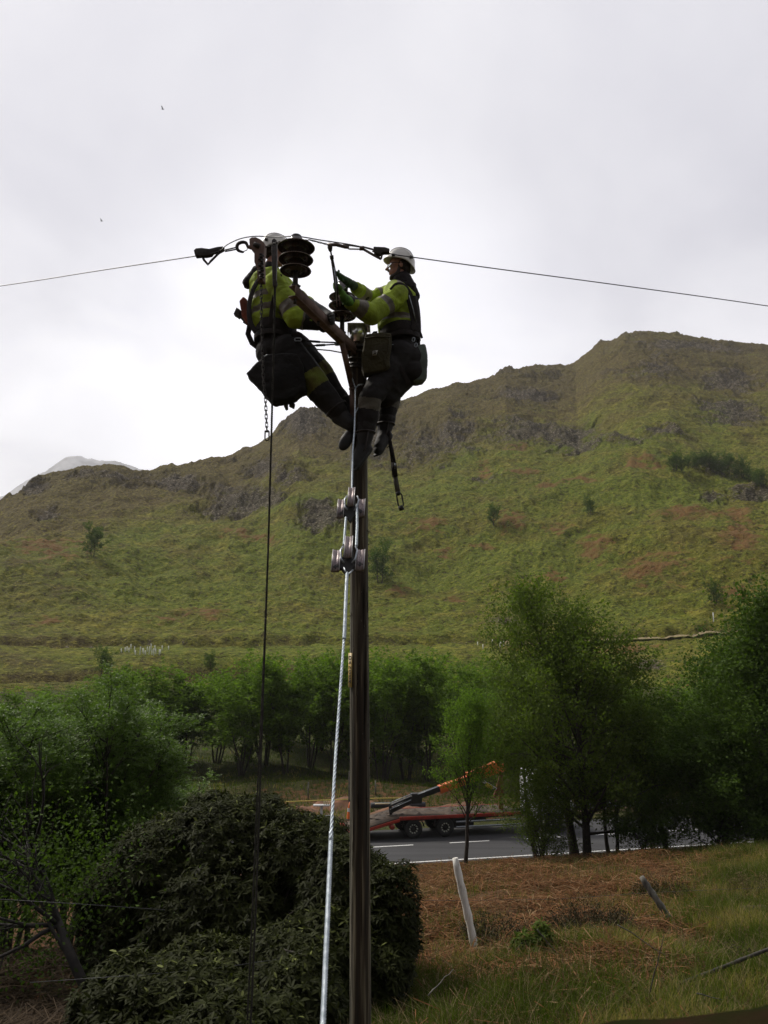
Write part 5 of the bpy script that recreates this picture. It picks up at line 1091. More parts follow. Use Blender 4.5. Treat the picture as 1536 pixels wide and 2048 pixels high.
hw.tube([at(584, 668, Vc - 0.2), at(600, 672, Vc - 0.2), at(608, 682, Vc - 0.2)], [0.03, 0.034, 0.022], 8); 
hw.tube([at(588, 700, Vc - 0.22), at(603, 725, Vc - 0.22), at(608, 748, Vc - 0.2)], 0.012, 6, flat=0.4)
hn1 = hw.build('harness', M_HARN, W1, bevel=0.003)
b = MB(); ring_link(b, at(596, 679, Vc - 0.24), (1, 0, 0), (0, 0, 1), 0.06, 0.03, 0.006)
b.build('buckle', M_GALV, hn1)
for x, y in ((527, 715), (534, 713), (596, 712)): b = MB(); ring_link(b, at(x, y, Vc - 0.22), (0.2, 0, 1), (1, 0, 0), 0.035, 0.025, 0.004); b.build('buckle', M_GALV, hn1)
b = MB()
b.tube([at(600, 714, Vc - 0.23), at(605, 735, Vc - 0.23), at(612, 765, Vc - 0.22)], 0.0045, 6); b.build('cord', M_GALV, hn1)
bg3 = bag('tool_bag', [(533, 716), (560, 712), (596, 714), (606, 735), (610, 765), (612, 785), (598, 792), (588, 800), (570, 804), (549, 808), (538, 800), (520, 778), (500, 758), (496, 752), (508, 738)], 6.92, 0.16, M_BAGB, 'big black canvas tool bag slung under the left worker', 9)
b = MB(); b.tube([at(503, 752, 6.98), at(495, 746, 6.98)], 0.016, 8); b.build('toggle', M_IRON, bg3)
b = MB(); b.tube([at(570, 795, 6.96), at(572, 812, 6.96), at(574, 820, 6.96)], [0.02, 0.02, 0.012], 8); b.tube([at(582, 795, 6.98), at(584, 812, 6.98), at(589, 813, 6.98)], 0.026, 8); b.build('hanging_tools', simple('tool_steel', (0.07, 0.06, 0.045), (0.03, 0.025, 0.02), 0.4, metal=0.4), bg3)
pk = empty('tool_pouch', at(487, 620, 7.1), label='small rust orange pouch with a tool sticking out behind the left worker', cat='pouch')
bb = Body(); bb.b.prism([at(481, 606, 7.08), at(488, 598, 7.08), at(495, 603, 7.08), at(500, 640, 7.08), at(495, 650, 7.08), at(486, 636, 7.08)], (0, 0.10, 0)); bb.finish('pouch', M_ORB, pk, 0.007, 4, wrinkle=0.004, wscale=20)
b = MB(); b.tube([at(469, 630, 7.1), at(475, 618, 7.1)], [0.0, 0.0], 4) if False else None
b.prism([at(468, 630, 7.1), at(474, 617, 7.1), at(484, 624, 7.1), at(479, 637, 7.1)], (0, 0.06, 0)); b.tube([at(478, 628, 7.1), at(490, 640, 7.1)], 0.022, 8); b.tube([at(488, 642, 7.1), at(497, 648, 7.1)], 0.02, 8); b.build('tool_head', M_IRON, pk, bevel=0.004)
# ================================================================== lorry on the far lane
M_RED = simple('red_paint', (0.36, 0.030, 0.016), (0.20, 0.022, 0.014), 0.4, scale=4, lo=0.4, hi=0.75)
M_ORNG = simple('orange_paint', (0.75, 0.16, 0.03), (0.42, 0.08, 0.018), 0.4, scale=3, lo=0.4, hi=0.8)
M_WHT = simple('white_paint', (0.58, 0.59, 0.60), (0.36, 0.37, 0.38), 0.4, scale=5, lo=0.5, hi=0.9)
M_DECK = simple('muddy_deck', (0.085, 0.058, 0.038), (0.036, 0.026, 0.019), 0.9, scale=2.5, bump=0.5)
M_CHAS = simple('chassis_black', (0.022, 0.021, 0.021), (0.012, 0.012, 0.012), 0.5, scale=6)
M_GLASS = simple('dark_glass', (0.03, 0.04, 0.045), (0.02, 0.025, 0.03), 0.08, scale=2, spec=0.8)
RA = (at(828, 1658, 43.5) - RO).dot(RD)            # rear wheel position along the road
lorry = empty('flatbed_lorry', rp(RA, 2.5), math.atan2(RD.y, RD.x), label='red beavertail flatbed lorry with an orange loading boom parked on the far lane', cat='lorry')
def lp(a, q, z): return rp(RA + a, q, z)
Mr = Matrix((RD, RN, Vector((0, 0, 1)))).transposed()
QN, QF = 1.30, 3.70
def lbox(b, a0, a1, q0, q1, z0, z1): b.box(lp((a0 + a1) / 2, (q0 + q1) / 2, (z0 + z1) / 2), (a1 - a0, q1 - q0, z1 - z0), Mr); return b
b = MB(); lbox(b, -1.0, 8.6, QN + 0.75, QN + 0.95, 0.72, 0.98); lbox(b, -1.0, 8.6, QF - 0.95, QF - 0.75, 0.72, 0.98)
for a in (-0.6, 0.9, 2.6, 4.3, 6.0): lbox(b, a - 0.06, a + 0.06, QN + 0.2, QF - 0.2, 0.84, 0.99)
lbox(b, 2.0, 3.3, QN + 0.1, QN + 0.7, 0.42, 0.95); lbox(b, 3.6, 4.6, QF - 0.7, QF - 0.1, 0.42, 0.95); b.build('chassis', M_CHAS, lorry, bevel=0.01)
b = MB(); lbox(b, -0.75, 5.9, QN + 0.03, QF - 0.03, 1.0, 1.08)
b.prism([lp(-0.75, QN + 0.03, 1.075), lp(-0.75, QN + 0.03, 1.0), lp(-3.1, QN + 0.03, 0.46), lp(-3.1, QN + 0.03, 0.53)], (0, 0, 0)) if False else None
def slab(b, a0, z0, a1, z1, q0, q1, th):
    v = [lp(a0, q0, z0), lp(a1, q0, z1), lp(a1, q1, z1), lp(a0, q1, z0)]; b.prism([p + Vector((0, 0, -th / 2)) for p in v], (0, 0, th)); return b
slab(b, -0.751, 1.08, -3.3, 0.46, QN + 0.03, QF - 0.03, 0.07); b.build('deck', M_DECK, lorry)
b = MB(); rs9 = np.random.RandomState(9)
for k in range(60):
    a = rs9.uniform(-2.6, 5.4); q = rs9.uniform(QN + 0.3, QF - 0.3); z = 1.09 if a > -0.75 else 1.09 + (a + 0.75) * 0.243
    c = lp(a, q, z); b.lathe([(0.0, rs9.uniform(0.04, 0.12)), (rs9.uniform(0.1, 0.25), 0.03), (rs9.uniform(0.25, 0.4), -0.02)], 7, o=tuple(c))
b.build('mud', M_DECK, lorry)
b = MB(); lbox(b, -0.75, 5.95, QN - 0.03, QN + 0.03, 0.93, 1.10); slab(b, -0.75, 1.015, -3.3, 0.40, QN - 0.03, QN + 0.03, 0.15); lbox(b, -0.75, 5.95, QF - 0.03, QF + 0.03, 0.93, 1.10); slab(b, -0.75, 1.015, -3.3, 0.40, QF - 0.03, QF + 0.03, 0.15)
lbox(b, -3.42, -3.30, QN - 0.03, QF + 0.03, 0.30, 0.52); b.build('side_rail', M_RED, lorry, bevel=0.008)
b = MB(); b.tube([lp(-1.15, QN - 0.02, 0.62), lp(-1.15, QN + 0.25, 0.62)], 0.13, 14); b.build('air_tank', M_RED, lorry)
for a in (0.0, 1.72, 7.85):
    for q in (QN + 0.16, QF - 0.16):
        w_ = MB(); sg_ = -1 if q < 2.5 else 1; c = lp(a, q, 0.47); Mw = Matrix((RD, Vector((0, 0, 1)), RN * sg_)).transposed()
        w_.lathe([(0.20, -0.13), (0.42, -0.14), (0.47, -0.09), (0.475, 0.09), (0.42, 0.14), (0.27, 0.13), (0.26, 0.11)], 30, M=Mw, o=tuple(c)); wh = w_.build('wheel', M_BLACK, lorry, smooth=True)
        h = MB(); h.lathe([(0.0, 0.06), (0.07, 0.06), (0.08, 0.015), (0.19, 0.02), (0.25, 0.115), (0.265, 0.118)], 24, M=Mw, o=tuple(c))
        h.build('rim', M_CHAS, wh, smooth=True); h = MB()
        for k in range(10): h.tube([c + Mw @ Vector((0.205 * math.cos(k * 0.628), 0.205 * math.sin(k * 0.628), 0.03)), c + Mw @ Vector((0.205 * math.cos(k * 0.628), 0.205 * math.sin(k * 0.628), 0.125))], 0.036, 6)
        h.build('wheel_nuts', simple('pale_nut', (0.55, 0.55, 0.45), (0.35, 0.35, 0.30), 0.5), wh)
b = MB()
for a in (0.0, 1.72, 7.85):
    pts = [(a + 0.58 * math.cos(t), 0.50 + 0.55 * math.sin(t)) for t in np.linspace(0.1, math.pi - 0.1, 12)]
    for q0 in (QN + 0.0, QF - 0.34):
        for (x0, z0), (x1, z1) in zip(pts, pts[1:]):
            if max(z0, z1) < 0.93: b.prism([lp(x0, q0, z0), lp(x1, q0, z1), lp(x1, q0 + 0.34, z1), lp(x0, q0 + 0.34, z0)], (0, 0, 0.012))
b.build('mudguard', M_CHAS, lorry)
b = MB()
for z in (0.42, 0.68): lbox(b, 2.3, 5.9, QN - 0.01, QN + 0.03, z, z + 0.09)
b.build('side_guard', M_GALV, lorry)
# folding lower leaf / black beam with support leg
b = MB(); p0 = at(781, 1617, 44.4); 
def bm(b, x0, y0, x1, y1, Y, w_, h_): b.beam(at(x0, y0, Y), at(x1, y1, Y + 0.23 * (at(x1, y1, Y).x - at(x0, y0, Y).x)), w_, h_); return b
bm(b, 780, 1622, 846, 1589, 44.0, 0.35, 0.22); bm(b, 780, 1611, 828, 1591, 44.0, 0.22, 0.10); bm(b, 822, 1597, 905, 1568, 44.2, 0.30, 0.28); b.beam(at(780, 1607, 44.0), at(782, 1630, 44.0), 0.16, 0.12, up=(0, 1, 0)); b.box(at(832, 1596, 44.3), (0.55, 0.4, 0.5), Mr); b.build('stabiliser_beam', M_CHAS, lorry, bevel=0.02)
b = MB(); bm(b, 780, 1606, 824, 1587.5, 43.82, 0.05, 0.035); bm(b, 784, 1617, 822, 1600, 43.80, 0.04, 0.03); bm(b, 836, 1589, 876, 1573.5, 44.0, 0.05, 0.035); b.build('hydraulic_ram', M_GALV, lorry)
b = MB(); bm(b, 878, 1579, 1008, 1533, 44.6, 0.42, 0.40); bm(b, 934, 1550, 1000, 1524, 44.5, 0.34, 0.26); b.build('boom', M_ORNG, lorry, bevel=0.02)
b = MB(); rsx = np.random.RandomState(12)
for k in range(13):
    x = 938 + k * 4.6; y = 1547.5 - k * 1.78; c = at(x, y, 44.38 + 0.23 * 0.03 * (x - 938)); kk = mpp(y, 44.4)
    for m in range(3): dx, dy = rsx.uniform(-1.3, 1.3, 2); b.beam(c + Vector((dx * kk, 0, -2 * kk)), c + Vector((rsx.uniform(-1.5, 1.5) * kk, 0, 2.2 * kk)), 0.04, 0.015, up=(0, 1, 0))
b.build('boom_lettering', simple('cream_paint', (0.70, 0.62, 0.50), (0.5, 0.4, 0.3), 0.5), lorry)
b = MB(); b.beam(at(1002, 1542, 45.6), at(1002, 1622, 45.6), 0.24, 0.26, up=(0, 1, 0)); b.beam(at(1004, 1545, 45.6), at(990, 1595, 45.3), 0.20, 0.2, up=(0, 1, 0)); b.build('crane_column', simple('rusty_orange', (0.20, 0.05, 0.02), (0.10, 0.03, 0.015), 0.6), lorry, bevel=0.02)
b = MB(); bm(b, 966, 1562, 992, 1578, 45.0, 0.16, 0.14); b.build('control_arm', M_WHT, lorry); b = MB(); bm(b, 972, 1568, 984, 1576, 44.85, 0.12, 0.2); b.build('warning_patch', simple('hazard_yellow', (0.60, 0.45, 0.05)), lorry)
# cab
b = MB(); CO = 0.95; prof = [(a + CO, z) for a, z in [(5.95, 0.75), (5.95, 2.95), (6.25, 3.12), (7.3, 3.10), (7.62, 2.9), (7.95, 1.85), (8.02, 1.1), (8.02, 0.5), (7.45, 0.5), (7.35, 0.95), (6.45, 0.95), (6.35, 0.55), (5.95, 0.55)]]
b.prism([lp(a, 2.5, z) for a, z in prof], RN * 2.36); cab_o = b.build('cab', M_WHT, lorry, bevel=0.05)
b = MB()
for q in (QN + 0.055, QF - 0.055): b.prism([lp(7.70, q, 1.75), lp(7.70, q, 2.55), lp(8.40, q, 2.55), lp(8.70, q, 1.75)], RN * 0.02)
b.prism([lp(8.62, QN + 0.25, 2.72), lp(8.62, QF - 0.25, 2.72), lp(8.915, QF - 0.2, 1.85), lp(8.915, QN + 0.2, 1.85)], RD * 0.03); b.build('cab_window', M_GLASS, cab_o)
b = MB(); lbox(b, 7.35, 8.15, QN + 0.5, QF - 0.5, 3.13, 3.24); b.build('beacon_bar', simple('amber_lens', (0.6, 0.25, 0.02), rough=0.2), cab_o, bevel=0.02)
b = MB(); lbox(b, 8.65, 8.75, QN - 0.22, QN - 0.02, 1.9, 2.45); lbox(b, 8.65, 8.75, QF + 0.02, QF + 0.22, 1.9, 2.45); b.build('mirror', M_CHAS, cab_o, bevel=0.02)
b = MB(); lbox(b, 8.95, 9.07, QN + 0.1, QF - 0.1, 0.4, 0.8); b.build('bumper', M_CHAS, cab_o, bevel=0.02)
# ------------------------------------------------------------------ roadside works behind the lorry
def gp(px, py, Y): p = at(px, py, Y); return Vector((p.x, Y, ground_z(p.x, Y)))
b = MB(); P_ = [gp(480, 1620, 49), gp(580, 1620, 49.4), gp(640, 1620, 50), gp(740, 1620, 50.5), gp(830, 1620, 51)]; P_ = [p + Vector((0, 0, 0.75)) for p in P_]
b.tube(P_, 0.03, 6); b.build('barrier_tape', simple('tape_yellow', (0.62, 0.52, 0.10), (0.5, 0.4, 0.1), 0.5), label='yellow barrier tape stretched along the diggings behind the pole', cat='tape')
b = MB(); P_ = [gp(610, 1630, 47.9), gp(650, 1630, 48.0), gp(664, 1630, 48.2)]; b.tube([p + Vector((0, 0, 0.12)) for p in P_], 0.05, 6); b.build('pale_pole', M_WHT, label='white rod lying on the red earth left of the pole', cat='rod')
o = empty('tool_trestle', gp(643, 1620, 48.4), label='small white trestle with tools on it in the red earth left of the pole', cat='trestle'); c = gp(643, 1620, 48.4)
MB().beam(c, c + Vector((0, 0, 0.62)), 0.14, 0.12, up=(0, 1, 0)).build('leg', M_WHT, o); MB().box(c + Vector((0, 0, 0.66)), (0.95, 0.4, 0.07)).build('tabletop', M_WHT, o, bevel=0.01)
b = MB(); [b.box(c + Vector((0.15 + 0.12 * k, 0, 0.80)), (0.06, 0.06, 0.2)) for k in range(4)]; b.build('tool_rack', simple('pale_yellow', (0.6, 0.55, 0.3)), o); MB().box(c + Vector((0.1, -0.1, 0.05)), (1.0, 0.3, 0.05)).build('foot_board', M_GALV, o)
for px, py, Y, h_, lab in ((616, 1608, 54.5, 1.1, 'short dark marker stake on the grass behind the yellow tape'), (751, 1592, 55, 0.9, 'thin marker stake just right of the pole behind the lorry')):
    c = gp(px, py, Y); b = MB(); b.tube([c - Vector((0, 0, 0.1)), c + Vector((0, 0, h_))], 0.045, 6); b.build('marker_stake', M_POSTG, label=lab, cat='stake')
c = gp(700, 1625, 50.2); b = MB(); b.box(c + Vector((0, 0, 1.15)), (0.22, 0.06, 2.4)); b.build('notice_board', M_POSTG, label='grey board on end half hidden behind the left edge of the pole', cat='board', bevel=0.01)
c = gp(699, 1650, 47.5); o = empty('traffic_cone', c, label='orange and white traffic cone peeping out left of the pole', cat='cone')
MB().lathe([(0.17, 0.04), (0.15, 0.25), (0.125, 0.45), (0.09, 0.7), (0.03, 0.95), (0.0, 0.95)], 20, o=tuple(c)).build('cone_body', M_ORNG, o, smooth=True); MB().lathe([(0.131, 0.44), (0.110, 0.64)], 20, o=tuple(c)).build('white_band', M_WHT, o); MB().box(c + Vector((0, 0, 0.03)), (0.42, 0.42, 0.05)).build('base', M_BLACK, o, bevel=0.01)
b = MB(); P_ = [gp(742, 1610, 50.5), gp(790, 1610, 50.8), gp(850, 1610, 51.2)]; b.tube([p + Vector((0, 0, 0.35)) for p in P_], 0.17, 10); b.build('duct_pipe', simple('duct_blue_black', (0.03, 0.035, 0.045)), smooth=True, label='fat blue black duct pipe lying behind the tail of the lorry', cat='pipe')
b = MB(); P_ = [gp(750, 1618, 49.6), gp(800, 1618, 49.9), gp(835, 1618, 50.2)]; b.tube([p + Vector((0, 0, 0.55)) for p in P_], 0.04, 6); b.build('cream_batten', simple('cream_batten', (0.55, 0.50, 0.32)), label='cream batten lying in front of the duct pipe', cat='batten')
# guard rail glimpsed right of the big birch
o = empty('crash_barrier', rp(18, 4.6), label='pale crash barrier rail glimpsed between the large birch and the dark trees', cat='barrier')
b = MB(); b.beam(rp(12, 4.6, 0.62), rp(22, 4.6, 0.62), 0.05, 0.28); b.build('rail', M_GALV, o, bevel=0.01)
for k in range(5): MB().beam(rp(12.4 + 2.3 * k, 4.68, -0.1), rp(12.4 + 2.3 * k, 4.68, 0.6), 0.07, 0.05, up=(0, 1, 0)).build('post', M_GALV, o)
# earth bank of the diggings (rough spoil)
for px, Y, rx, h_, sd_, lab in ((690, 52.5, 2.6, 0.55, 1, 'long low heap of red earth behind the pole'), (800, 48.6, 2.4, 0.55, 2, 'heap of red earth behind the tail of the lorry'), (930, 49.5, 3.0, 0.6, 3, 'heap of earth behind the deck of the lorry'), (600, 50.5, 1.6, 0.35, 4, 'small heap of red earth left of the trestle')):
    c = gp(px, 1600, Y); b = MB(); na, nr = 40, 16; V = []
    for i in range(nr + 1):
        for j in range(na):
            a = j / na * 2 * math.pi; r_ = i / nr; x = math.cos(a) * r_ * rx; y = math.sin(a) * r_ * 1.3
            V.append((c.x + x, c.y + y, ground_z(c.x + x, c.y + y) - 0.03 + h_ * (1 - r_ ** 2) * (0.6 + 0.9 * vnoise(np.array([x * 1.8 + sd_]), np.array([y * 1.8]), 6)[0])))
    b.add(V, [[i * na + j, i * na + (j + 1) % na, (i + 1) * na + (j + 1) % na, (i + 1) * na + j] for i in range(nr) for j in range(na)])
    b.build('earth_heap', simple('red_earth', (0.20, 0.095, 0.050), (0.095, 0.050, 0.030), 1.0, scale=2.5, bump=0.8, bscale=12), label=lab, cat='earth heap')
# ------------------------------------------------------------------ plastic tree guards on the valley floor
M_TUBE = simple('tube_plastic', (0.50, 0.52, 0.42), (0.38, 0.40, 0.32), 0.5)
rst = np.random.RandomState(2); tube_src = MB().lathe([(0.07, 0.0), (0.07, 1.0), (0.062, 1.0), (0.062, 0.05)], 8).mesh('tree_guard'); tube_src.materials.append(M_TUBE)
spots = [(243, 1304, 7), (250, 1302, 8), (255, 1300, 8), (258, 1303, 8), (262, 1297, 9), (268, 1303, 10), (271, 1309, 8), (280, 1309, 14), (285, 1303, 8), (288, 1306, 10), (291, 1308, 8), (294, 1302, 9), (299, 1308, 14), (302, 1300, 13), (303, 1308, 8), (307, 1310, 13), (309, 1299, 9), (312, 1307, 10), (319, 1308, 10), (321, 1306, 8), (324, 1298, 8), (338, 1298, 7),
         (955, 1288, 6), (966, 1296, 8), (985, 1284, 6), (1000, 1294, 9), (1007, 1292, 10), (1002, 1288, 7)]
for k, (px, py, hp_) in enumerate(spots):
    p = hill_point(px, py + 2); o = bpy.data.objects.new('tree_guard', tube_src); COL.objects.link(o); o.location = (p.x, p.y, p.z - 0.05)
    s_ = 1.9 * hp_ * mpp(py, p.y) * 0.62; o.scale = (1.15, 1.15, s_); o.rotation_euler = (rst.uniform(-0.06, 0.06), rst.uniform(-0.06, 0.06), 0)
    left = px < 600
    tag(o, 'one of the upright pale plastic tree guards clustered on the far meadow, left' if left else 'one of the few pale tree guards on the far meadow between pole and birch', 'tree guard', 'tree guards on the far meadow, left' if left else 'tree guards on the far meadow, centre')
p = hill_point(1428, 1246); b = MB(); b.lathe([(0.08, 0.0), (0.08, 1.6), (0.0, 1.6)], 8, o=tuple(p)); b.build('marker_post', M_WHT, label='white marker post beside the track on the right', cat='post')
# ================================================================== trees and shrubs
def leaf_cards(b, P, size, rs, tint, up=0.5, aspect=0.55, dirs=None, jit=0.35, droop=0.0):
    """pointed leaf: four corners, a little cupped"""
    n = len(P); d = rs.normal(size=(n, 3)) if dirs is None else dirs + rs.normal(size=(n, 3)) * jit
    d[:, 2] -= droop
    d /= np.linalg.norm(d, axis=1)[:, None] + 1e-9
    nr = rs.normal(size=(n, 3)) + np.array([0, 0, up * 2.2]); s = np.cross(d, nr); s /= np.linalg.norm(s, axis=1)[:, None] + 1e-9
    nn = np.cross(s, d)
    L_ = (size * rs.uniform(0.65, 1.25, n))[:, None]; W_ = L_ * aspect * 0.5
    v0 = P; v1 = P + d * L_ * 0.5 + s * W_ - nn * W_ * 0.25; v2 = P + d * L_ ; v3 = P + d * L_ * 0.5 - s * W_ - nn * W_ * 0.25
    V = np.stack([v0, v1, v2, v3], 1).reshape(-1, 3)
    f = np.arange(n * 4).reshape(n, 4)
    b.add(V, f, np.repeat(tint, 4))
def curve(p, d, L_, n, rs, bend=0.25, grav=0.0, up=0.0):
    P = [np.array(p, float)]; d = np.array(d, float); d /= np.linalg.norm(d)
    for i in range(n):
        d = d + rs.normal(size=3) * bend * 0.5 + np.array([0, 0, up - grav]) / n
        d /= np.linalg.norm(d); P.append(P[-1] + d * L_ / n)
    return np.array(P), d
def make_tree(seed, H, R_, nb=34, leaf_n=20000, leaf=0.09, base=0.25, stems=1, angle=0.75, prof='birch', droop=0.2, trunk_r=0.11, spread=0.30, up=0.25, sub=5, twigs=True, lean=0.0, aspect=0.6, seg=6):
    rs = np.random.RandomState(seed); wood = MB(); pts = []; wts = []
    for s in range(stems):
        a0 = rs.uniform(0, 6.28); off = np.array([math.cos(a0), math.sin(a0), 0]) * (0.0 if stems == 1 else trunk_r * 2.2)
        d0 = np.array([math.cos(a0) * (0.0 if stems == 1 else 0.16), math.sin(a0) * (0.0 if stems == 1 else 0.16), 1.0]) + np.array([lean, 0, 0])
        hh = H * (1 if s == 0 else rs.uniform(0.7, 0.95))
        T, _ = curve(off + np.array([0, 0, -0.35]), d0, hh + 0.35, 16, rs, 0.07, up=0.15)
        tr = trunk_r * (1 if stems == 1 else 0.72)
        rad = tr * (1 - np.linspace(0, 1, 17)) ** 0.85 + 0.008; rad[0] *= 1.5; rad[1] *= 1.15
        wood.tube(T, rad, 8)
        for k in range(nb // stems):
            t = base + (0.985 - base) * ((k + rs.rand()) / (nb // stems)); q = t * 16; i = min(15, int(q)); p = T[i] + (T[i + 1] - T[i]) * (q - i)
            tt = (t - base) / (1 - base)
            if prof == 'birch': pr = (0.55 + 0.45 * math.sin(min(1, tt * 1.9) * math.pi / 2)) * (1 - tt ** 1.5) + 0.10
            elif prof == 'taper': pr = min(1.0, 0.62 + 1.9 * tt) * (1 - tt) ** 0.8 + 0.07
            elif prof == 'round': pr = math.sqrt(max(0.03, 1 - (tt * 1.7 - 0.75) ** 2 * 0.95))
            elif prof == 'column': pr = (1 - tt ** 2.5) * 0.9 + 0.12
            else: pr = 0.35 + 0.65 * math.sin(tt * math.pi * 0.85 + 0.25)
            Lb = R_ * pr * rs.uniform(0.7, 1.25); az = k * 2.4 + rs.uniform(-0.5, 0.5); an = angle * rs.uniform(0.75, 1.2) * (1 - 0.45 * tt)
            d = np.array([math.cos(az) * math.sin(an), math.sin(az) * math.sin(an), math.cos(an)]); Lb = Lb / max(0.35, math.sin(an)) * 0.8
            B, _ = curve(p, d, Lb, seg, rs, 0.22, grav=droop, up=up)
            rb = max(0.006, rad[i] * 0.42) * (1 - np.linspace(0, 0.9, seg + 1)); wood.tube(B, rb, 5, cap=False)
            for m in range(sub):
                tb_ = 0.28 + 0.72 * (m + rs.rand()) / sub; q2 = tb_ * seg; i2 = min(seg - 1, int(q2)); pb = B[i2] + (B[i2 + 1] - B[i2]) * (q2 - i2)
                d2 = (B[i2 + 1] - B[i2]); d2 = d2 / np.linalg.norm(d2) + rs.normal(size=3) * 0.65; Ls = Lb * rs.uniform(0.22, 0.45)
                S_, _ = curve(pb, d2, Ls, 4, rs, 0.3, grav=droop * 1.4, up=up)
                if twigs: wood.tube(S_, np.linspace(max(0.004, rb[i2] * 0.5), 0.003, 5), 3, cap=False)
                for z in S_[1:]: pts.append(z); wts.append(Ls)
                bright = 0
            pts.append(B[-1]); wts.append(Lb * 0.3)
    pts = np.array(pts); wts = np.array(wts); wts = wts / wts.sum()
    idx = rs.choice(len(pts), leaf_n, p=wts)
    clump = np.clip(rs.rand(len(pts)) * 0.45 + 0.35 * (pts[:, 2] / H - 0.4), 0, 0.8)  # tint rises with height so the tops look lit; clumps vary
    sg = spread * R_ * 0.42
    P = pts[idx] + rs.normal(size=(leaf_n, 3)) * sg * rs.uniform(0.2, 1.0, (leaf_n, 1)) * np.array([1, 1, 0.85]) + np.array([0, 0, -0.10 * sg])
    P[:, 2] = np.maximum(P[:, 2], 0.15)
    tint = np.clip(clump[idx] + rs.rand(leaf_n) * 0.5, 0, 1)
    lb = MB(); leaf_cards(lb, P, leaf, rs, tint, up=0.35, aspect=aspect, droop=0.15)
    return wood, lb
M_BARK = simple('bark', (0.075, 0.062, 0.048), (0.030, 0.025, 0.020), 0.9, scale=6, bump=0.6, bscale=25, stretch=(3, 3, 1))
M_BARKD = simple('dark_bark', (0.045, 0.036, 0.027), (0.018, 0.015, 0.011), 0.9, scale=8, bump=0.5, bscale=25, stretch=(3, 3, 1))
M_LF_BIRCH = leaf_mat('birch_leaf', (0.032, 0.050, 0.010), (0.105, 0.148, 0.026), 0.40)
M_LF_FRESH = leaf_mat('fresh_leaf', (0.055, 0.100, 0.014), (0.130, 0.215, 0.030), 0.40)
M_LF_WOOD = leaf_mat('wood_leaf', (0.034, 0.054, 0.010), (0.125, 0.200, 0.028), 0.40)
M_LF_DARK = leaf_mat('dark_leaf', (0.026, 0.044, 0.010), (0.072, 0.120, 0.020), 0.32)
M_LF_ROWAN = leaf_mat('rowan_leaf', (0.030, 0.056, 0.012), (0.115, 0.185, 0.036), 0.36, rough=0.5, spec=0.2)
M_LF_RHODO = leaf_mat('rhododendron_leaf', (0.006, 0.007, 0.002), (0.030, 0.036, 0.008), 0.14, rough=0.6, spec=0.06, third=(0.140, 0.160, 0.045))  # lightest colour serves the painted glints on top
def place_tree(name, wl, loc, rz=0.0, sc=1.0, mats=(None, None), label=None, cat='tree', group=None, trunk='trunk', crown='crown'):
    o = empty(name, loc, rz, label=label, cat=cat, group=group); o.scale = (sc, sc, sc) if np.isscalar(sc) else sc
    for nm, me, mt_ in ((trunk, wl[0], mats[0]), (crown, wl[1], mats[1])):
        c = bpy.data.objects.new(nm, me); COL.objects.link(c); c.parent = o
    return o
def tree_meshes(wood, lb, wm, lm):
    a = wood.mesh('trunk'); a.materials.append(wm); c = lb.mesh('crown'); c.materials.append(lm)
    z = np.percentile(np.concatenate(lb.v)[:, 2], 99.6); a['top'] = float(z)
    return a, c
def on_ground(px, py, Y=None):
    p = at(px, py, Y); return Vector((p.x, Y, ground_z(p.x, Y)))

# --- wood beyond the road: a few shapes, each standing copy a tree of its own
wood_src = []
for sd_, st_, H_, R__, pf in ((11, 4, 9.5, 2.5, 'round'), (12, 3, 9.0, 2.3, 'birch'), (13, 5, 9.0, 2.8, 'round'), (14, 3, 10.0, 2.3, 'column'), (15, 5, 8.5, 2.6, 'round')):
    wl = make_tree(sd_, H_, R__, nb=42, leaf_n=9500, leaf=0.25, base=0.20, stems=st_, angle=0.62, prof=pf, droop=0.05, trunk_r=0.095, spread=0.24, sub=5, twigs=False)
    wood_src.append(tree_meshes(*wl, M_BARKD, M_LF_WOOD))
#       px, top py, Y, source, label
WOODS = [(55, 1392, 66, 0, 'hazy broad tree at the far left, beyond the roadside shrub'), (150, 1385, 72, 2, 'low rounded tree behind the pointed top of the roadside shrub'),
         (205, 1350, 84, 4, 'small bushy tree at the near end of the river bank, left'), (262, 1352, 70, 1, 'slim tree left of the dense round tree beyond the road'),
         (318, 1338, 66, 2, 'dense round topped tree standing apart at the left end of the wood'), (372, 1362, 65, 3, 'narrow tree with a bare leaning trunk beside the gap in the wood'),
         (432, 1352, 67, 0, 'first tree right of the gap in the wood'), (478, 1335, 63, 4, 'bushy tree beyond the road just left of the hanging rope'),
         (528, 1322, 66, 2, 'broad tree straight behind the hanging rope'), (575, 1330, 62.5, 1, 'slim many stemmed tree just right of the hanging rope'),
         (618, 1318, 67, 0, 'tall tree between the hanging rope and the stay wire'), (662, 1312, 64, 3, 'tree crossed by the stay wire above the earth mound'),
         (712, 1325, 68, 4, 'tree hidden in part behind the wooden pole'), (765, 1322, 63, 2, 'tree just right of the wooden pole with several dark stems'),
         (812, 1316, 66, 0, 'tallest tree of the wood right of the pole'), (858, 1330, 64, 1, 'slim tree in the wood above the black beam of the lorry'),
         (905, 1318, 78, 4, 'greyer tree set back behind the wood, above the small young birch'), (945, 1345, 72, 0, 'tree set back between the young birch and the large birch'),
         (985, 1325, 76, 2, 'tree set back at the left edge of the large birch'), (1015, 1375, 66, 3, 'tree behind the orange boom of the lorry'),
         (1065, 1395, 64, 0, 'tree behind the white lorry cab'), (1235, 1400, 64, 2, 'tree showing through the right side of the large birch'), (1300, 1385, 66, 1, 'slim tree right of the large birch beyond the road'),
         (1365, 1385, 62, 4, 'tree beyond the road left of the dark trees'), (1430, 1370, 66, 0, 'tree glimpsed beyond the dark roadside trees'), (1510, 1350, 64, 3, 'tree at the right edge beyond the dark roadside trees')]
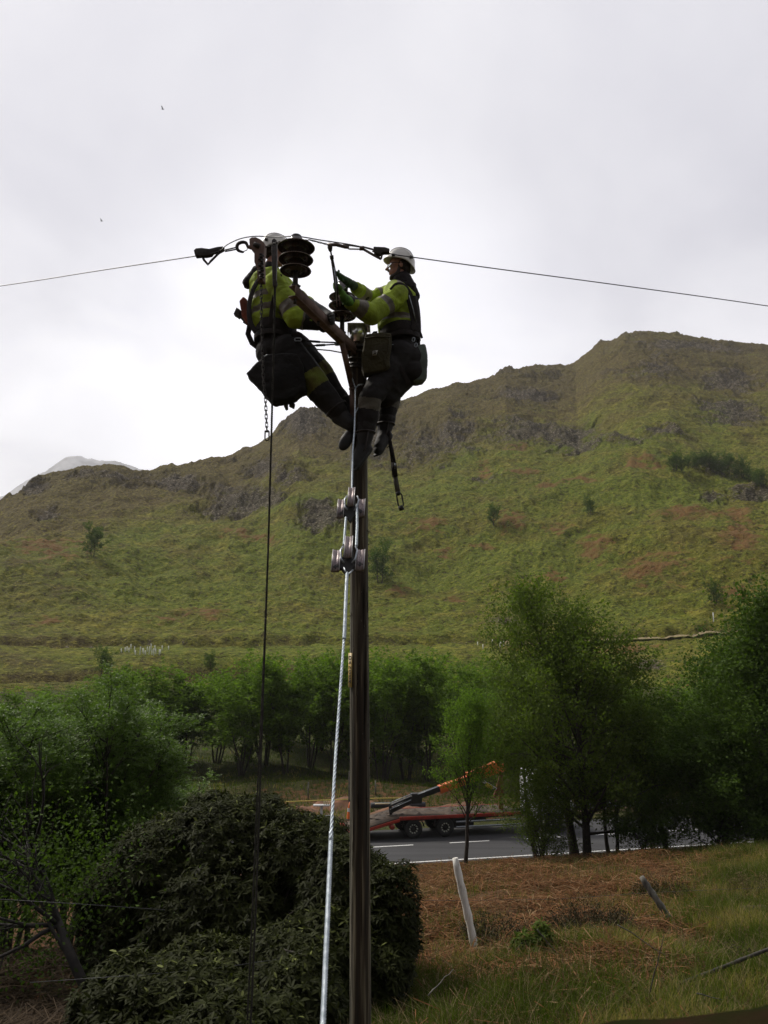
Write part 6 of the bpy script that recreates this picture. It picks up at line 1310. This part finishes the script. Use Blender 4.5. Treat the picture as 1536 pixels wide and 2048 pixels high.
for q, (px, ty, Yw, lab) in enumerate(((290, 1372, 74, 'pale tree set back in the gap left of the wood'), (545, 1340, 75, 'tree in the back row of the wood, right of the rope'), (640, 1338, 73, 'tree in the back row just left of the stay wire'), (740, 1335, 74, 'tree in the back row right behind the pole'), (838, 1335, 73, 'tree in the back row above the black beam'))): WOODS.append((px, ty, Yw, (q * 3 + 1) % 5, lab))
rsw = np.random.RandomState(3)
for px, ty, Yw, k, lab in WOODS:
    p = at(px, 1560, Yw); gz = ground_z(p.x, Yw); topz = at(px, ty - 14, Yw).z
    src = wood_src[k]; sc_ = (topz - gz) / src[0]['top']
    place_tree('woodland_tree', src, (p.x, Yw, gz - 0.05), rsw.uniform(0, 6.28), (max(sc_, 0.85) * 1.25, max(sc_, 0.85) * 1.25, sc_), label=lab, group='trees of the wood beyond the road')

# --- lone trees on the hill
lone = tree_meshes(*make_tree(21, 7.0, 3.4, nb=26, leaf_n=5000, leaf=0.36, base=0.12, stems=2, prof='round', trunk_r=0.2, twigs=False), M_BARKD, M_LF_DARK)
for px, by, hpx, lab, nm in ((185, 1112, 44, 'lone round tree low on the left slope of the hill', 'hill_tree'), (760, 1168, 56, 'lone bushy tree on the hill just right of the pole', 'hill_tree'),
                         (1430, 1210, 34, 'lone small tree on the hill above the right end of the track', 'hill_tree'), (988, 1052, 30, 'tiny sapling on the hill right of the hanging strap', 'hill_tree'), (1178, 1030, 26, 'thin sapling high on the middle of the hill', 'hill_tree'),
                         (205, 1352, 38, 'leaning hawthorn on the dark river bank, left', 'bank_tree'), (420, 1345, 26, 'low thorn on the river bank left of the hanging rope', 'bank_tree'), (690, 1338, 24, 'low thorn at the right end of the river bank', 'bank_tree')):
    hp = hill_point(px, by); h_m = hpx * mpp(by, hp.y)
    place_tree(nm, lone, (hp.x, hp.y, hp.z - 0.1), px, h_m / 7.2, label=lab)
rs4 = np.random.RandomState(8)
for q in range(14):
    px = 1350 + q * 13.5; by = 938 + (q > 5) * (q - 5) * 5 + rs4.uniform(-6, 6); hp = hill_point(px, by)
    h_m = rs4.uniform(16, 30) * mpp(by, hp.y)
    place_tree('hill_tree', lone, (hp.x, hp.y, hp.z - 0.3), q, h_m / 7.2, label=('%s small tree of the grove high on the right slope' % ['leftmost', 'second', 'third', 'fourth', 'fifth', 'sixth', 'seventh', 'eighth', 'ninth', 'tenth', 'eleventh', 'twelfth', 'thirteenth', 'rightmost'][q]) + (' counting from the left' if 0 < q < 13 else ''), group='grove high on the right slope')

# --- roadside trees, right
Yb = 33.0
def stand(name, px, top, Y, label, wm=None, lm=None, mats=None, width=1.0, **kw):
    p = at(px, 1700, Y); gz = ground_z(p.x, Y); H_ = at(px, top, Y).z - gz
    wl = tree_meshes(*make_tree(H=H_, **kw), wm or M_BARKD, lm or M_LF_BIRCH)
    s_ = H_ / wl[0]['top']
    return place_tree(name, wl, (p.x, Y, gz), 0.0, (max(s_, 0.9), max(s_, 0.9), s_), label=label)
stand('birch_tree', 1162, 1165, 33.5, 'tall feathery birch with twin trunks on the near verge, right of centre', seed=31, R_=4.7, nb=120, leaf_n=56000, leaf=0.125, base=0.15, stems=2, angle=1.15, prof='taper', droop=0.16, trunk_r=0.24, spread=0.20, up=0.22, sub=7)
stand('birch_tree', 930, 1375, 32.0, 'small bright green young birch on the verge beside the lorry wheel', wm=M_BARKD, lm=M_LF_FRESH, seed=32, R_=1.22, nb=60, leaf_n=16000, leaf=0.085, base=0.30, stems=1, angle=0.55, prof='column', droop=0.05, trunk_r=0.085, spread=0.40, up=0.3, sub=5)
stand('willow_bush', 1092, 1490, 32.5, 'twiggy low willow left of the large birch trunk', lm=M_LF_BIRCH, seed=33, R_=1.9, nb=60, leaf_n=20000, leaf=0.10, base=0.10, stems=4, angle=0.6, prof='round', droop=0.0, trunk_r=0.05, spread=0.42, sub=5)
stand('willow_bush', 1292, 1570, 32.5, 'dark leafy bush in front of the road right of the large birch', lm=M_LF_DARK, seed=34, R_=1.7, nb=50, leaf_n=14000, leaf=0.12, base=0.12, stems=4, angle=0.7, prof='round', trunk_r=0.05, spread=0.4, sub=5)
stand('young_tree', 1345, 1360, 34.5, 'thin leader of a young tree between the large birch and the dark trees', lm=M_LF_BIRCH, seed=35, R_=2.2, nb=50, leaf_n=14000, leaf=0.13, base=0.28, stems=2, angle=0.6, prof='birch', trunk_r=0.10, spread=0.36, sub=5)
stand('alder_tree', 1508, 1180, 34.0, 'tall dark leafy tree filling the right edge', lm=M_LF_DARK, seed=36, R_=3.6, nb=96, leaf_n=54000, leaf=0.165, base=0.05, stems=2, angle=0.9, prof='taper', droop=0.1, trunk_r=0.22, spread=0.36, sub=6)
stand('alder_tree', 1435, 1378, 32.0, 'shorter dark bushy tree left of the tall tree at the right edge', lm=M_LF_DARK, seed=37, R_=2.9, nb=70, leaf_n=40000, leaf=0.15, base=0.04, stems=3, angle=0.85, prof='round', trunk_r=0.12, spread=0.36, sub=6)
stand('alder_tree', 1600, 1250, 31.0, 'dark tree cut off by the right edge of the picture', lm=M_LF_DARK, seed=38, R_=2.9, nb=60, leaf_n=26000, leaf=0.14, base=0.05, stems=2, angle=0.8, prof='round', trunk_r=0.18, spread=0.36, sub=6)
stand('birch_tree', 1230, 1330, 36.0, 'second birch close behind the twin trunked birch, on its right', lm=M_LF_BIRCH, seed=39, R_=2.6, nb=60, leaf_n=18000, leaf=0.13, base=0.30, stems=2, angle=0.7, prof='birch', trunk_r=0.13, spread=0.34, sub=5)
stand('birch_tree', 1085, 1310, 36.2, 'second birch close behind the twin trunked birch, on its left', lm=M_LF_BIRCH, seed=40, R_=1.5, nb=40, leaf_n=11000, leaf=0.10, base=0.50, stems=2, angle=0.7, prof='birch', trunk_r=0.12, spread=0.34, sub=5)

# --- rowan thicket, left: real compound leaves
def make_rowan(seed, H, R_, nstem=9, ncomp=4200, lf=0.052):
    rs = np.random.RandomState(seed); wood = MB(); tips = []
    for s in range(nstem):
        a = rs.uniform(0, 6.28); rr = rs.uniform(0.0, 0.45) * R_
        p = np.array([math.cos(a) * rr * 0.6, math.sin(a) * rr * 0.6, -0.3]); d = np.array([math.cos(a) * rr * 0.35 / H * 2.2, math.sin(a) * rr * 0.35 / H * 2.2, 1.0])
        hh = H * rs.uniform(0.72, 1.0); T, _ = curve(p, d, hh + 0.3, 12, rs, 0.12, up=0.1); rad = np.linspace(0.05, 0.008, 13); wood.tube(T, rad, 6)
        for k in range(18):
            t = rs.uniform(0.18, 1.0) * 12; i = min(11, int(t)); q = T[i] + (T[i + 1] - T[i]) * (t - i)
            az = rs.uniform(0, 6.28); an = rs.uniform(0.5, 1.15); Lb = R_ * rs.uniform(0.35, 0.85) * (1.05 - 0.55 * t / 12)
            B, _ = curve(q, [math.cos(az) * math.sin(an), math.sin(az) * math.sin(an), math.cos(an)], Lb, 5, rs, 0.25, up=0.35); wood.tube(B, np.linspace(0.016, 0.005, 6), 4, cap=False)
            for j in range(2, 6): tips.append((B[j], B[j] - B[j - 1]))
            for m in range(2):
                d2 = B[3] - B[2]; d2 = d2 / np.linalg.norm(d2) + rs.normal(size=3) * 0.6; S_, _ = curve(B[3] if m else B[4], d2, Lb * 0.45, 3, rs, 0.25, up=0.35); wood.tube(S_, np.linspace(0.008, 0.003, 4), 3, cap=False)
                for j in range(1, 4): tips.append((S_[j], S_[j] - S_[j - 1]))
    idx = rs.randint(0, len(tips), ncomp); c = np.array([tips[i][0] for i in idx]) + rs.normal(size=(ncomp, 3)) * 0.08
    td = np.array([tips[i][1] for i in idx]); td /= np.linalg.norm(td, axis=1)[:, None]
    ax = rs.normal(size=(ncomp, 3)); ax[:, 2] = np.abs(ax[:, 2]) * 0.35 + 0.05; ax = ax + td * 0.6; ax /= np.linalg.norm(ax, axis=1)[:, None]
    upv = np.array([0, 0, 1.0]) + rs.normal(size=(ncomp, 3)) * 0.35; sd_ = np.cross(ax, upv); sd_ /= np.linalg.norm(sd_, axis=1)[:, None] + 1e-9
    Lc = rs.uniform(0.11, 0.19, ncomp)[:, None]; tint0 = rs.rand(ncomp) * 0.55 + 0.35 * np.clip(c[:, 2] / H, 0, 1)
    lb = MB()
    for k in range(4):
        for sgn in ((-1, 1) if k < 3 else (0,)):
            pos = c + ax * Lc * (0.35 + 0.2 * k) - np.array([0, 0, 1.0]) * Lc * (0.03 * k * k)
            dd = ax * (0.45 if sgn else 1.0) + sd_ * sgn * 0.9
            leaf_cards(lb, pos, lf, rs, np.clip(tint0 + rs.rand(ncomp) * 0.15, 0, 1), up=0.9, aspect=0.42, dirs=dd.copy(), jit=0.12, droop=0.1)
    return wood, lb
for px, top, Y_, Rr_, nc_, lab, sd_ in ((150, 1372, 15.0, 1.9, 19000, 'tall rowan thicket with the highest leafy shoots, left', 51), (20, 1430, 14.0, 1.8, 15000, 'rowan shrub cut off by the left edge', 52), (290, 1440, 16.5, 1.7, 15000, 'rowan shrub whose shoots lean right above the rhododendron', 53), (345, 1560, 18.0, 1.3, 8000, 'low rowan regrowth behind the top of the rhododendron', 54)):
    p = at(px, 1700, Y_); gz = ground_z(p.x, Y_); H_ = at(px, top, Y_).z - gz
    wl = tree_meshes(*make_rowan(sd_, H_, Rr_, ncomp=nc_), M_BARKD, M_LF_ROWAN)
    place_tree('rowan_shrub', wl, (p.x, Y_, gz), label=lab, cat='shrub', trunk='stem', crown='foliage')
# ================================================================== haze (a closed box of damp air round everything)
hz = MB().box((0, 2200, 500), (9000, 4600, 1040))
mh, th, bh, oh = mat_new('damp_air'); th.nodes.remove(bh)
pv = nd(th, 'ShaderNodeVolumePrincipled'); pv.inputs['Color'].default_value = (0.96, 0.96, 0.98, 1)
pv.inputs['Density'].default_value = 0.00016; pv.inputs['Anisotropy'].default_value = 0.2
th.links.new(pv.outputs[0], oh.inputs['Volume'])
hz.build('haze', mh, kind='stuff', label='thin damp haze filling the glen under the cloud')

# ================================================================== rhododendron
def rhodo(seed, lobes, nros, base_pt, nstem=40, lf=0.090, fill=0.45):
    """lobes: (centre, radii) ellipsoids in world space; rosettes of long leaves on their skin"""
    rs = np.random.RandomState(seed); lb = MB(); wood = MB()
    A = np.array([r[0] * r[1] + r[1] * r[2] + r[0] * r[2] for c, r in lobes]); A = A / A.sum()
    P = []; N = []
    while len(P) < nros:
        k = rs.choice(len(lobes), p=A); c, r = lobes[k]; d = rs.normal(size=3); d /= np.linalg.norm(d)
        if d[2] < -0.75: continue
        sh = 1 - abs(rs.normal()) * 0.10 if rs.rand() > fill else rs.uniform(0.45, 0.95)
        q = np.array(c) + d * np.array(r) * sh * (0.78 + 0.44 * fbm(np.array([c[0] * 3 + d[0] * 2.6]), np.array([c[2] * 3 + d[2] * 2.6 + d[1]]), 3, seed)[0]) * (0.95 + 0.10 * rs.rand())
        inside = any(np.sum(((q - np.array(c2)) / np.array(r2)) ** 2) < 0.62 for j, (c2, r2) in enumerate(lobes) if j != k)
        if inside and rs.rand() > 0.2: continue
        if q[2] < ground_z(q[0], q[1]) + 0.02: continue
        P.append(q); nn = d / np.array(r); nn /= np.linalg.norm(nn); N.append(nn)
    P = np.array(P); N = np.array(N); ax = N * 0.7 + np.array([0, 0, 0.75]) + rs.normal(size=P.shape) * 0.25; ax /= np.linalg.norm(ax, axis=1)[:, None]
    a = np.cross(ax, np.array([0.3, 0.2, 1.0])); a /= np.linalg.norm(a, axis=1)[:, None]; b_ = np.cross(ax, a)
    t0 = rs.rand(nros) * 0.30 + 0.22 * np.clip(N[:, 2], 0, 1) ** 2; ph = rs.rand(nros) * 6.28  # upward rosettes tinted lighter: highlights on top put into the colour
    nl = 9
    for k in range(nl):
        th = ph + k * 2.4 + rs.normal(size=nros) * 0.15; el = rs.uniform(-0.25, 0.55, nros) + (0.5 if k > 6 else 0.0)
        d = a * np.cos(th)[:, None] + b_ * np.sin(th)[:, None]; d = d * np.cos(el)[:, None] + ax * np.sin(el)[:, None]; d[:, 2] -= 0.12
        d /= np.linalg.norm(d, axis=1)[:, None]; s = np.cross(d, ax); s /= np.linalg.norm(s, axis=1)[:, None] + 1e-9; nn = np.cross(s, d)
        L_ = (lf * rs.uniform(0.7, 1.25, nros))[:, None]; W_ = L_ * 0.115
        o = P + rs.normal(size=P.shape) * 0.004; dr = np.array([0, 0, -1.0])
        m0 = o; m1_ = o + d * L_ * 0.5 + dr * L_ * 0.03; m2_ = o + d * L_ + dr * L_ * 0.16
        l1 = o + d * L_ * 0.3 + s * W_ + nn * W_ * 0.3; l2 = o + d * L_ * 0.72 + s * W_ * 0.95 + nn * W_ * 0.25 + dr * L_ * 0.07
        r1 = o + d * L_ * 0.3 - s * W_ + nn * W_ * 0.3; r2 = o + d * L_ * 0.72 - s * W_ * 0.95 + nn * W_ * 0.25 + dr * L_ * 0.07
        V = np.stack([m0, l1, m1_, r1, l2, m2_, r2], 1).reshape(-1, 3); i = np.arange(nros)[:, None] * 7
        f = np.concatenate([i + np.array([[0, 2, 1, 1]])[:, :4] * 0 + np.array([[0, 3, 2, 1]]), i + np.array([[1, 2, 5, 4]]), i + np.array([[3, 6, 5, 2]])])
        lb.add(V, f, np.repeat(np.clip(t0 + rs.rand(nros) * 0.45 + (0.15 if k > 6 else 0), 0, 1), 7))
    for k in range(nstem):
        q = P[rs.randint(nros)]; st = np.array(base_pt) + np.array([rs.uniform(-0.7, 0.7), rs.uniform(-0.4, 0.4), 0]); st[2] = ground_z(st[0], st[1]) - 0.1
        mid = (st + q) / 2 + np.array([0, 0, 0.35 * abs(q[0] - st[0])]) * rs.uniform(0.1, 0.8) + rs.normal(size=3) * 0.15
        pts = [(1 - t) ** 2 * st + 2 * t * (1 - t) * mid + t * t * q + rs.normal(size=3) * 0.02 for t in np.linspace(0, 1, 9)]
        wood.tube(pts, np.linspace(0.028, 0.004, 9) * rs.uniform(0.6, 1.1), 5)
    return wood, lb
def lobe(px, py, Y, rx, ry, rz):
    p = at(px, py, Y); k = mpp(py, Y); return ((p.x, p.y, p.z), (rx * k, ry, rz * k))
LB = [lobe(470, 1690, 11.6, 135, 1.0, 95), lobe(330, 1730, 11.5, 110, 0.95, 85), lobe(245, 1800, 11.3, 85, 0.8, 80), lobe(600, 1700, 11.2, 110, 0.9, 75), lobe(690, 1790, 10.4, 100, 0.8, 110), lobe(775, 1830, 9.8, 62, 0.6, 105),
      lobe(470, 1840, 10.9, 200, 1.0, 130), lobe(250, 1880, 11.0, 80, 0.7, 90), lobe(520, 1640, 11.9, 60, 0.7, 50), lobe(640, 1940, 9.4, 170, 0.8, 110), lobe(430, 1985, 9.3, 190, 0.7, 95), lobe(330, 1690, 12.0, 80, 0.8, 55), lobe(420, 1625, 12.0, 55, 0.6, 40), lobe(770, 1930, 9.3, 50, 0.5, 60), lobe(400, 2060, 7.7, 190, 0.65, 125), lobe(590, 2050, 7.8, 115, 0.6, 130), lobe(240, 2040, 8.0, 95, 0.6, 115), lobe(470, 2090, 7.0, 150, 0.5, 85)]
bp_ = at(480, 1960, 10.8)
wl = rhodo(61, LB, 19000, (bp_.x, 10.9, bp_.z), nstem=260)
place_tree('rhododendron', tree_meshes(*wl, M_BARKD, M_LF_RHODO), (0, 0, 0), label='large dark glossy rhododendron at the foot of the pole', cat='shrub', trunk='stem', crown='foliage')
sy_ = on_ray(1062, 1925).y
LB2 = [lobe(1058, 1893, sy_, 34, 0.18, 30), lobe(1085, 1870, sy_, 20, 0.12, 22)]
bp_ = at(1065, 1915, sy_)
wl = rhodo(62, LB2, 70, (bp_.x, sy_, bp_.z), nstem=12, lf=0.10)
place_tree('rhododendron_seedling', tree_meshes(*wl, M_BARKD, M_LF_BIRCH), (0, 0, 0), label='small bright rhododendron seedling in the grass right of the pale post', cat='shrub', trunk='stem', crown='foliage')
M_BLACKB = simple('near_black_bark', (0.022, 0.018, 0.014), (0.010, 0.008, 0.007), 0.9, scale=9, bump=0.6)  # near-black bark of the leaning tree and one thin stem
# fallen, half bare tree at the left edge, its limbs over the dead bracken
fb = MB(); rsf = np.random.RandomState(5)
rt = at(215, 2010, 9.8); rt.z = ground_z(rt.x, 9.8) - 0.1
main = [rt, at(150, 1930, 9.9), at(118, 1850, 10.2), at(100, 1790, 10.6), at(85, 1740, 11.0), at(70, 1700, 11.2)]
fb.tube(sm(main), smr([0.065, 0.055, 0.048, 0.038, 0.028, 0.015]), 8)
for k in range(16):
    i = rsf.randint(1, 5); d = np.array([rsf.uniform(-1.2, 0.2), rsf.uniform(-0.5, 0.6), rsf.uniform(-0.15, 0.7)])
    B, _ = curve(np.array(main[i]), d, rsf.uniform(0.8, 1.9), 7, rsf, 0.35, up=0.1); fb.tube(B, np.linspace(0.03, 0.006, 8), 5)
    for m in range(4):
        j = rsf.randint(2, 7); S_, _ = curve(B[j], (B[j] - B[j - 1]) / 0.2 + rsf.normal(size=3) * 0.6, rsf.uniform(0.3, 0.8), 4, rsf, 0.35); fb.tube(S_, np.linspace(0.010, 0.003, 5), 4)
fl_ = MB(); P_ = np.array(main[3]) + rsf.normal(size=(5200, 3)) * np.array([0.62, 0.4, 0.55]); leaf_cards(fl_, P_, 0.06, rsf, rsf.rand(5200), up=0.5)
place_tree('leaning_tree', tree_meshes(fb, fl_, M_BLACKB, M_LF_DARK), (0, 0, 0), label='leaning half bare tree with twisted limbs at the lower left edge')

# ================================================================== ground cover
def blades(name, n, region, hmin, hmax, wd, mat, seed, lean=0.35, label=None, segs=3, clump=None, tintf=None, flat=0.0):
    rs = np.random.RandomState(seed); P = region(rs, n); n = len(P)
    h = rs.uniform(hmin, hmax, n); az = rs.uniform(0, 6.28, n); d = np.stack([np.cos(az), np.sin(az), np.zeros(n)], 1); s = np.stack([-np.sin(az + rs.normal(size=n)), np.cos(az), np.zeros(n)], 1); s /= np.linalg.norm(s, axis=1)[:, None]
    le = lean * rs.uniform(0.3, 1.6, n); V = []
    for k in range(segs + 1):
        t = k / segs; c = P + d * (h * le * t * t)[:, None]; c = c.copy(); c[:, 2] += h * t * (1 - flat * t) * (1 - 0.25 * le * t); ww = wd * (1 - t) * 0.5 * (0.6 + 0.8 * rs.rand()) + 0.0006
        V += [c - s * ww, c + s * ww]
    V = np.stack(V, 1).reshape(-1, 3); m = 2 * (segs + 1); i = np.arange(n)[:, None] * m
    f = np.concatenate([i + np.array([[2 * k, 2 * k + 1, 2 * k + 3, 2 * k + 2]]) for k in range(segs)])
    b = MB().add(V, f, np.repeat(rs.rand(n) if tintf is None else tintf(P, rs), m))
    return b.build(name, mat, kind='stuff', label=label)
GZX = np.linspace(-16, 24, 400); GZY = np.linspace(2, 38, 360)
_gx, _gy = np.meshgrid(GZX, GZY); _z, _r2, _a2, _s2 = base_h(_gx, _gy); _gz = _z + near_detail(_gx, _gy, _r2)
def gz_many(x, y):
    fx = np.clip((x - GZX[0]) / (GZX[1] - GZX[0]), 0, 398.99); fy = np.clip((y - GZY[0]) / (GZY[1] - GZY[0]), 0, 358.99)
    i = fx.astype(int); j = fy.astype(int); fx -= i; fy -= j
    return (_gz[j, i] * (1 - fx) + _gz[j, i + 1] * fx) * (1 - fy) + (_gz[j + 1, i] * (1 - fx) + _gz[j + 1, i + 1] * fx) * fy
def region(y0, y1, x0f, x1f, dens, power=1.6):
    def f(rs, n):
        y = y0 * (y1 / y0) ** (rs.rand(n * 4) ** 1.0); x = (rs.rand(n * 4) * (x1f - x0f) + x0f) * y
        k = dens(x, y) > rs.rand(n * 4); x = x[k][:n]; y = y[k][:n]
        return np.stack([x, y, gz_many(x, y) - 0.01], 1)
    return f
def d_heath(x, y): return np.maximum.reduce([np.exp(-(((x - hx) / rx) ** 2 + ((y - hy) / ry) ** 2)) for hx, hy, rx, ry in ((1.35, 9.9, 0.5, 0.35), (2.65, 10.7, 0.85, 0.45), (4.5, 13.0, 0.5, 0.4), (4.0, 8.6, 0.4, 0.4))])
def d_grass(x, y): return np.clip(0.04 + 2.4 * (fbm(x * 0.7, y * 0.7, 4, 77) - 0.44) + 0.45 * sstep(11.0, 8.5, y) + 0.6 * sstep(0.30, 0.42, x / y), 0.02, 1) * (1 - 0.72 * sstep(12, 15, y) * (1 - sstep(0.30, 0.40, x / y))) * (y < 36.0) * (1 - 0.9 * d_heath(x, y))
def g_tint(P, rs): return np.clip(0.15 + 1.6 * (fbm(P[:, 0] * 0.9, P[:, 1] * 0.9, 3, 177) - 0.35) + 0.45 * rs.rand(len(P)), 0, 1)
def d_brack(x, y): return (x > -1.6 - 0.12 * y) * np.clip(0.15 + 2.2 * (fbm(x * 0.5 + 9, y * 0.5, 3, 78) - 0.36) * sstep(8, 12, y) + 0.7 * (x < -1.5), 0.02, 1) * (y < 35.5) * (1 - 0.8 * sstep(0.30, 0.42, x / y))
M_GRASS = leaf_mat('grass_blade', (0.028, 0.046, 0.006), (0.088, 0.122, 0.016), 0.30, spec=0.06, rough=0.9, third=(0.26, 0.215, 0.07))
M_STRAW = leaf_mat('dead_grass', (0.045, 0.035, 0.017), (0.20, 0.155, 0.08), 0.12, spec=0.06, rough=0.8)
M_BRACK = leaf_mat('dead_bracken', (0.040, 0.019, 0.008), (0.215, 0.100, 0.044), 0.10, spec=0.06, rough=0.8, third=(0.30, 0.20, 0.11))
blades('grass', 150000, region(6.6, 36, -0.2, 0.62, d_grass), 0.10, 0.40, 0.010, M_GRASS, 71, 0.45, 'rough green grass on the bank below the pole', tintf=g_tint)
blades('dead_grass', 42000, region(6.6, 34, -0.2, 0.62, lambda x, y: d_grass(x, y) * 0.7 + 0.15), 0.15, 0.45, 0.007, M_STRAW, 72, 0.9, 'bleached dead grass stalks scattered over the bank')
# bracken litter: long bent stalks lying every way
def litter(name, n, reg, mat, seed, Lr=(0.25, 0.8), wd=0.010, label=None, hh=0.14):
    rs = np.random.RandomState(seed); P = reg(rs, n); n = len(P); az = rs.uniform(0, 6.28, n); L_ = rs.uniform(*Lr, n); tilt = rs.normal(size=n) * 0.22; V = []
    P[:, 2] += rs.rand(n) * hh; bend = rs.normal(size=n) * 0.5; s = np.stack([-np.sin(az), np.cos(az), rs.normal(size=n) * 0.5], 1); s /= np.linalg.norm(s, axis=1)[:, None]
    for k in range(4):
        t = k / 3 - 0.5; a = az + bend * t; c = P + np.stack([np.cos(a), np.sin(a), tilt], 1) * (L_ * t)[:, None]; c[:, 2] += 0.04 - 0.25 * L_ * t * t
        w_ = wd * (1 - 0.5 * abs(t)) * 0.5; V += [c - s * w_, c + s * w_]
    V = np.stack(V, 1).reshape(-1, 3); i = np.arange(n)[:, None] * 8
    f = np.concatenate([i + np.array([[2 * k, 2 * k + 1, 2 * k + 3, 2 * k + 2]]) for k in range(3)])
    tn = rs.rand(n) * np.where(P[:, 0] < -1.6, 0.5, 1.0); MB().add(V, f, np.repeat(tn, 8)).build(name, mat, kind='stuff', label=label)
litter('dead_bracken', 80000, region(7.0, 36, -0.62, 0.5, d_brack), M_BRACK, 73, wd=0.013, label='tangled rust brown dead bracken on the slope above the road')
litter('dead_fronds', 26000, region(6.4, 14, -0.62, -0.12, lambda x, y: (x < -1.3) * np.clip(0.2 + 2 * (fbm(x, y, 3, 5) - 0.35), 0.1, 1)), leaf_mat('grey_fronds', (0.022, 0.015, 0.010), (0.110, 0.078, 0.048), 0.08, spec=0.04, third=(0.24, 0.19, 0.13)), 76, wd=0.011, label='dull grey brown dead fronds under the leaning tree, bottom left')
# leafy fronds of litter (short flakes)
rs5 = np.random.RandomState(74); P_ = region(8, 36, -0.62, 0.5, d_brack)(rs5, 60000); P_[:, 2] += rs5.rand(len(P_)) * 0.12
fk = MB(); leaf_cards(fk, P_, 0.055, rs5, rs5.rand(len(P_)), up=0.6, aspect=0.5); fk.build('bracken_litter', M_BRACK, kind='stuff', label='crumbled brown bracken fronds among the stalks')
# heather and bilberry clumps
M_HEATH = leaf_mat('heather', (0.020, 0.018, 0.010), (0.060, 0.050, 0.026), 0.1)
def clump(name, px, py, Y, rx, rz, n, seed, label, mat):
    rs = np.random.RandomState(seed); p = on_ray(px, py); Y = p.y; k = mpp(py, Y); gx, gy = p.x, Y; wv = MB()
    for q in range(n):
        a = rs.uniform(0, 6.28); rr = rs.rand() ** 0.7 * rx * k * (0.55 + 0.9 * vnoise(np.array([a * 1.3 + seed]), np.array([0.5]), 3)[0]); x0 = gx + math.cos(a) * rr; y0 = gy + math.sin(a) * rr * 0.7
        B, _ = curve([x0, y0, ground_z(x0, y0) - 0.03], [math.cos(a) * 0.8, math.sin(a) * 0.8, 1.0], rz * k * rs.uniform(0.5, 1.3) * (1.15 - 0.8 * rr / (rx * k * 1.2)), 4, rs, 0.35); wv.tube(B, np.linspace(0.006, 0.0025, 5), 3, cap=False, tint=rs.rand())
        leaf_cards(wv, B[rs.randint(1, 5, 36)] + rs.normal(size=(36, 3)) * 0.04, 0.034, rs, rs.rand(36), up=0.4, aspect=0.5)
    o = wv.build(name, mat, label=label, cat='shrub')
clump('heather_clump', 990, 1895, 9.9, 50, 62, 230, 81, 'dark heather clump at the foot of the pale post', M_HEATH)
clump('heather_clump', 1180, 1868, 10.6, 75, 62, 300, 82, 'wide dark twiggy heather clump in the middle of the bank', M_HEATH)
clump('heather_clump', 1330, 1800, 13.0, 55, 40, 140, 83, 'small dark heather clump beside the leaning grey stake', M_HEATH)
clump('heather_clump', 1515, 1950, 8.6, 50, 60, 120, 84, 'dark twiggy clump at the lower right edge', M_HEATH)
clump('dead_twig_bush', 1500, 1790, 12.5, 40, 45, 120, 85, 'pale dead twiggy bush at the right edge above the log', M_STRAW)
# mossy hump close under the camera, lower right, out of focus
hb = MB(); n1, n2 = 60, 40; V = []
for i in range(n1):
    for j in range(n2):
        u = i / (n1 - 1) * 2 - 1; v_ = j / (n2 - 1) * math.pi
        x = 0.52 + u * 0.62; r_ = 0.30 * math.sqrt(max(0, 1 - abs(u) ** 3)) * (1 + 0.25 * (vnoise(np.array([u * 4]), np.array([v_ * 2]), 4)[0] - 0.5))
        V.append((x, 1.12 - math.cos(v_) * r_ * 1.2, -0.775 + math.sin(v_) * r_ + 0.04 * u))
hb.add(V, [[i * n2 + j, (i + 1) * n2 + j, (i + 1) * n2 + j + 1, i * n2 + j + 1] for i in range(n1 - 1) for j in range(n2 - 1)])
M_MOSS = simple('moss', (0.012, 0.016, 0.005), (0.022, 0.012, 0.008), 1.0, scale=7, bump=0.6, bscale=40, spec=0.0)

hb.build('mossy_hump', M_MOSS, smooth=True, label='blurred dark mossy hump close to the viewer at the bottom right', cat='moss hump')
# coarse grass on the field beyond the road
def d_field(x, y): return np.ones_like(x)
def reg_field(rs, n):
    y = 47 * (108 / 47) ** rs.rand(n); x = (rs.rand(n) * 1.15 - 0.57) * y; z, r_, a_, s_ = base_h(x, y); z = z + near_detail(x, y, r_); k = (s_ > 47.3); return np.stack([x, y, z - 0.02], 1)[k]
blades('meadow_grass', 60000, reg_field, 0.12, 0.45, 0.05, M_GRASS, 75, 0.5, 'coarse meadow grass on the field beyond the road', segs=2, tintf=g_tint)
# scattered sticks and tall dead stalks on the bank
rs6 = np.random.RandomState(91)
for k, (x0, y0, x1, y1, Y, lab) in enumerate(((1300, 1985, 1328, 1870, 8.7, 'thin dark upright stem in the grass, right of centre'), (1235, 1850, 1330, 1910, 9.6, 'pale fallen stick right of the seedling'), (858, 1990, 905, 1940, 8.2, 'pale bent stalk at the foot of the rhododendron'), (1395, 1985, 1445, 2000, 8.2, 'pale stick lying under the dark dead branch'), (1075, 1860, 1112, 1905, 9.7, 'short bleached stick beside the seedling'))):
    p0, p1 = at(x0, y0, Y), at(x1, y1, Y + 0.2); b = MB(); n_ = 7; pts = [p0 + (p1 - p0) * t + Vector(rs6.normal(size=3)) * 0.005 for t in np.linspace(0, 1, n_)]
    b.tube(pts, np.linspace(0.007, 0.003, n_), 5); b.build('stick', M_BLACKB if k == 0 else M_POSTG, label=lab, cat='stick')
